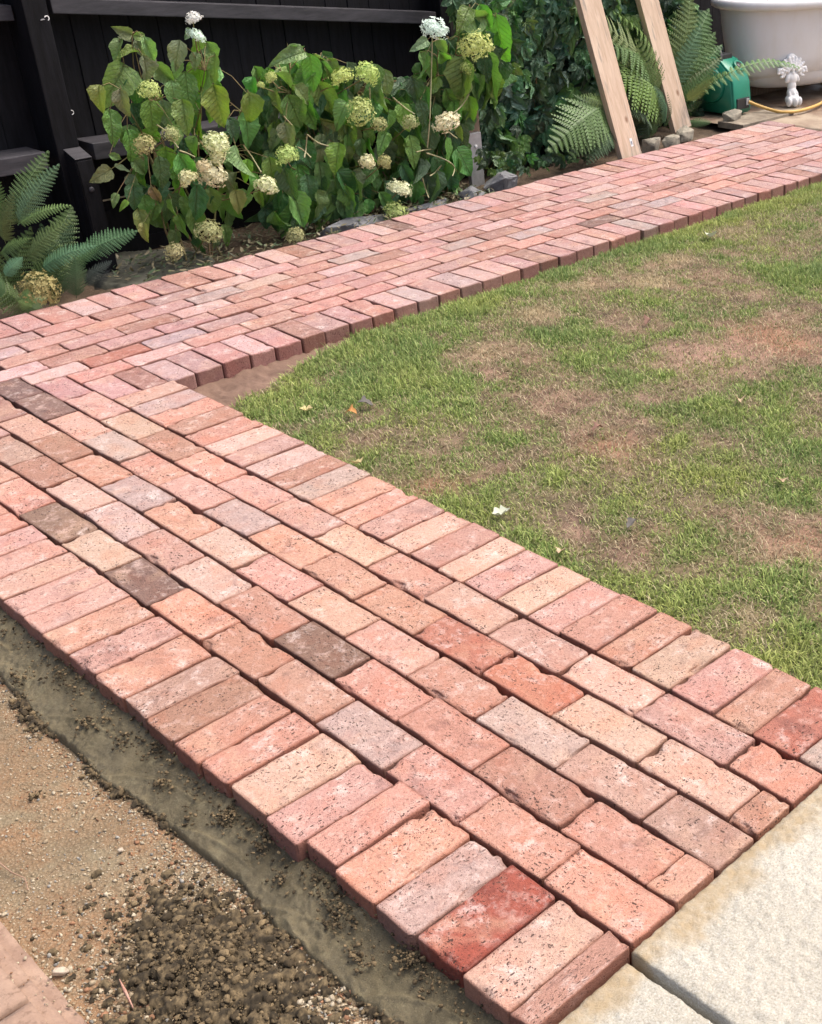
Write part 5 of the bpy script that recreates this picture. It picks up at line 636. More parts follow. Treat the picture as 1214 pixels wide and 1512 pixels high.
rows = [[.003, .222, .442, .667, .891, 1.118, 1.345, 1.575, 1.803, 2.035, 2.279, 2.504, 2.730, 2.955, 3.18],
        [.003, .072, .290, .530, .768, .988, 1.221, 1.455, 1.680, 1.907, 2.145, 2.376, 2.6, 2.83, 3.06, 3.285],
        [.003, .188, .416, .654, .878, 1.102, 1.332, 1.567, 1.785, 2.031, 2.266, 2.500, 2.726, 2.95, 3.175],
        [.003, .072, .305, .538, .766, .994, 1.22, 1.443, 1.688, 1.907, 2.145, 2.379, 2.611, 2.847, 3.084, 3.295],
        [.003, .168, .413, .633, .866, 1.097, 1.322, 1.551, 1.783, 2.025, 2.253, 2.487, 2.713, 2.96, 3.185]]
for i, r_ in enumerate(rows):
    x0 = LH + .003 + i * PR
    for a, b in zip(r_, r_[1:]): put_brick(pa, x0, x0 + PR - .002, a, b, 'y')
# far stretch: front headers, six stretcher rows, back headers
ex = [.777, .886, .984, 1.084, 1.19, 1.3, 1.401, 1.512, 1.613, 1.729, 1.831]
while ex[-1] < 5.72: ex.append(ex[-1] + random.gauss(.1112, .003))
for a, b in zip(ex, ex[1:]):
    dy = random.gauss(0, .0018)
    put_brick(pb, a, b, 2.845 + dy, 2.845 + LH + dy, 'y', a > 1.9)
ex = [.60, .766, .877, .99, 1.11, 1.22, 1.33, 1.443, 1.552, 1.680, 1.79, 1.895, 1.994, 2.104, 2.218, 2.322, 2.437, 2.552, 2.657, 2.757, 2.872, 2.98, 3.1, 3.23, 3.35, 3.48, 3.61]
while ex[-1] < 5.72: ex.append(ex[-1] + random.gauss(.1112, .003))
for a, b in zip(ex, ex[1:]):
    dy = random.gauss(0, .004)
    put_brick(pb, a, b, 3.733 + dy, 3.733 + LH + dy, 'y', True)
brow = [[.777, .978, 1.213, 1.446], [.665, .873, 1.105, 1.328], [.55, .778, .995, 1.218, 1.447], [.67, .905, 1.119, 1.347, 1.578], [.58, .80, 1.02, 1.245], [.68, .91, 1.13, 1.36]]
for i, r_ in enumerate(brow):
    y0 = 3.066 + i * .1112
    while r_[-1] < 5.70: r_.append(min(5.78, r_[-1] + random.gauss(.2255, .004)))
    for a, b in zip(r_, r_[1:]):
        if b - a > .05: put_brick(pb, a, b, y0, y0 + .1105, 'x', a > 2.0)

# ------------------------------------------------------------------ patio slabs
t = NT('riven_limestone')
co = t.obj()
n1 = t.noise(co, 5, 5, .65, .3); n2 = t.noise(co, 60, 5, .75); n3 = t.noise(co, 260, 4, .75)
c = t.mix(t.ramp(n1, .35, .65), (.33, .312, .258), (.415, .395, .335))
c = t.mix(t.ramp(n2, .5, .75, 0, .55), c, (.36, .33, .26))
c = t.mix(t.ramp(n3, .53, .62, 0, .65), c, (.20, .185, .15))
c = t.mix(t.ramp(n3, .46, .38, 0, .6), c, (.52, .515, .475))
yy = t.n('SeparateXYZ', i0=co).outputs[1]
st = t.math('ADD', yy, t.math('MULTIPLY', t.math('SUBTRACT', t.noise(co, 9, 4, .6), .5), .15))
stm = t.math('MULTIPLY', t.ramp(st, -.070, -.030, 0, 1), t.ramp(t.noise(co, 40, 4, .7), .3, .6, .45, .95))
c = t.mix(t.math('MULTIPLY', stm, .9), c, (.30, .225, .125))
M_SLAB = t.out(c, .9, t.bump(t.math('ADD', n2, t.math('MULTIPLY', n3, .5)), 1.0, .004))
patio = empty('patio', (.2, 0, -.06), kind='structure')
def slab(parent, x0, x1, y0, y1, z, th, mat, step=.0075, amp=.0022, seed=0, name='slab', fx=26, fy=40):
    xs = np.arange(x0, x1 + step * .5, step); ys = np.arange(y0, y1 + step * .5, step)
    X, Y = np.meshgrid(xs, ys, indexing='ij')
    Z = z + amp * 2 * (fbm(X * fx, Y * fy, 70 + seed, 4, .6) - .5) + amp * 1.4 * (vnoise(X * 110, Y * 130, 77 + seed) - .5)
    e = np.minimum.reduce([X - x0, xs[-1] - X, Y - y0, ys[-1] - Y])
    Z -= .0035 * np.exp(-e / .005) * (.5 + fbm(X * 30, Y * 30, 5))
    wx = .004 * (fbm(X * 20, Y * 20, 90 + seed) - .5) * (e < step * .6)
    V, F = grid_np(xs, ys, Z)
    V[:, 0] += wx.ravel(); V[:, 1] += wx.ravel()
    n, m = len(xs), len(ys)
    ring = [i * m for i in range(n)] + [(n - 1) * m + j for j in range(1, m)] + [i * m + m - 1 for i in range(n - 2, -1, -1)] + [j for j in range(m - 2, 0, -1)]
    base = len(V)
    low = V[ring].copy(); low[:, 2] = z - th
    V = np.concatenate([V, low])
    k = len(ring)
    S_ = [(ring[(i + 1) % k], ring[i], base + i, base + (i + 1) % k) for i in range(k)]
    F = np.concatenate([F[:, ::1], np.array(S_)])
    return link(name, mesh_np(name, V, F, mat, True), parent)
slab(patio, .216, 1.42, -1.1, -.003, -.002, .045, M_SLAB, .0045, .0034, seed=1, fx=34, fy=60)
slab(patio, -.42, .203, -1.1, -.006, -.011, .04, M_SLAB, .0055, .0034, seed=2, fx=34, fy=60)

# terracotta coloured flags at the bottom left
t = NT('red_sandstone')
co = t.obj()
c = t.mix(t.ramp(t.noise(co, 9, 5, .7, .3), .35, .65), (.20, .125, .09), (.30, .205, .15))
c = t.mix(t.ramp(t.noise(co, 70, 4, .7), .54, .70, 0, .7), c, (.13, .075, .05))
M_FLAG = t.out(c, .9, t.bump(t.noise(co, 55, 6, .75), .8, .004))
flags = empty('stone_step', (-.6, .7, -.1), label='low stepped edge of thin red sandstone flags at the bottom left beside the gravel', cat='step')
slab(flags, -1.2, -.418, .1, 1.7, -.066, .05, M_FLAG, .012, .003, 3, 'flag', 14, 14)
slab(flags, -1.2, -.444, .1, .735, -.050, .0155, M_FLAG, .012, .0018, 4, 'flag', 14, 14)
slab(flags, -1.2, -.441, .742, 1.7, -.051, .0145, M_FLAG, .012, .0018, 5, 'flag', 14, 14)
slab(flags, -1.2, -.462, .688, 1.7, -.036, .0135, M_FLAG, .012, .0014, 6, 'flag', 14, 14)
slab(flags, -1.2, -.472, .1, .672, -.034, .0155, M_FLAG, .012, .0014, 7, 'flag', 14, 14)

# ------------------------------------------------------------------ gravelly sub-base, wet mortar strip, crumbs
def outer(y):      # outer (left) edge of the mortar strip
    return -.100 - .014 * np.sin(y * 5.1 + 1) + .03 * (fbm(y * 7, y * 0 + 3, 101, 4) - .5) + .022 * np.clip((.45 - y) / .3, 0, 1)
def grav_h(x, y):
    return -.088 + .010 * (fbm(x * 5, y * 5, 111, 3) - .5) + .005 * (fbm(x * 40, y * 40, 112, 4) - .5)
xs = np.arange(-1.5, .0, .008); ys = np.arange(-.45, 3.7, .012)
X, Y = np.meshgrid(xs, ys, indexing='ij')
V, F = grid_np(xs, ys, grav_h(X, Y))
t = NT('sub_base')
co = t.obj()
c = t.mix(t.ramp(t.noise(co, 4.5, 4, .65, .4), .38, .60), (.155, .112, .064), (.22, .13, .067))
c = t.mix(t.ramp(t.noise(co, 7, 4, .65), .5, .66, 0, .8), c, (.19, .16, .10))
c = t.mix(t.ramp(t.noise(co, 60, 4, .75), .50, .66, 0, .7), c, (.10, .070, .038))
vo = t.n('TexVoronoi', Vector=co, Scale=170.)
c = t.mix(t.ramp(vo.outputs['Distance'], .1, .55, .35, 0), c, (.38, .31, .21))
M_SUB = t.out(c, .95, t.bump(t.math('ADD', t.noise(co, 110, 6, .75), t.math('MULTIPLY', vo.outputs['Distance'], -.7)), 1.0, .004))
link('gravel_bed', mesh_np('gravel_bed', V, F, M_SUB, True), kind='structure')

xs = np.arange(-.185, .012, .0028); ys = np.arange(-.12, 2.6, .0042)
X, Y = np.meshgrid(xs, ys, indexing='ij')
ox = outer(Y)
u = np.clip((X - ox) / (0 - ox), 0, 1)
Z = -.076 + .036 * u ** 1.2
Z += .012 * (fbm(X * 16, Y * 6, 121, 4) - .5) + .006 * (fbm(X * 70, Y * 30, 122, 4) - .5) + .0025 * (fbm(X * 190, Y * 120, 123, 3) - .5)
# trowel sweeps: curved ridges dragged along the strip
for cy, cx, rr in ((.10, -.26, .235), (.42, -.34, .285), (.72, -.42, .36), (.93, -.30, .262), (1.22, -.36, .315), (1.75, -.31, .26)):
    d = np.hypot(X - cx, (Y - cy) * .8) - rr
    arc = np.exp(-(d / .0035) ** 2) * (Y > cy - .02)
    Z += .0045 * arc - .0032 * np.exp(-((d - .010) / .009) ** 2) * (Y > cy - .02)
rough = np.clip((fbm(X * 9, Y * 6, 131, 3) - .47) * 5, 0, 1)
Z += rough * .016 * (fbm(X * 90, Y * 90, 132, 4) - .42)
edge_ = np.exp(-((X - ox) / .022) ** 2) + np.exp(-((X - .0) / .014) ** 2) * .8
Z += edge_ * .014 * (fbm(X * 70, Y * 70, 133, 4, .6) - .42)
drop = np.clip((ox - X) / .012, 0, 1)
Z -= drop * .05
V, F = grid_np(xs, ys, Z)
keep = (drop < .98).ravel()
F = F[keep[F].all(1)]
t = NT('wet_mortar')
co = t.obj()
c = t.mix(t.ramp(t.noise(co, 8, 5, .65, .4), .35, .65), (.080, .065, .032), (.145, .120, .066))
c = t.mix(t.ramp(t.noise(co, 60, 5, .7), .54, .70, 0, .7), c, (.040, .032, .017))
c = t.mix(t.ramp(t.noise(co, 25, 5, .7), .54, .66, 0, .4), c, (.21, .185, .105))
c = t.mix(t.ramp(t.noise(co, 320, 3, .7), .56, .66, 0, .6), c, (.035, .028, .015))
c = t.mix(t.ramp(t.noise(co, 380, 3, .7), .60, .68, 0, .5), c, (.30, .27, .18))
M_MORT = t.out(c, t.ramp(t.noise(co, 12, 3), .35, .65, .38, .8), t.bump(t.noise(co, 150, 6, .8), 1.0, .004))
link('mortar_strip', mesh_np('mortar_strip', V, F, M_MORT, True),
     label='damp olive grey mortar fillet trowelled along the outer edge of the near brick path', cat='mortar')

def ico(sub):
    bm = bmesh.new(); bmesh.ops.create_icosphere(bm, subdivisions=sub, radius=1)
    V = np.array([v.co[:] for v in bm.verts]); F = np.array([[v.index for v in f.verts] for f in bm.faces]); bm.free()
    return V, F
I1, I1F = ico(1); I2, I2F = ico(2)
def lumps(pos, size, cols, base, baseF, flat, jit, seed):
    r = np.random.default_rng(seed); n = len(pos); m = len(base)
    A = r.normal(size=(n, 3, 3)); Qm, _ = np.linalg.qr(A)
    sc = size[:, None] * r.uniform(flat, 1.0, (n, 3)); sc[:, 2] *= .8
    P = base[None] * (1 + jit * r.normal(size=(n, m, 1)) * .5) * sc[:, None, :]
    P = np.einsum('nij,nmj->nmi', Qm, P)
    P[:, :, 2] *= .8
    V = (P + pos[:, None, :]).reshape(-1, 3)
    F = (baseF[None] + (np.arange(n) * m)[:, None, None]).reshape(-1, 3)
    C = np.repeat(cols[:, None, :], m, 1) * r.uniform(.9, 1.1, (n, m, 1))
    return V, F, C.reshape(-1, 3)
# pebbles
n = 36000
x = rng.uniform(-.56, -.07, n); y = rng.uniform(.15, 1.95, n)
dens = .16 + .9 * np.clip(1 - (y - .5) / .55, 0, 1) + .5 * (fbm(x * 8, y * 8, 141, 3) - .5) + .55 * np.exp(-((x - outer(y) + .03) / .03) ** 2)
keep = (rng.random(n) < dens) & (x < outer(y) + .004)
x, y = x[keep], y[keep]; n = len(x)
s = np.minimum(rng.lognormal(math.log(.0021), .45, n), .0080) * (1 + .5 * np.clip(1 - (y - .4) / .5, 0, 1))
on = x < -.418
z = np.where(on, -.064, grav_h(x, y)) + s * .25
keep = ~(on & (rng.random(n) > .12)); x, y, z, s = x[keep], y[keep], z[keep], s[keep]; n = len(x)
z = np.where((x < -.447), -.049 + s * .3, z)
u = rng.random((n, 1)); v_ = rng.random((n, 1))
cp = np.array([.42, .33, .21]) * (1 - u) + np.array([.62, .54, .40]) * u
cp = np.where(v_ < .18, np.array([.34, .18, .10]) * (.7 + .6 * u), cp)
cp = np.where(v_ > .88, np.array([.30, .29, .26]) * (.6 + .9 * u), cp)
cp *= .60
Vp, Fp, Cp = lumps(np.stack([x, y, z], 1), s, cp, I1, I1F, .5, .35, 5)
link('gravel', mesh_np('gravel', Vp, [Fp], M_PEB, False, Cp), kind='stuff')
CLOD = True
# crumbs of dug mortar and earth: a heap at the bottom and a ragged line along the strip
def heap_h(x, y): return .030 * np.exp(-(((x + .23) / .085) ** 2 + ((y - .56) / .15) ** 2))
xs_, ys_, zs_, ss_ = [], [], [], []
n = 4200
x = rng.normal(-.225, .072, n); y = rng.normal(.545, .125, n)
sl = (x - (-.225)) * 0
ss = np.minimum(rng.lognormal(math.log(.0016), .78, n), .012)
z = grav_h(x, y) + heap_h(x, y) * rng.uniform(.6, 1, n) + .003
keep = (x < outer(y) - .0) & (x > -.40)
xs_.append(x[keep]); ys_.append(y[keep]); zs_.append(z[keep]); ss_.append(ss[keep])
n = 2600
y = rng.uniform(.1, 2.1, n); g_ = fbm(y * 6, y * 0 + 2, 151, 3)
x = outer(y) - np.abs(rng.normal(0, .020, n)) * (.3 + 2.2 * np.clip(g_ - .35, 0, 1)) + .010
keep = rng.random(n) < np.clip((g_ - .36) * 4, .12, 1)
x, y = x[keep], y[keep]
ss = np.minimum(rng.lognormal(math.log(.0023), .65, len(x)), .012)
xs_.append(x); ys_.append(y); zs_.append(grav_h(x, y) + rng.uniform(0, .012, len(x))); ss_.append(ss)
for cx_, cy_, cr_, cn_ in ((-.032, .83, .020, 90), (-.228, 1.217, .010, 30), (-.055, 1.02, .015, 40), (-.035, .46, .02, 80), (-.06, 1.32, .018, 40), (-.02, .30, .02, 50), (-.08, 1.62, .02, 50), (-.05, .62, .012, 30), (-.012, .72, .03, 80), (-.010, .52, .03, 60), (-.012, .25, .03, 80), (-.014, 1.12, .03, 50), (-.02, 1.5, .04, 50), (-.06, .37, .02, 60), (-.045, 1.2, .02, 40), (-.065, .9, .015, 30)) + tuple((-.004 - .004 * (k % 3), .12 + k * .085, .035, 34) for k in range(22)):
    x = rng.normal(cx_, cr_ * .6, cn_); y = rng.normal(cy_, cr_, cn_)
    b = np.where(x > outer(y), -.071 + .036 * np.clip((x - outer(y)) / (0 - outer(y)), 0, 1) ** 1.2, grav_h(x, y))
    xs_.append(x); ys_.append(y); zs_.append(b + rng.uniform(0, .009, cn_)); ss_.append(rng.uniform(.0010, .0052, cn_))
x = np.concatenate(xs_); y = np.concatenate(ys_); z = np.concatenate(zs_); s = np.concatenate(ss_)
u = rng.random((len(x), 1))
u = u ** 1.3
cc = np.array([.032, .023, .012]) * (1 - u) + np.array([.17, .125, .068]) * u
Vp, Fp, Cp = lumps(np.stack([x, y, z], 1), s, cc, I2, I2F, .5, .42, 6)
# compacted clods: hemispheres stamped into one lumpy sheet
cgx = np.arange(-.43, -.0, .0030); cgy = np.arange(.10, 2.15, .0030)
CX, CY = np.meshgrid(cgx, cgy, indexing='ij')
CH = np.zeros_like(CX); CK = np.zeros_like(CX); NN = fbm(CX * 75, CY * 75, 191, 4, .6) - .5
rs = np.random.default_rng(77); cl = []
for k in range(4200):
    x_, y_ = rs.normal(-.225, .066), rs.normal(.545, .115)
    cl.append((x_, y_, min(rs.lognormal(math.log(.0034), .60), .012), .80 * float(heap_h(x_, y_))))
for k in range(1500):
    y_ = rs.uniform(.12, 2.1); g1 = float(fbm(np.array([y_ * 6.]), np.array([2.]), 151, 3)[0])
    if rs.random() < min(1, max(.06, (g1 - .40) * 5)):
        x_ = float(outer(np.array([y_]))[0]) - abs(rs.normal(0, .012)) * (.3 + 3 * max(0, g1 - .38)) + .006
        cl.append((x_, y_, min(rs.lognormal(math.log(.0034), .6), .011), .004))
for x_, y_, r_, h_ in cl:
    if x_ > -.01 or x_ < -.40: continue
    i0, i1 = np.searchsorted(cgx, [x_ - r_ * 1.4, x_ + r_ * 1.4]); j0, j1 = np.searchsorted(cgy, [y_ - r_ * 1.4, y_ + r_ * 1.4])
    if i1 <= i0 or j1 <= j0: continue
    sl_ = (slice(i0, i1), slice(j0, j1))
    d = np.hypot(CX[sl_] - x_, CY[sl_] - y_) * (1 + 2.2 * NN[sl_])
    hh = np.where(d < r_, h_ * .8 + np.sqrt(np.maximum(r_ * r_ - d * d, 0)) * 1.05, 0)
    up = hh > CH[sl_]
    CH[sl_] = np.where(up, hh, CH[sl_]); CK[sl_] = np.where(up, rs.random(), CK[sl_])
CZ = grav_h(CX, CY) - .002 + CH + .0065 * (fbm(CX * 190, CY * 190, 192, 3) - .5)
Vb, Fb = grid_np(cgx, cgy, CZ)
kk = (CH > .0008).ravel(); Fb = Fb[kk[Fb].sum(1) >= 3]
uu = np.clip(.35 * CK.ravel() + 1.7 * (fbm(Vb[:, 0] * 120, Vb[:, 1] * 120, 163, 3) - .48), 0, 1)[:, None]  # colour noise paints darker spots as shaded crevices between clods
Cb = np.array([.024, .018, .010]) * (1 - uu) + np.array([.165, .122, .066]) * uu
k_ = len(Vp); Vp = np.concatenate([Vp, Vb]); Cp = np.concatenate([Cp, Cb]); Fp = np.concatenate([Fp, (Fb + k_)[:, [0, 1, 2]], (Fb + k_)[:, [0, 2, 3]]])
link('earth_crumbs', mesh_np('earth_crumbs', Vp, [Fp], M_CRUMB, False, Cp), kind='stuff')

def rock_mesh(name, dims, seed, mat, npts=16, sub=0, rough=.0):
    rd = random.Random(seed); bm = bmesh.new()
    for _ in range(npts):
        v = Vector((rd.uniform(-1, 1), rd.uniform(-1, 1), rd.uniform(-1, 1)))
        m_ = max(abs(v.x), abs(v.y), abs(v.z)); v = v / m_ * rd.uniform(.86, 1)
        bm.verts.new((v.x * dims[0] / 2, v.y * dims[1] / 2, v.z * dims[2] / 2))
    r = bmesh.ops.convex_hull(bm, input=bm.verts)
    bmesh.ops.delete(bm, geom=[g for g in r['geom_interior'] if isinstance(g, bmesh.types.BMVert)], context='VERTS')
    bmesh.ops.bevel(bm, geom=bm.edges[:], offset=min(dims) * .05, segments=2, affect='EDGES', clamp_overlap=True)
    bmesh.ops.triangulate(bm, faces=bm.faces)
    bmesh.ops.subdivide_edges(bm, edges=bm.edges[:], cuts=2, use_grid_fill=True)
    for v in bm.verts:
        v.co += Vector((noise.noise(v.co * 40), noise.noise(v.co * 40 + Vector((5, 5, 5))), noise.noise(v.co * 40 + Vector((9, 1, 3))))) * min(dims) * .05
    return mesh_bm(name, bm, mat)
M_SLATE = mat_simple('slate', (.085, .09, .10), (.19, .195, .205), 14, .7, 60, .7, .003)
M_GREYSTONE = mat_simple('mossy_stone', (.16, .15, .12), (.32, .29, .23), 18, .9, 60, .7, .003)
M_PALE = mat_simple('pale_stone', (.34, .28, .21), (.5, .43, .34), 40, .85, 200, .5, .001)
def rock(name, loc, dims, rz, seed, mat, label, cat='stone', group=None, tilt=(0, 0)):
    m = Matrix.Translation(loc) @ Euler((tilt[0], tilt[1], rz)).to_matrix().to_4x4()
    return link(name, rock_mesh(name, dims, seed, mat), None, m, label=label, cat=cat, group=group)
G_SL = 'slate pieces edging the planting bed'
rock('slate_piece', (3.60, 4.09, -.01), (.24, .12, .15), .2, 3, M_SLATE, 'upright angular grey slate beside the galvanised post foot', group=G_SL, tilt=(.3, .25))
rock('slate_piece', (3.41, 4.07, -.03), (.19, .14, .10), .1, 8, M_SLATE, 'low flat topped slate under the right hydrangea next to the upright slate', group=G_SL)
rock('slate_piece', (2.66, 4.09, -.035), (.44, .09, .085), .03, 12, M_SLATE, 'long low slate edging below the middle hydrangea', group=G_SL)
rock('slate_piece', (3.08, 4.10, -.045), (.34, .09, .07), -.02, 14, M_SLATE, 'shorter slate edging behind the lime flower head touching the bricks', group=G_SL)
G_ST = 'rough stone blocks at the plank feet'
rock('stone_block', (4.80, 4.05, -.01), (.15, .10, .12), .3, 21, M_GREYSTONE, 'squarish stone block right against the foot of the left plank', group=G_ST)
rock('stone_block', (4.99, 4.07, -.02), (.14, .09, .09), .2, 22, M_GREYSTONE, 'low middle stone block between the two plank feet', group=G_ST)
rock('stone_block', (5.17, 4.13, .0), (.17, .10, .09), .1, 23, M_GREYSTONE, 'stone block directly in front of the right plank foot', group=G_ST)
rock('pebble', (-.398, .742, -.078), (.026, .014, .013), -.8, 31, M_PALE, 'pale oblong pebble in the gravel beside the red flags')
rock('pebble', (-.190, .94, -.080), (.010, .008, .008), 0, 32, M_PALE, 'whitish round pebble in the middle of the gravelled strip')
tw = tubes_mesh('twig', [([(-.40, 1.14, -.075), (-.36, 1.08, -.072), (-.354, 1.03, -.074), (-.345, .995, -.072), (-.353, .965, -.076)], [.0016, .0018, .0015, .0013, .0009], 6)],
                mat_simple('twig_bark', (.20, .12, .08), (.32, .21, .14), 60))
link('twig', tw, None, None, label='thin crooked brown twig lying on the gravel at the left edge', cat='twig')
wm = tubes_mesh('wood_splinter', [([(-.345, .635, -.062), (-.352, .60, -.058), (-.358, .565, -.064)], [.0006, .0030, .0010], 5)], mat_simple('splinter', (.28, .13, .09), (.42, .26, .2), 60))
link('wood_splinter', wm, None, None, label='reddish pointed wood splinter at the foot of the crumbly earth heap', cat='splinter')

# fallen leaves on the lawn
DL_COL = {'w': (.50, .53, .42), 't': (.46, .34, .22), 'b': (.20, .11, .08), 'y': (.58, .48, .24), 'k': (.13, .12, .11), 'o': (.45, .22, .07)}
M_DRY = mat_objcol('dry_leaf', .8, .5, 150, .15)
def dry_leaf(seed):
    rd = random.Random(seed); n = 9; V = []; F = []
    for i in range(n):
        t_ = i / (n - 1); wv = .34 * math.sin(math.pi * t_ ** .85) * (1 + .35 * math.sin(t_ * 17 + seed)) + .01
        for j in (-2, -1, 0, 1, 2):
            xx = wv * j / 2
            V.append((xx, t_ - .5, .12 + .5 * abs(xx) * (1 + rd.random()) + .16 * math.sin(t_ * 4 + seed) + rd.uniform(-.02, .02)))
    for i in range(n - 1):
        for j in range(4): a = i * 5 + j; F.append((a, a + 1, a + 6, a + 5))
    return mesh_np('fallen_leaf', V, [np.array(F)], M_DRY, True)
for i, (lx, ly, ps, k, lab) in enumerate(DLEAF):
    dist = (Vector((lx, ly, 0)) - cam.location).length
    sz = ps / 1811 * dist * 1.25
    m = Matrix.Translation((lx, ly, float(lawn_h(np.array([lx]), np.array([ly]))[0]) + .018)) @ Matrix.Rotation(random.uniform(0, 6.28), 4, 'Z') @ Matrix.Scale(sz, 4)
    link('fallen_leaf', dry_leaf(i + 3), None, m, DL_COL[k], label=lab, cat='leaf', group='dead leaves scattered on the lawn')

# cement patch in the bed at the left
t = NT('cement_patch')
co = t.obj()
M_CEM = t.out(t.mix(t.ramp(t.noise(co, 9, 4, .6), .35, .65), (.055, .056, .042), (.090, .090, .070)), .85, t.bump(t.noise(co, 90, 5, .7), .4, .003))
xs = np.arange(1.30, 2.02, .012); ys = np.arange(3.965, 4.62, .012)
X, Y = np.meshgrid(xs, ys, indexing='ij')
Z = -.034 + .006 * (fbm(X * 12, Y * 12, 171) - .5) - .09 * np.clip((np.hypot((X - 1.66) / .30, (Y - 4.26) / .36) + .25 * (fbm(X * 9, Y * 9, 172) - .5) - .85) / .2, 0, 1)
V, F = grid_np(xs, ys, Z)
link('cement_patch', mesh_np('cement_patch', V, F, M_CEM, True), None, None, label='smooth grey green cement patch at the fence foot left of the hydrangea', cat='cement')

# ------------------------------------------------------------------ fence
def slope_box(x0, x1, z0, z1, y0, y1, h, bev=.004):
    """bar whose top runs from (x0,z0) to (x1,z1)"""
    bm = box_bm(x0, y0, -h, x1, y1, 0, bev)
    for v in bm.verts: v.co.z += z0 + (z1 - z0) * (v.co.x - x0) / (x1 - x0)
    return bm
fence = empty('fence', (1.0, 4.62, -.1), label='tall black stained timber fence with vertical boards behind the planting bed', cat='fence')
fb = []
for k in range(3):
    bm = bmesh.new(); box_bm(-.064, 0, .42, .064, .016, 1.95, .002, bm)
    for v in bm.verts: v.co.y += .003 * (v.co.x + .064) / .128
    fb.append(mesh_bm('board', bm, M_BLACK))
x = .62; i = 0
while x < 5.62:
    link('board', fb[i % 3], fence, Matrix.Translation((x, 4.60 + random.uniform(-.002, .002), random.uniform(-.006, .006))) @ Matrix.Rotation(random.uniform(-.003, .003), 4, 'Y')); x += .1285; i += 1
for a, b in ((-.05, 1.50), (1.60, 3.62), (3.72, 5.66)):
    link('gravel_board', mesh_bm('gravel_board', slope_box(a, b, .40, .40, 4.585, 4.62, .46), M_BLACK), fence)
    for zz in (.012, .16, .3):
        link('plank_edge', mesh_bm('plank_edge', slope_box(a, b, zz, zz, 4.578, 4.586, .10, .002), M_BLACK), fence)
link('rail', mesh_bm('rail', slope_box(.55, 1.395, .50, .492, 4.41, 4.585, .07), M_BLACKTOP), fence)
link('rail', mesh_bm('rail', slope_box(1.60, 3.62, .492, .43, 4.41, 4.585, .07), M_BLACKTOP), fence)
link('rail', mesh_bm('rail', slope_box(1.60, 3.605, 1.070, .832, 4.50, 4.585, .062), M_BLACKTOP), fence)
link('rail', mesh_bm('rail', slope_box(.55, 1.44, 1.12, 1.055, 4.50, 4.585, .06), M_BLACKTOP), fence)
link('rail', mesh_bm('rail', slope_box(1.60, 5.6, 1.8, 1.8, 4.53, 4.585, .08), M_BLACKTOP), fence)
def post(x, y, w_, d, z0, z1, top=None, name='post'):
    return link(name, mesh_bm(name, box_bm(x, y, z0, x + w_, y + d, z1, .005), M_BLACK), fence)
post(1.450, 4.42, .098, .17, -.1, 2.0)
post(3.635, 4.50, .09, .10, -.1, 2.0)
post(5.62, 4.56, .10, .10, -.1, 2.0)
# short spur in front of the post, chamfered top, with a coach bolt
spur = empty('post_spur', (1.52, 4.34, -.1), label='short black painted concrete spur with slanted grey top in front of the fence post', cat='post')
bm = bmesh.new()
pr_ = [(4.415, -.12), (4.415, .485), (4.315, .452), (4.305, .36), (4.305, -.12)]
vs0 = [bm.verts.new((1.470, a, b)) for a, b in pr_]; vs1 = [bm.verts.new((1.545, a, b)) for a, b in pr_]
bm.faces.new(vs0); bm.faces.new(vs1[::-1])
for i in range(5): bm.faces.new((vs0[i], vs1[i], vs1[(i + 1) % 5], vs0[(i + 1) % 5]))
bmesh.ops.recalc_face_normals(bm, faces=bm.faces)
bmesh.ops.bevel(bm, geom=bm.edges[:], offset=.005, segments=2, affect='EDGES')
link('shaft', mesh_bm('shaft', bm, M_BLACK), spur)
bm = box_bm(-.0365, -.049, 0, .0365, .049, .004, .0015)
link('cap', mesh_bm('cap', bm, M_BLACKTOP), spur, Matrix.Translation((1.5075, 4.365, .4705)) @ Matrix.Rotation(R(18.2), 4, 'X'))  # thin plate: the lit look of the slanted top is in its greyer colour
bm = bmesh.new(); bmesh.ops.create_uvsphere(bm, u_segments=12, v_segments=8, radius=.012)
link('bolt', mesh_bm('bolt', bm, M_BLACKTOP, True), spur, Matrix.Translation((1.505, 4.302, .33)) @ Matrix.Diagonal((1, .5, 1, 1)))

M_WHITE = mat_simple('white_enamel', (.74, .75, .76), (.80, .80, .79), 3, .18, 20, .02, .001, spec=.6)
def screw_eye(loc, open_, rz, label):
    sc_ = .8
    o = empty('screw_eye', loc, 0, label=label, cat='hook', group='white screw eyes on the fence')
    n = 14; pts = []
    for i in range(n + 1):
        a = 2 * math.pi * i / n * (.62 if open_ else 1.0) - 1.2
        pts.append((loc[0] + .011 * sc_ * math.cos(a), loc[1] - .012, loc[2] + .011 * sc_ * math.sin(a)))
    link('eye', tubes_mesh('eye', [(pts, .0019, 6)], M_WHITE), o)
    link('shank', tubes_mesh('shank', [([(loc[0] - .011, loc[1] - .012, loc[2] - .003), (loc[0] - .018, loc[1] + .004, loc[2] - .006)], .0024, 6)], M_WHITE), o)
screw_eye((1.528, 4.415, 1.003), True, 0, 'open white hook near the top of the thick fence post')
screw_eye((1.618, 4.595, .60), False, 0, 'closed white screw eye on the boards just right of the fence post')
cane = tubes_mesh('cane', [([(1.60, 4.55, .215), (1.80, 4.54, .215), (2.05, 4.52, .21)], .004, 6)], mat_simple('pale_cane', (.42, .34, .24), (.5, .42, .3), 30))
link('cane', cane, None, None, label='thin pale horizontal cane in the dark gap behind the left hydrangea', cat='cane')

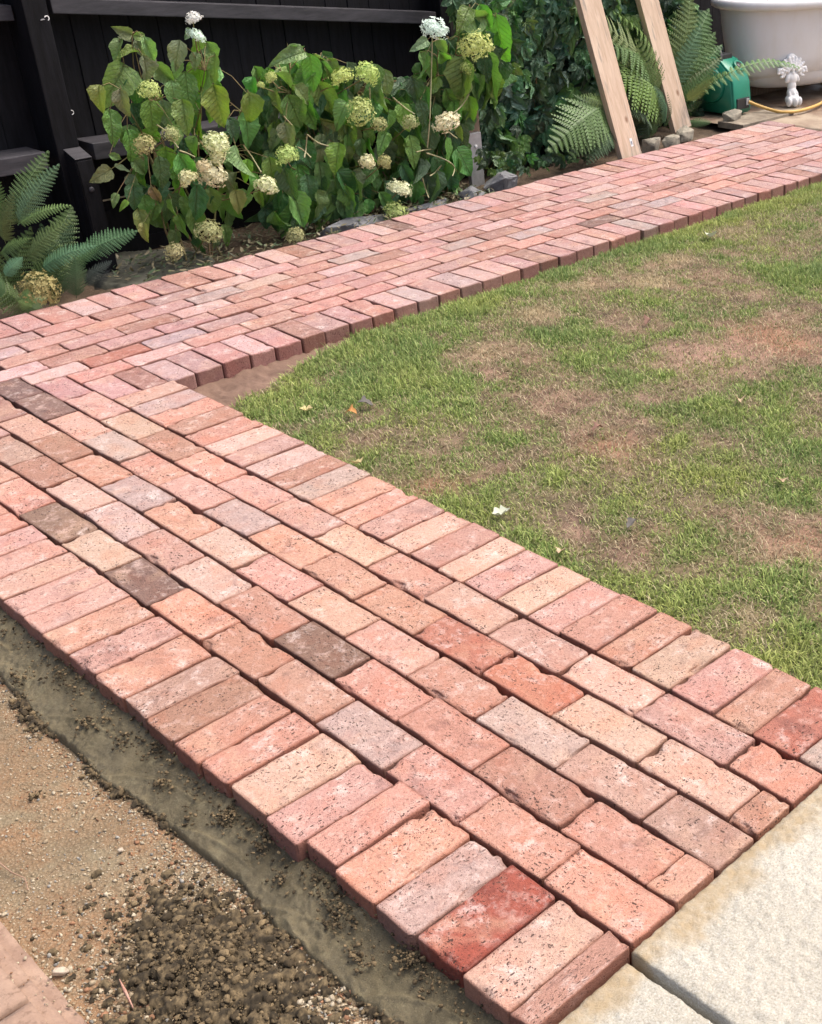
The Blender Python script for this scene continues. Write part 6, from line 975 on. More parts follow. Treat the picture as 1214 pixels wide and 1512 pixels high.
# black wall behind the bath
wall = empty('shed_wall', (5.8, 5.6, -.1), label='black boarded wall in deep shade behind the bath', cat='wall')
wb = mesh_bm('board', box_bm(-.073, 0, -.1, .073, .02, 2.0, .003), M_BLACK)
x = 5.55
while x < 8.6:
    link('board', wb, wall, Matrix.Translation((x, 5.5 + random.uniform(-.003, .003), 0))); x += .15
link('side_panel', mesh_bm('side_panel', box_bm(5.60, 4.67, -.1, 5.64, 5.49, 2.0, .004), M_BLACK), wall)

# old grey timber post on a galvanised foot
M_GALV = mat_simple('galvanised', (.30, .31, .32), (.42, .43, .44), 30, .45, 60, .2, .001)
M_GALV.node_tree.nodes['Principled BSDF'].inputs['Metallic'].default_value = .4
M_OLDW = mat_simple('old_wood', (.13, .09, .06), (.22, .165, .12), 10, .85, 60, .5, .002, stretch=(6, 6, 1))
tp = empty('trellis_post', (3.62, 4.3, -.1), label='brown timber post standing in a bolted galvanised foot between hydrangea and creeper', cat='post')
link('shaft', mesh_bm('shaft', box_bm(3.578, 4.30, .20, 3.672, 4.36, 1.7, .004), M_OLDW), tp)
link('metal_foot', mesh_bm('metal_foot', box_bm(3.560, 4.27, -.12, 3.652, 4.295, .235, .003), M_GALV), tp)
bm = bmesh.new(); bmesh.ops.create_uvsphere(bm, u_segments=12, v_segments=8, radius=.010)
link('bolt', mesh_bm('bolt', bm, M_WHITE, True), tp, Matrix.Translation((3.608, 4.268, .165)) @ Matrix.Diagonal((1, .5, 1, 1)))

# ------------------------------------------------------------------ leaning planks
def mat_wood():
    t = NT('sawn_timber')
    co = t.mapping(t.obj(), (9, 9, 1.1))
    n1 = t.noise(co, 4, 5, .6, .8); n2 = t.noise(t.mapping(t.obj(), (40, 40, 2)), 6, 3, .6)
    c = t.mix(t.ramp(n1, .35, .65), (.50, .375, .27), (.64, .51, .39))
    c = t.mix(t.ramp(n2, .5, .7, 0, .4), c, (.36, .23, .15))
    c = t.mix(t.ramp(t.noise(t.mapping(t.obj(), (12, 12, 2.0)), 1.6, 4, .7), .56, .66, 0, .7), c, (.26, .23, .20))
    v = t.n('TexVoronoi', Vector=t.mapping(t.obj(), (9, 9, 5)), Scale=1.)
    c = t.mix(t.ramp(v.outputs['Distance'], .05, .13, .85, 0), c, (.22, .12, .07))
    return t.out(c, .8, t.bump(n2, .3, .002))
M_WOOD = mat_wood()
def plank(base, top_dir, wv, th, L, label, sticker=False, facing=0.0):
    o = empty('plank', base, label=label, cat='plank', group='timber planks leaning on the fence')
    zc = Vector(top_dir).normalized(); xc = Vector((1, facing, 0)); xc = (xc - zc * xc.dot(zc)).normalized(); yc = zc.cross(xc)
    m = Matrix((( xc.x, yc.x, zc.x, base[0]), (xc.y, yc.y, zc.y, base[1]), (xc.z, yc.z, zc.z, base[2]), (0, 0, 0, 1)))
    link('timber', mesh_bm('timber', box_bm(-wv / 2, -th / 2, 0, wv / 2, th / 2, L, .002), M_WOOD), o, m)
    if sticker:
        st_ = link('tag', mesh_bm('tag', box_bm(.012, -th / 2 - .0012, .068, .030, -th / 2 - .0002, .115), M_WHITE), o, m)
        link('print', mesh_bm('print', box_bm(.016, -th / 2 - .0019, .078, .026, -th / 2 - .0013, .098), mat_simple('ink', (.10, .13, .17), (.3, .33, .36), 60)), o, m)
    return o
plank((4.545, 4.00, -.03), (-.095, .21, .87), .150, .045, 1.95, 'left of two leaning planks, wider, grey stained, with a small white tag near its foot', True, -.12)
plank((5.265, 4.225, .0), (-.115, .17, .76), .145, .045, 1.95, 'right of two leaning planks, cleaner wood, foot behind stone blocks', False, -.12)

# ------------------------------------------------------------------ leaves, flowers, plants
def leaf_mesh(seed, kind='heart'):
    """unit leaf: base at origin, tip at +Y, face +Z"""
    rd = random.Random(seed); n = 13; V = []; F = []
    droop = rd.uniform(.05, .65); fold = rd.uniform(.15, .95); tw = rd.uniform(-.6, .6); wav = rd.uniform(.02, .06); hw_ = rd.uniform(.27, .41)
    for i in range(n + 1):
        t_ = i / n
        if kind == 'heart': wv = hw_ * (math.sin(math.pi * min(1, t_ ** .62 * 1.0)) ** .72) * (1 - .25 * t_) + .0
        else: wv = .21 * math.sin(math.pi * t_ ** .9) ** .8 
        if t_ > .995: wv = .002
        wv *= 1 + .05 * math.sin(t_ * 23 + seed) + .05 * (i % 2)
        back = -.07 * (1 - t_) ** 6 if kind == 'heart' else 0
        for j in (-2, -1, 0, 1, 2):
            xx = wv * j / 2 + .05 * math.sin(t_ * 3 + seed) * t_
            yy = t_ + (back if abs(j) == 2 else 0)
            zz = -droop * t_ * t_ + fold * abs(wv * j / 2) + wav * math.sin(t_ * 14 + j * 1.7 + seed) * (abs(j) / 2) + tw * (wv * j / 2) * t_
            V.append((xx, yy, zz))
    for i in range(n):
        for j in range(4): a = i * 5 + j; F.append((a, a + 1, a + 6, a + 5))
    return V, F
def leaf_me(seed, kind, mat):
    V, F = leaf_mesh(seed, kind); return mesh_np('leaf', V, [np.array(F)], mat, True)
LEAVES = [leaf_me(s, 'heart', M_LEAF) for s in range(12)]
LC = {'g': (.155, .315, .090), 'y': (.21, .37, .075), 'd': (.072, .165, .074), 'p': (.20, .325, .145), 't': (.32, .33, .15), 'b': (.060, .115, .075)}
def frame(b, tdir, nrm, s):
    y = Vector(tdir).normalized(); z = Vector(nrm); z = (z - y * z.dot(y)).normalized(); x = y.cross(z)
    return Matrix(((x.x * s, y.x * s, z.x * s, b[0]), (x.y * s, y.y * s, z.y * s, b[1]), (x.z * s, y.z * s, z.z * s, b[2]), (0, 0, 0, 1)))
CAMP = cam.location.copy()
def put_leaf(parent, rec, meshes, LCm, jit=.62, kscale=1.08, face=(-.45, -1, .55)):
    x, y, z, tx, tz, c = rec
    z = max(z, .0); tz = max(tz, -.02)
    d = Vector((tx - x, random.uniform(-.25, .1) * abs(tz - z), tz - z)); L = d.length
    if L < 1e-4: return
    nrm = Vector(face).normalized() + Vector([random.gauss(0, jit) for _ in range(3)])
    col = [v * random.uniform(.78, 1.22) for v in LCm[c]]
    link('leaf', random.choice(meshes), parent, frame((x, y, z), d, nrm, L * kscale), col)

def flower_mesh(seed, n=150, fs=.23):
    rd = random.Random(seed); V = []; F = []
    for i in range(n):
        k = i + .5; ph = math.acos(1 - 1.55 * k / n); th = math.pi * (1 + 5 ** .5) * k
        d = Vector((math.cos(th) * math.sin(ph), math.sin(th) * math.sin(ph), math.cos(ph)))
        p = d * (.80 + rd.uniform(-.20, .16) + .30 * noise.noise(d * 3 + Vector((seed, 0, 0))))
        d = (d + Vector((rd.gauss(0, .3), rd.gauss(0, .3), rd.gauss(0, .3)))).normalized()
        a = d.orthogonal().normalized(); b = d.cross(a); rot = rd.uniform(0, 6.28); s_ = fs * rd.uniform(.55, 1.0)
        for q in range(4):
            an = rot + q * math.pi / 2
            u_ = a * math.cos(an) + b * math.sin(an); w_ = b * math.cos(an) - a * math.sin(an)
            o = len(V)
            for pt in (p, p + u_ * s_ * .55 + w_ * s_ * .36 + d * .02, p + u_ * s_ + d * rd.uniform(-.02, .07), p + u_ * s_ * .55 - w_ * s_ * .36 + d * .02): V.append(tuple(pt))
            F.append((o, o + 1, o + 2, o + 3))
    return mesh_np('flower_head', V, [np.array(F)], M_PETAL)
FLW = [flower_mesh(s) for s in range(4)]
FLD = [flower_mesh(s + 9, 260, .15) for s in range(3)]
FC = {'w': (.76, .85, .77), 'l': (.56, .68, .24), 'c': (.78, .78, .50), 't': (.74, .70, .44), 'o': (.46, .47, .22)}

M_BARE = mat_simple('bare_stem', (.26, .26, .13), (.40, .37, .22), 30, .6)
def smooth_pts(P, n=6):
    out = []; P = [Vector(p) for p in P]
    for i in range(len(P) - 1):
        p0, p1, p2, p3 = P[max(i - 1, 0)], P[i], P[i + 1], P[min(i + 2, len(P) - 1)]
        for k in range(n):
            t_ = k / n
            out.append(.5 * ((2 * p1) + (p2 - p0) * t_ + (2 * p0 - 5 * p1 + 4 * p2 - p3) * t_ ** 2 + (3 * p1 - p0 - 3 * p2 + p3) * t_ ** 3))
    return out + [P[-1]]
def bush(label, base, leaves, flowers, group, nstem=9, y0=4.24, bare=(), jit=.55):
    o = empty('hydrangea', base, label=label, cat='hydrangea', group=group)
    for r_ in leaves: put_leaf(o, r_, LEAVES, LC, jit, 1.18)
    tub = []
    # petioles join leaf bases to the nearest of a few main stems
    pts = [Vector(r_[:3]) for r_ in leaves]
    tops = sorted(pts, key=lambda p: -p.z)
    stems = []
    for k in range(nstem):
        tpt = tops[int(k * len(tops) * .35 / nstem)]
        b = Vector((base[0] + random.uniform(-.13, .13) * (1 if nstem < 12 else 2.6), y0 + random.uniform(-.04, .06), -.06))
        P = [b + (tpt - b) * q + Vector((0, 0, .06 * math.sin(q * math.pi))) + Vector((random.gauss(0, .008), .05 * math.sin(q * 3.1), 0)) for q in [i / 7 for i in range(8)]]
        stems.append(P); tub.append((P, [.0048 * (1 - .6 * i / 7) for i in range(8)], 6))
    allp = [p for P in stems for p in P]
    for p in pts[:]:
        q = min(allp, key=lambda a: (a - p).length)
        if (q - p).length < .30:
            mid = (p + q) / 2 + Vector((0, 0, .02))
            tub.append(([q, mid, p], [.0022, .0018, .0014], 4))
    for fx, fy, fz, fr, asp, c in flowers:
        q = min(allp, key=lambda a: (a - Vector((fx, fy, fz - .1))).length)
        p = Vector((fx, fy + fr * .3, fz - fr * .4))
        tub.append(([q, (p + q) / 2 + Vector((0, .02, -.01)), p], [.0030, .0028, .0022], 5))
    for q_ in tub[:nstem]: link('stem', tubes_mesh('stem', [q_], M_STEM), o)
    link('petiole', tubes_mesh('petiole', tub[nstem:], M_STEM), o, kind='stuff')
    for P in bare: link('bare_stem', tubes_mesh('bare_stem', [(smooth_pts(P, 4), .0034, 5)], M_BARE), o)
    for fx, fy, fz, fr, asp, c in flowers:
        me = random.choice(FLW if c in 'wct' else FLD)
        m = Matrix.Translation((fx, fy, fz - fr * asp * .15)) @ Euler((random.uniform(.15, .6), random.uniform(-.4, .4), random.uniform(0, 6))).to_matrix().to_4x4() @ Matrix.Diagonal((fr * .98, fr * .98, fr * asp * .95, 1))
        link('flower_head', me, o, m, [v * random.uniform(.92, 1.05) for v in FC[c]])
    return o
GH = 'hydrangeas along the fence'
bush('leftmost hydrangea with yellow green drooping leaves and two white blooms at its top', (1.88, 4.24, -.06), H1, F1, GH, 9, bare=B1, jit=.42)
bush('wide middle hydrangea with dense wilting dark leaves and lime flower heads', (2.75, 4.24, -.06), H2, F2, GH, 16, bare=B2)
bush('rightmost hydrangea against the creeper with one tall white bloom', (3.40, 4.24, -.06), H3, F3, GH, 8, bare=B3)

# spent flower head lying among the left ferns
m = Matrix.Translation((1.075, 4.0, .055)) @ Euler((.5, .2, 1)).to_matrix().to_4x4() @ Matrix.Diagonal((.085, .085, .085, 1))
link('flower_head', FLD[1], None, m, (.34, .30, .12), label='large faded olive flower head among the ferns at the left edge', cat='flower')
lm = Matrix.Translation((2.30, 4.06, .0)) @ Euler((.4, 0, 1)).to_matrix().to_4x4() @ Matrix.Diagonal((.01, .01, .01, 1))

# creeper
def palm_mesh(seed):
    V = []; F = []
    for k, (an, ln) in enumerate(((0, 1.0), (.75, .88), (-.75, .88), (1.5, .62), (-1.5, .62))):
        v, f = leaf_mesh(seed * 5 + k, 'narrow'); o = len(V)
        ca, sa = math.cos(an), math.sin(an)
        for x, y, z in v: 
            x *= 1.35
            V.append(((x * ca + y * sa) * ln * .62, (-x * sa + y * ca) * ln * .62, z * ln * .62 - .02 * k))
        F += [tuple(i + o for i in q) for q in f]
    return V, F
PALM = []
for s in range(6):
    v, f = palm_mesh(s); PALM.append(mesh_np('leaf', v, [np.array(f)], M_CREEP, True))
CC = {'g': (.15, .28, .11), 'd': (.062, .14, .078), 'b': (.13, .245, .165), 'y': (.14, .23, .06)}
cr = empty('creeper', (4.1, 4.45, -.06), label='dense dark creeper with five fingered leaves covering the fence left of the planks', cat='creeper')
for r_ in CREEP: put_leaf(cr, r_, PALM, CC, .5, 1.85, (-.4, -1, .5))
pts = []
for k in range(14):
    x0 = 3.75 + k * .075; P = [Vector((x0 + random.gauss(0, .03), 4.42 + random.uniform(-.05, .1), -.06 + q * .16)) for q in range(9)]
    pts.append((P, .005, 5))
for q_ in pts: link('stem', tubes_mesh('stem', [q_], M_STEM), cr)
def fol_mass(name, parent, boxes, n, srange, cols, seed, mat, lbl=None):
    rd = random.Random(seed); V = []; F = []; C = []
    base = [palm_mesh(s + 20) for s in range(3)]
    for i in range(n):
        bx = rd.choice(boxes)
        p = Vector((rd.uniform(bx[0], bx[1]), rd.uniform(bx[2], bx[3]), rd.uniform(bx[4], bx[5])))
        v, f = rd.choice(base); s_ = rd.uniform(*srange)
        M_ = frame(p, (rd.gauss(0, .35), rd.gauss(-.1, .2), -1), Vector((-.4, -1, .5)) + Vector((rd.gauss(0, .5), rd.gauss(0, .5), rd.gauss(0, .5))), s_)
        c = rd.choice(cols); j = rd.uniform(.7, 1.25); o = len(V)
        V += [tuple(M_ @ Vector(q)) for q in v]; C += [[a * j for a in c]] * len(v)
        F += [tuple(a + o for a in q) for q in f]
    return link(name, mesh_np(name, V, [np.array(F)], mat, True, np.array(C)), parent, kind='stuff')
M_FOL = mat_attr('foliage_mass', .45, .12)
fol_mass('foliage', cr, [(3.72, 5.0, 4.42, 4.57, -.05, 1.3)], 1000, (.07, .12), [CC['d'], CC['b'], (.02, .05, .026)], 4, M_FOL)
cr2 = empty('creeper', (5.1, 4.5, -.06), label='lighter green creeper growing between and behind the two planks', cat='creeper')
for r_ in CREEP2: put_leaf(cr2, r_, PALM, CC, .5, 1.7, (-.4, -1, .5))
fol_mass('foliage', cr2, [(4.9, 5.75, 4.46, 4.6, -.05, 1.2)], 600, (.07, .12), [CC['d'], CC['g'], (.02, .05, .026)], 5, M_FOL)
lw = empty('ground_ivy', (3.9, 4.12, -.06), label='low small leaved greenery at the creeper foot beside the upright slate', cat='ivy')
for r_ in LOW: put_leaf(lw, r_, PALM, CC, .6, 1.5, (-.3, -.8, .9))

# ferns
def frond_mesh(seed, width=.4, n=19):
    """unit frond along +Y, pinnae in the XY plane, arching down in Z"""
    rd = random.Random(seed); V = []; F = []
    def P(t_): return Vector((.03 * math.sin(t_ * 3 + seed), t_, .16 * math.sin(t_ * 2.6) - .16 * t_ ** 2.2))
    for i in range(n):
        t_ = .10 + .89 * i / (n - 1)
        ln = width / 2 * (math.sin(math.pi * min(1, (t_ * .86 + .14))) ** .8) * 1.02 + .012
        for sd in (-1, 1):
            ln_ = ln * rd.uniform(.88, 1.1)
            d = Vector((sd * .92, .38 + rd.uniform(-.06, .06), -.22 + rd.uniform(-.12, .06))).normalized()
            nrm = Vector((0, 0, 1)); s_ = d.cross(nrm).normalized()
            b = P(t_); m = 9
            for k in range(m):
                q = (k + .4) / m; pw = .034 * (1 - q) ** .6 * (.6 + width) 
                c = b + d * ln_ * q + Vector((0, 0, -.10 * ln_ * q * q))
                for s2 in (-1, 1):
                    tipd = s_ * s2 * pw + d * pw * .45 + Vector((0, 0, -pw * .25))
                    o = len(V); hw = ln_ / m * .46
                    V += [tuple(c - d * hw), tuple(c + d * hw), tuple(c + tipd + d * hw * .5), tuple(c + tipd - d * hw * .3)]
                    F.append((o, o + 1, o + 2, o + 3))
    # rachis
    for i in range(12):
        a, b = P(i / 12), P((i + 1) / 12); r0 = .006 * (1 - i / 13); o = len(V)
        V += [(a.x - r0, a.y, a.z + .002), (a.x + r0, a.y, a.z + .002), (b.x + r0, b.y, b.z + .002), (b.x - r0, b.y, b.z + .002)]
        F.append((o, o + 1, o + 2, o + 3))
    return mesh_np('frond', V, [np.array(F)], M_FERN)
FRW = {w_: [frond_mesh(s + int(w_ * 100), w_) for s in range(2)] for w_ in (.14, .2, .26, .35, .42, .5, .6, .7)}
FCL = {'g': (.105, .175, .050), 'l': (.17, .27, .085), 'p': (.14, .225, .10), 'b': (.10, .19, .10), 'v': (.09, .19, .055), 'y': (.12, .18, .04), 'd': (.045, .095, .035), 'k': (.05, .07, .06)}
def fern(label, base, fronds, extra=0):
    o = empty('fern', base, label=label, cat='fern', group='ferns in the planting bed')
    for b, t_, w_, c in fronds:
        b = Vector(b); t_ = Vector(t_); b.z = max(b.z, -.04)
        key = min(FRW, key=lambda q: abs(q - w_))
        d = t_ - b
        nrm = Vector((-.35, -.75, .75)) + Vector([random.gauss(0, .18) for _ in range(3)])
        link('frond', random.choice(FRW[key]), o, frame(b, d, nrm, d.length * 1.03), [v * random.uniform(.85, 1.15) for v in FCL[c]])
    for k in range(extra):
        b = Vector(base) + Vector((random.uniform(-.12, .12), random.uniform(.0, .15), 0))
        d = Vector((random.gauss(0, .5), random.uniform(-.3, .2), random.uniform(.5, 1))).normalized() * random.uniform(.25, .42)
        link('frond', random.choice(FRW[.42]), o, frame(b, d, (-.35, -.6, .8), d.length), [v * .8 for v in FCL[random.choice('dg')]])
    return o
fern('grey green fern clump with arching fronds at the left edge below the spur', (1.1, 4.08, -.05), FERNL, 8)
fern('bright fern at the foot of the left plank beside the creeper', (4.5, 4.15, -.05), FERNM, 3)
fern('yellow green fern growing between the two leaning planks', (5.05, 4.3, -.05), FERNC, 6)
fern('large fern arching right of the planks over the green reel', (5.45, 4.45, -.05), FERNR, 2)

# withered litter under the plants
n = 1500
x = rng.uniform(1.45, 3.5, n); y = rng.uniform(3.97, 4.4, n); z = -.03 + rng.uniform(0, .03, n)
V = []; F = []; C = []
for i in range(n):
    a = rng.uniform(0, 6.28); L_ = rng.uniform(.015, .05); wv = rng.uniform(.001, .006)
    d = np.array([math.cos(a), math.sin(a) * .6, rng.uniform(-.2, .6)]) * L_; s_ = np.array([-math.sin(a), math.cos(a), rng.uniform(-.5, .5)]) * wv
    p = np.array([x[i], y[i], z[i]]); o = len(V)
    V += [p - s_, p + s_, p + d * .6 + s_ * 1.2, p + d, p + d * .6 - s_ * 1.2]; F.append((o, o + 1, o + 2, o + 3, o + 4))
    c = [(.10, .13, .06), (.16, .14, .08), (.06, .09, .05), (.22, .19, .12)][rng.integers(4)]; C += [c] * 5
link('leaf_litter', mesh_np('leaf_litter', np.array(V), [np.array(F)], M_FOL, False, np.array(C)), kind='stuff')

# ------------------------------------------------------------------ pad, reel, bath, hose
t = NT('damp_concrete')
co = t.obj()
c = t.mix(t.ramp(t.noise(co, 3, 5, .65, .6), .4, .6), (.17, .11, .075), (.33, .27, .20))
c = t.mix(t.ramp(t.noise(co, 30, 4, .7), .62, .72, 0, .6), c, (.06, .045, .03))
M_PAD = t.out(c, t.ramp(t.noise(co, 3, 3), .4, .6, .45, .9), t.bump(t.noise(co, 60, 5, .7), .5, .003))
xs = np.arange(5.60, 9.0, .05); ys = np.arange(2.4, 5.5, .05)
X, Y = np.meshgrid(xs, ys, indexing='ij')
Z = -.014 + .006 * (fbm(X * 3, Y * 3, 181) - .5) - .3 * ((X < 5.80) & (Y < 3.97)) 
V, F = grid_np(xs, ys, Z)
link('concrete_pad', mesh_np('concrete_pad', V, F, M_PAD, True), kind='structure')
bd = link('board', mesh_bm('board', box_bm(5.60, 3.99, -.035, 6.15, 4.20, .004, .003), mat_simple('dirty_board', (.14, .11, .08), (.30, .26, .20), 9, .85, 60, .5, .003)), None, None,
          label='weathered flat board end lying beneath the green reel at the pad edge', cat='board')
bd.rotation_euler = (0, 0, 0)
rock('stone_block', (5.70, 4.16, .03), (.16, .09, .07), .2, 41, M_GREYSTONE, 'small dark brick like block tucked left of the green reel')
link('timber_offcut', mesh_bm('timber_offcut', box_bm(6.2, 4.62, -.01, 7.3, 4.70, .05, .004), M_OLDW), None, None, label='dark timber bearer lying in shadow under the bath', cat='timber')

M_GREEN = mat_simple('green_plastic', (.006, .17, .105), (.012, .22, .14), 3, .35, 40, .08, .001, spec=.5)
M_DKPL = mat_simple('dark_plastic', (.018, .020, .022), (.035, .037, .04), 10, .4, 40, .1, .001)
def build_reel(ox, oy):
    reel = empty('hose_reel', (ox + .1, oy + .18, 0), label='green plastic hose reel box with dark handle and yellow hose outlet', cat='hose reel')
    # body: side profile (y, z) extruded along x
    prof = [(.0, .0), (-.005, .06), (.01, .20), (.045, .275), (.12, .335), (.22, .36), (.31, .34), (.36, .27), (.375, .15), (.36, 0)]
    bm = bmesh.new()
    nx = 5; rings = []
    for i, fx in enumerate((0, .02, .10, .18, .20)):
        ins = .018 if i in (0, nx - 1) else 0
        cy, cz = .18, .16
        rings.append([bm.verts.new((ox + fx, oy + a + (cy - a) * ins * 2, max(0, b + (cz - b) * ins * 2) + .0)) for a, b in prof])
    for i in range(nx - 1):
        for j in range(len(prof)):
            bm.faces.new((rings[i][j], rings[i + 1][j], rings[i + 1][(j + 1) % len(prof)], rings[i][(j + 1) % len(prof)]))
    bm.faces.new(rings[0][::-1]); bm.faces.new(rings[-1])
    bmesh.ops.recalc_face_normals(bm, faces=bm.faces)
    bmesh.ops.bevel(bm, geom=[e for e in bm.edges if e.calc_face_angle(0) > .5], offset=.010, segments=3, affect='EDGES')
    link('body', mesh_bm('body', bm, M_GREEN, True), reel, Matrix.Translation((0, 0, .004)))
    # raised drum on the left side
    bm = bmesh.new(); bmesh.ops.create_cone(bm, cap_ends=True, segments=36, radius1=.125, radius2=.105, depth=.04)
    bmesh.ops.bevel(bm, geom=bm.edges[:], offset=.004, segments=2, affect='EDGES')
    link('drum_cover', mesh_bm('drum_cover', bm, M_GREEN, True), reel, Matrix.Translation((ox - .012, oy + .19, .185)) @ Matrix.Rotation(-math.pi / 2, 4, 'Y'))
    # filler ring and hole
    mt = Matrix.Translation((ox + .13, oy + .055, .300)) @ Matrix.Rotation(R(42), 4, 'X')
    pts = [(mt @ Vector((.036 * math.cos(a), .036 * math.sin(a), 0))) for a in [2 * math.pi * i / 24 for i in range(25)]]
    link('ring', tubes_mesh('ring', [(pts, .010, 8)], M_GREEN), reel)
    bm = bmesh.new(); bmesh.ops.create_cone(bm, cap_ends=True, segments=24, radius1=.034, radius2=.034, depth=.012)
    link('opening', mesh_bm('opening', bm, M_DKPL, True), reel, mt)
    # handle
    hp = [(ox + .03, oy + .13, .335), (ox + .035, oy + .14, .385), (ox + .06, oy + .17, .402), (ox + .12, oy + .20, .402), (ox + .15, oy + .22, .385), (ox + .155, oy + .23, .350)]
    link('handle', tubes_mesh('handle', [(hp, .014, 8)], M_DKPL), reel)
    link('handle_recess', mesh_bm('handle_recess', box_bm(ox + .04, oy + .13, .335, ox + .15, oy + .24, .372, .006), M_DKPL), reel)
    # outlet
    link('outlet', mesh_bm('outlet', box_bm(ox + .035, oy - .012, .035, ox + .165, oy + .006, .105, .004), M_DKPL), reel)
    link('outlet_plate', mesh_bm('outlet_plate', box_bm(ox + .125, oy - .018, .055, ox + .158, oy - .011, .098, .002), M_GALV), reel)
    return reel
build_reel(5.80, 4.235)
M_HOSE = mat_simple('yellow_hose', (.50, .30, .07), (.58, .37, .11), 20, .5, 60, .1, .001)
hp = [(5.95, 4.22, .075), (5.99, 4.17, .05), (6.02, 4.12, .032), (6.06, 4.04, .013), (6.12, 3.985, .011), (6.22, 3.965, .011), (6.38, 3.98, .012), (6.55, 4.03, .012), (6.8, 4.15, .012), (7.2, 4.5, .012)]
def smooth_pts(P, n=6):
    out = []; P = [Vector(p) for p in P]
    for i in range(len(P) - 1):
        p0, p1, p2, p3 = P[max(i - 1, 0)], P[i], P[i + 1], P[min(i + 2, len(P) - 1)]
        for k in range(n):
            t_ = k / n
            out.append(.5 * ((2 * p1) + (p2 - p0) * t_ + (2 * p0 - 5 * p1 + 4 * p2 - p3) * t_ ** 2 + (3 * p1 - p0 - 3 * p2 + p3) * t_ ** 3))
    return out + [P[-1]]
link('hose', tubes_mesh('hose', [(smooth_pts(hp), .0105, 10)], M_HOSE), None, None, label='yellow garden hose curving from the green reel past the bath foot', cat='hose')

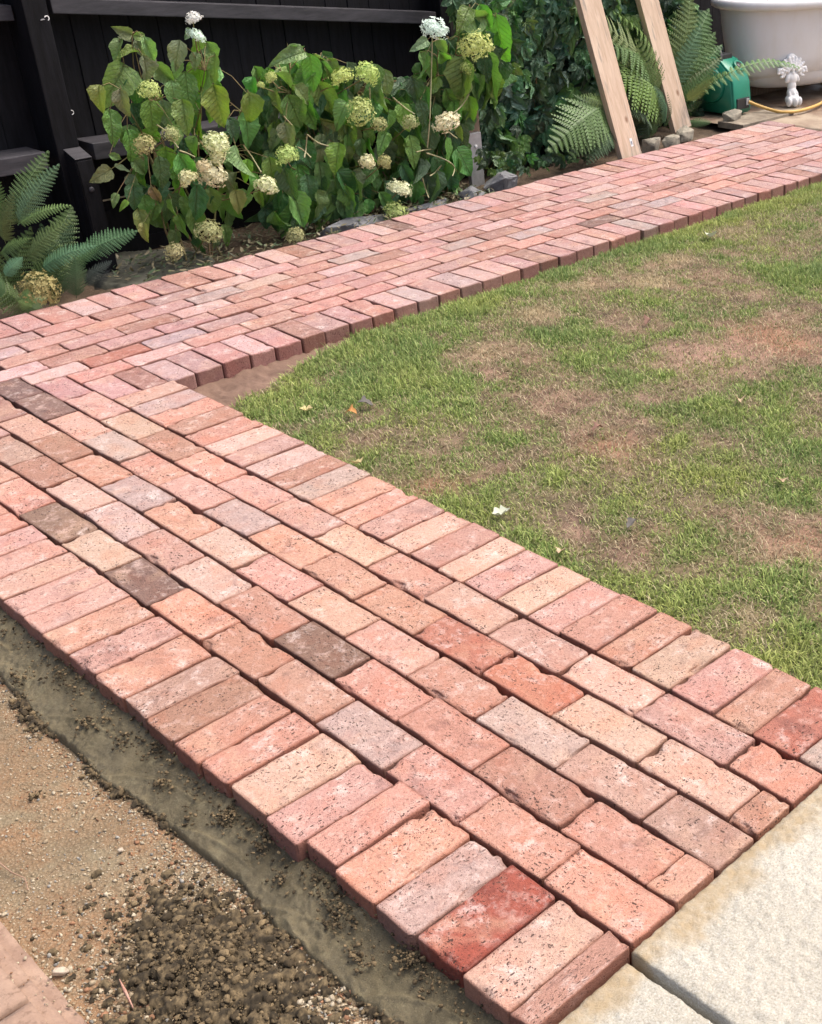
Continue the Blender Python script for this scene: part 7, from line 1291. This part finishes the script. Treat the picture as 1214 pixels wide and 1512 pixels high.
def build_bath(c, ang, rz_top=.68):
    b = empty('bathtub', (c[0], c[1], 0), ang, label='white roll top bath on ornate claw feet at the top right', cat='bath')
    PMb = PM[b.name]
    La, Wb = .98, .46
    # superellipse section levels: (height, scale x, scale y, shell)
    lv = [(.185, .30, .36), (.182, .40, .52), (.195, .50, .60), (.235, .585, .67), (.30, .665, .725), (.42, .765, .80), (.54, .855, .865), (.612, .885, .89), (.625, .93, .94), (.622, .99, .99),
          (.632, 1.025, 1.025), (.652, 1.04, 1.04), (.674, 1.03, 1.03), (.686, 1.0, 1.0), (.684, .965, .965), (.668, .935, .935), (.62, .905, .895), (.50, .87, .85), (.36, .81, .79), (.27, .74, .70), (.235, .60, .55), (.228, .30, .28)]
    n = 72; V = []; F = []
    dz = rz_top - .686
    for z, sx, sy in lv:
        for k in range(n):
            a = 2 * math.pi * k / n; ca, sa = math.cos(a), math.sin(a)
            r = (abs(ca) ** 2.3 + abs(sa) ** 2.3) ** (-1 / 2.3)
            # keep wall offset even lengthwise
            L_ = La - Wb + Wb * sx; V.append((L_ * ca * r, Wb * sy * sa * r, z + dz - .085 * max(0, 1 - (z - .185) / .42)))
    m = len(lv)
    for i in range(m - 1):
        for k in range(n): F.append((i * n + k, i * n + (k + 1) % n, (i + 1) * n + (k + 1) % n, (i + 1) * n + k))
    cb0 = len(V); V.append((0, 0, lv[0][0])); V.append((0, 0, lv[-1][0]))
    T_ = [(cb0, (k + 1) % n, k) for k in range(n)] + [(cb0 + 1, (m - 1) * n + k, (m - 1) * n + (k + 1) % n) for k in range(n)]
    link('tub', mesh_np('tub', V, [np.array(F), np.array(T_)], M_TUB, True), b, PMb)
    # claw foot mesh
    bm = bmesh.new()
    def blob(x, y, z, rx, ry, rz_, ax=0, ay=0):
        mm = Matrix.Translation((x, y, z)) @ Euler((ax, ay, 0)).to_matrix().to_4x4() @ Matrix.Diagonal((rx, ry, rz_, 1))
        bmesh.ops.create_icosphere(bm, subdivisions=3, radius=1, matrix=mm)
    # local: foot faces -Y
    blob(0, .008, .215, .070, .016, .060); blob(0, .008, .262, .030, .014, .030)
    for sgn in (-1, 1):
        # volutes: little rings of beads, and acanthus ribs fanning out of the knee
        for q in range(9):
            a = q / 9 * 2 * math.pi * .85
            blob(sgn * (.066 + .020 * math.cos(a)), -.008, .188 + .022 * math.sin(a), .009, .011, .009)
        blob(sgn * .066, -.010, .188, .010, .012, .011)
        for q, an in enumerate((.25, .6, .95, 1.3)):
            for s_ in range(5):
                rr = .030 + s_ * .013
                blob(sgn * rr * math.sin(an) * 1.05, -.016 + s_ * .003, .188 + rr * math.cos(an), .0085, .010, .010)
        blob(sgn * .030, -.010, .155, .012, .016, .028, 0, -sgn * .35)
    for s_ in range(6): blob(0, -.020 + s_ * .003, .185 + s_ * .016, .009, .010, .012)
    blob(0, -.004, .155, .036, .028, .038); blob(0, -.006, .112, .026, .024, .044); blob(0, -.012, .072, .030, .028, .036); blob(0, -.020, .036, .042, .042, .034)
    for sgn in (-1.15, 0, 1.15):
        blob(sgn * .028, -.056 + abs(sgn) * .012, .026, .014, .022, .028, .2); blob(sgn * .020, -.036 + abs(sgn) * .008, .058, .009, .013, .026)
    fm = mesh_bm('foot', bm, M_FOOT, True)
    md = None
    for fx, fy, an in ((-.64, -.292, -.25), (.60, -.315, .25), (-.60, .315, math.pi + .25), (.60, .315, math.pi - .25)):
        fo = link('foot', fm, b, PMb @ Matrix.Translation((fx, fy, -.005)) @ Matrix.Rotation(an, 4, 'Z') @ Matrix.Diagonal((1.30, 1.1, 1.16, 1)))
        md = fo.modifiers.new('fuse', 'REMESH'); md.mode = 'VOXEL'; md.voxel_size = .0032; md.use_smooth_shade = True
        sm = fo.modifiers.new('soften', 'SMOOTH'); sm.factor = .4; sm.iterations = 1
    return b
t = NT('bath_paint')
co = t.obj()
zz = t.n('SeparateXYZ', i0=co).outputs[2]
c = t.mix(t.ramp(t.noise(t.mapping(co, (3, 3, 1)), 4, 4, .6), .45, .7, 0, .35), (.74, .75, .76), (.64, .62, .57))
M_TUB = t.out(c, .30, t.bump(t.noise(co, 12, 3), .08, .004))
M_FOOT = mat_simple('foot_paint', (.76, .77, .78), (.82, .82, .80), 30, .35, 80, .1, .001)
BATH_A = -.12
build_bath((7.05, 4.40), BATH_A)
# plug chain hanging from the tap side of the bath
ch = tubes_mesh('plug_chain', [([(6.30, 4.35, .60 + .0 * i) if i == 0 else (6.30 + .004 * math.sin(i * 2.2), 4.35, .60 + .02 * i) for i in range(9)], [.004, .007] * 4 + [.004], 6)], M_GALV)
link('plug_chain', ch, None, None, label='small dark plug chain just visible inside the white bath', cat='chain')
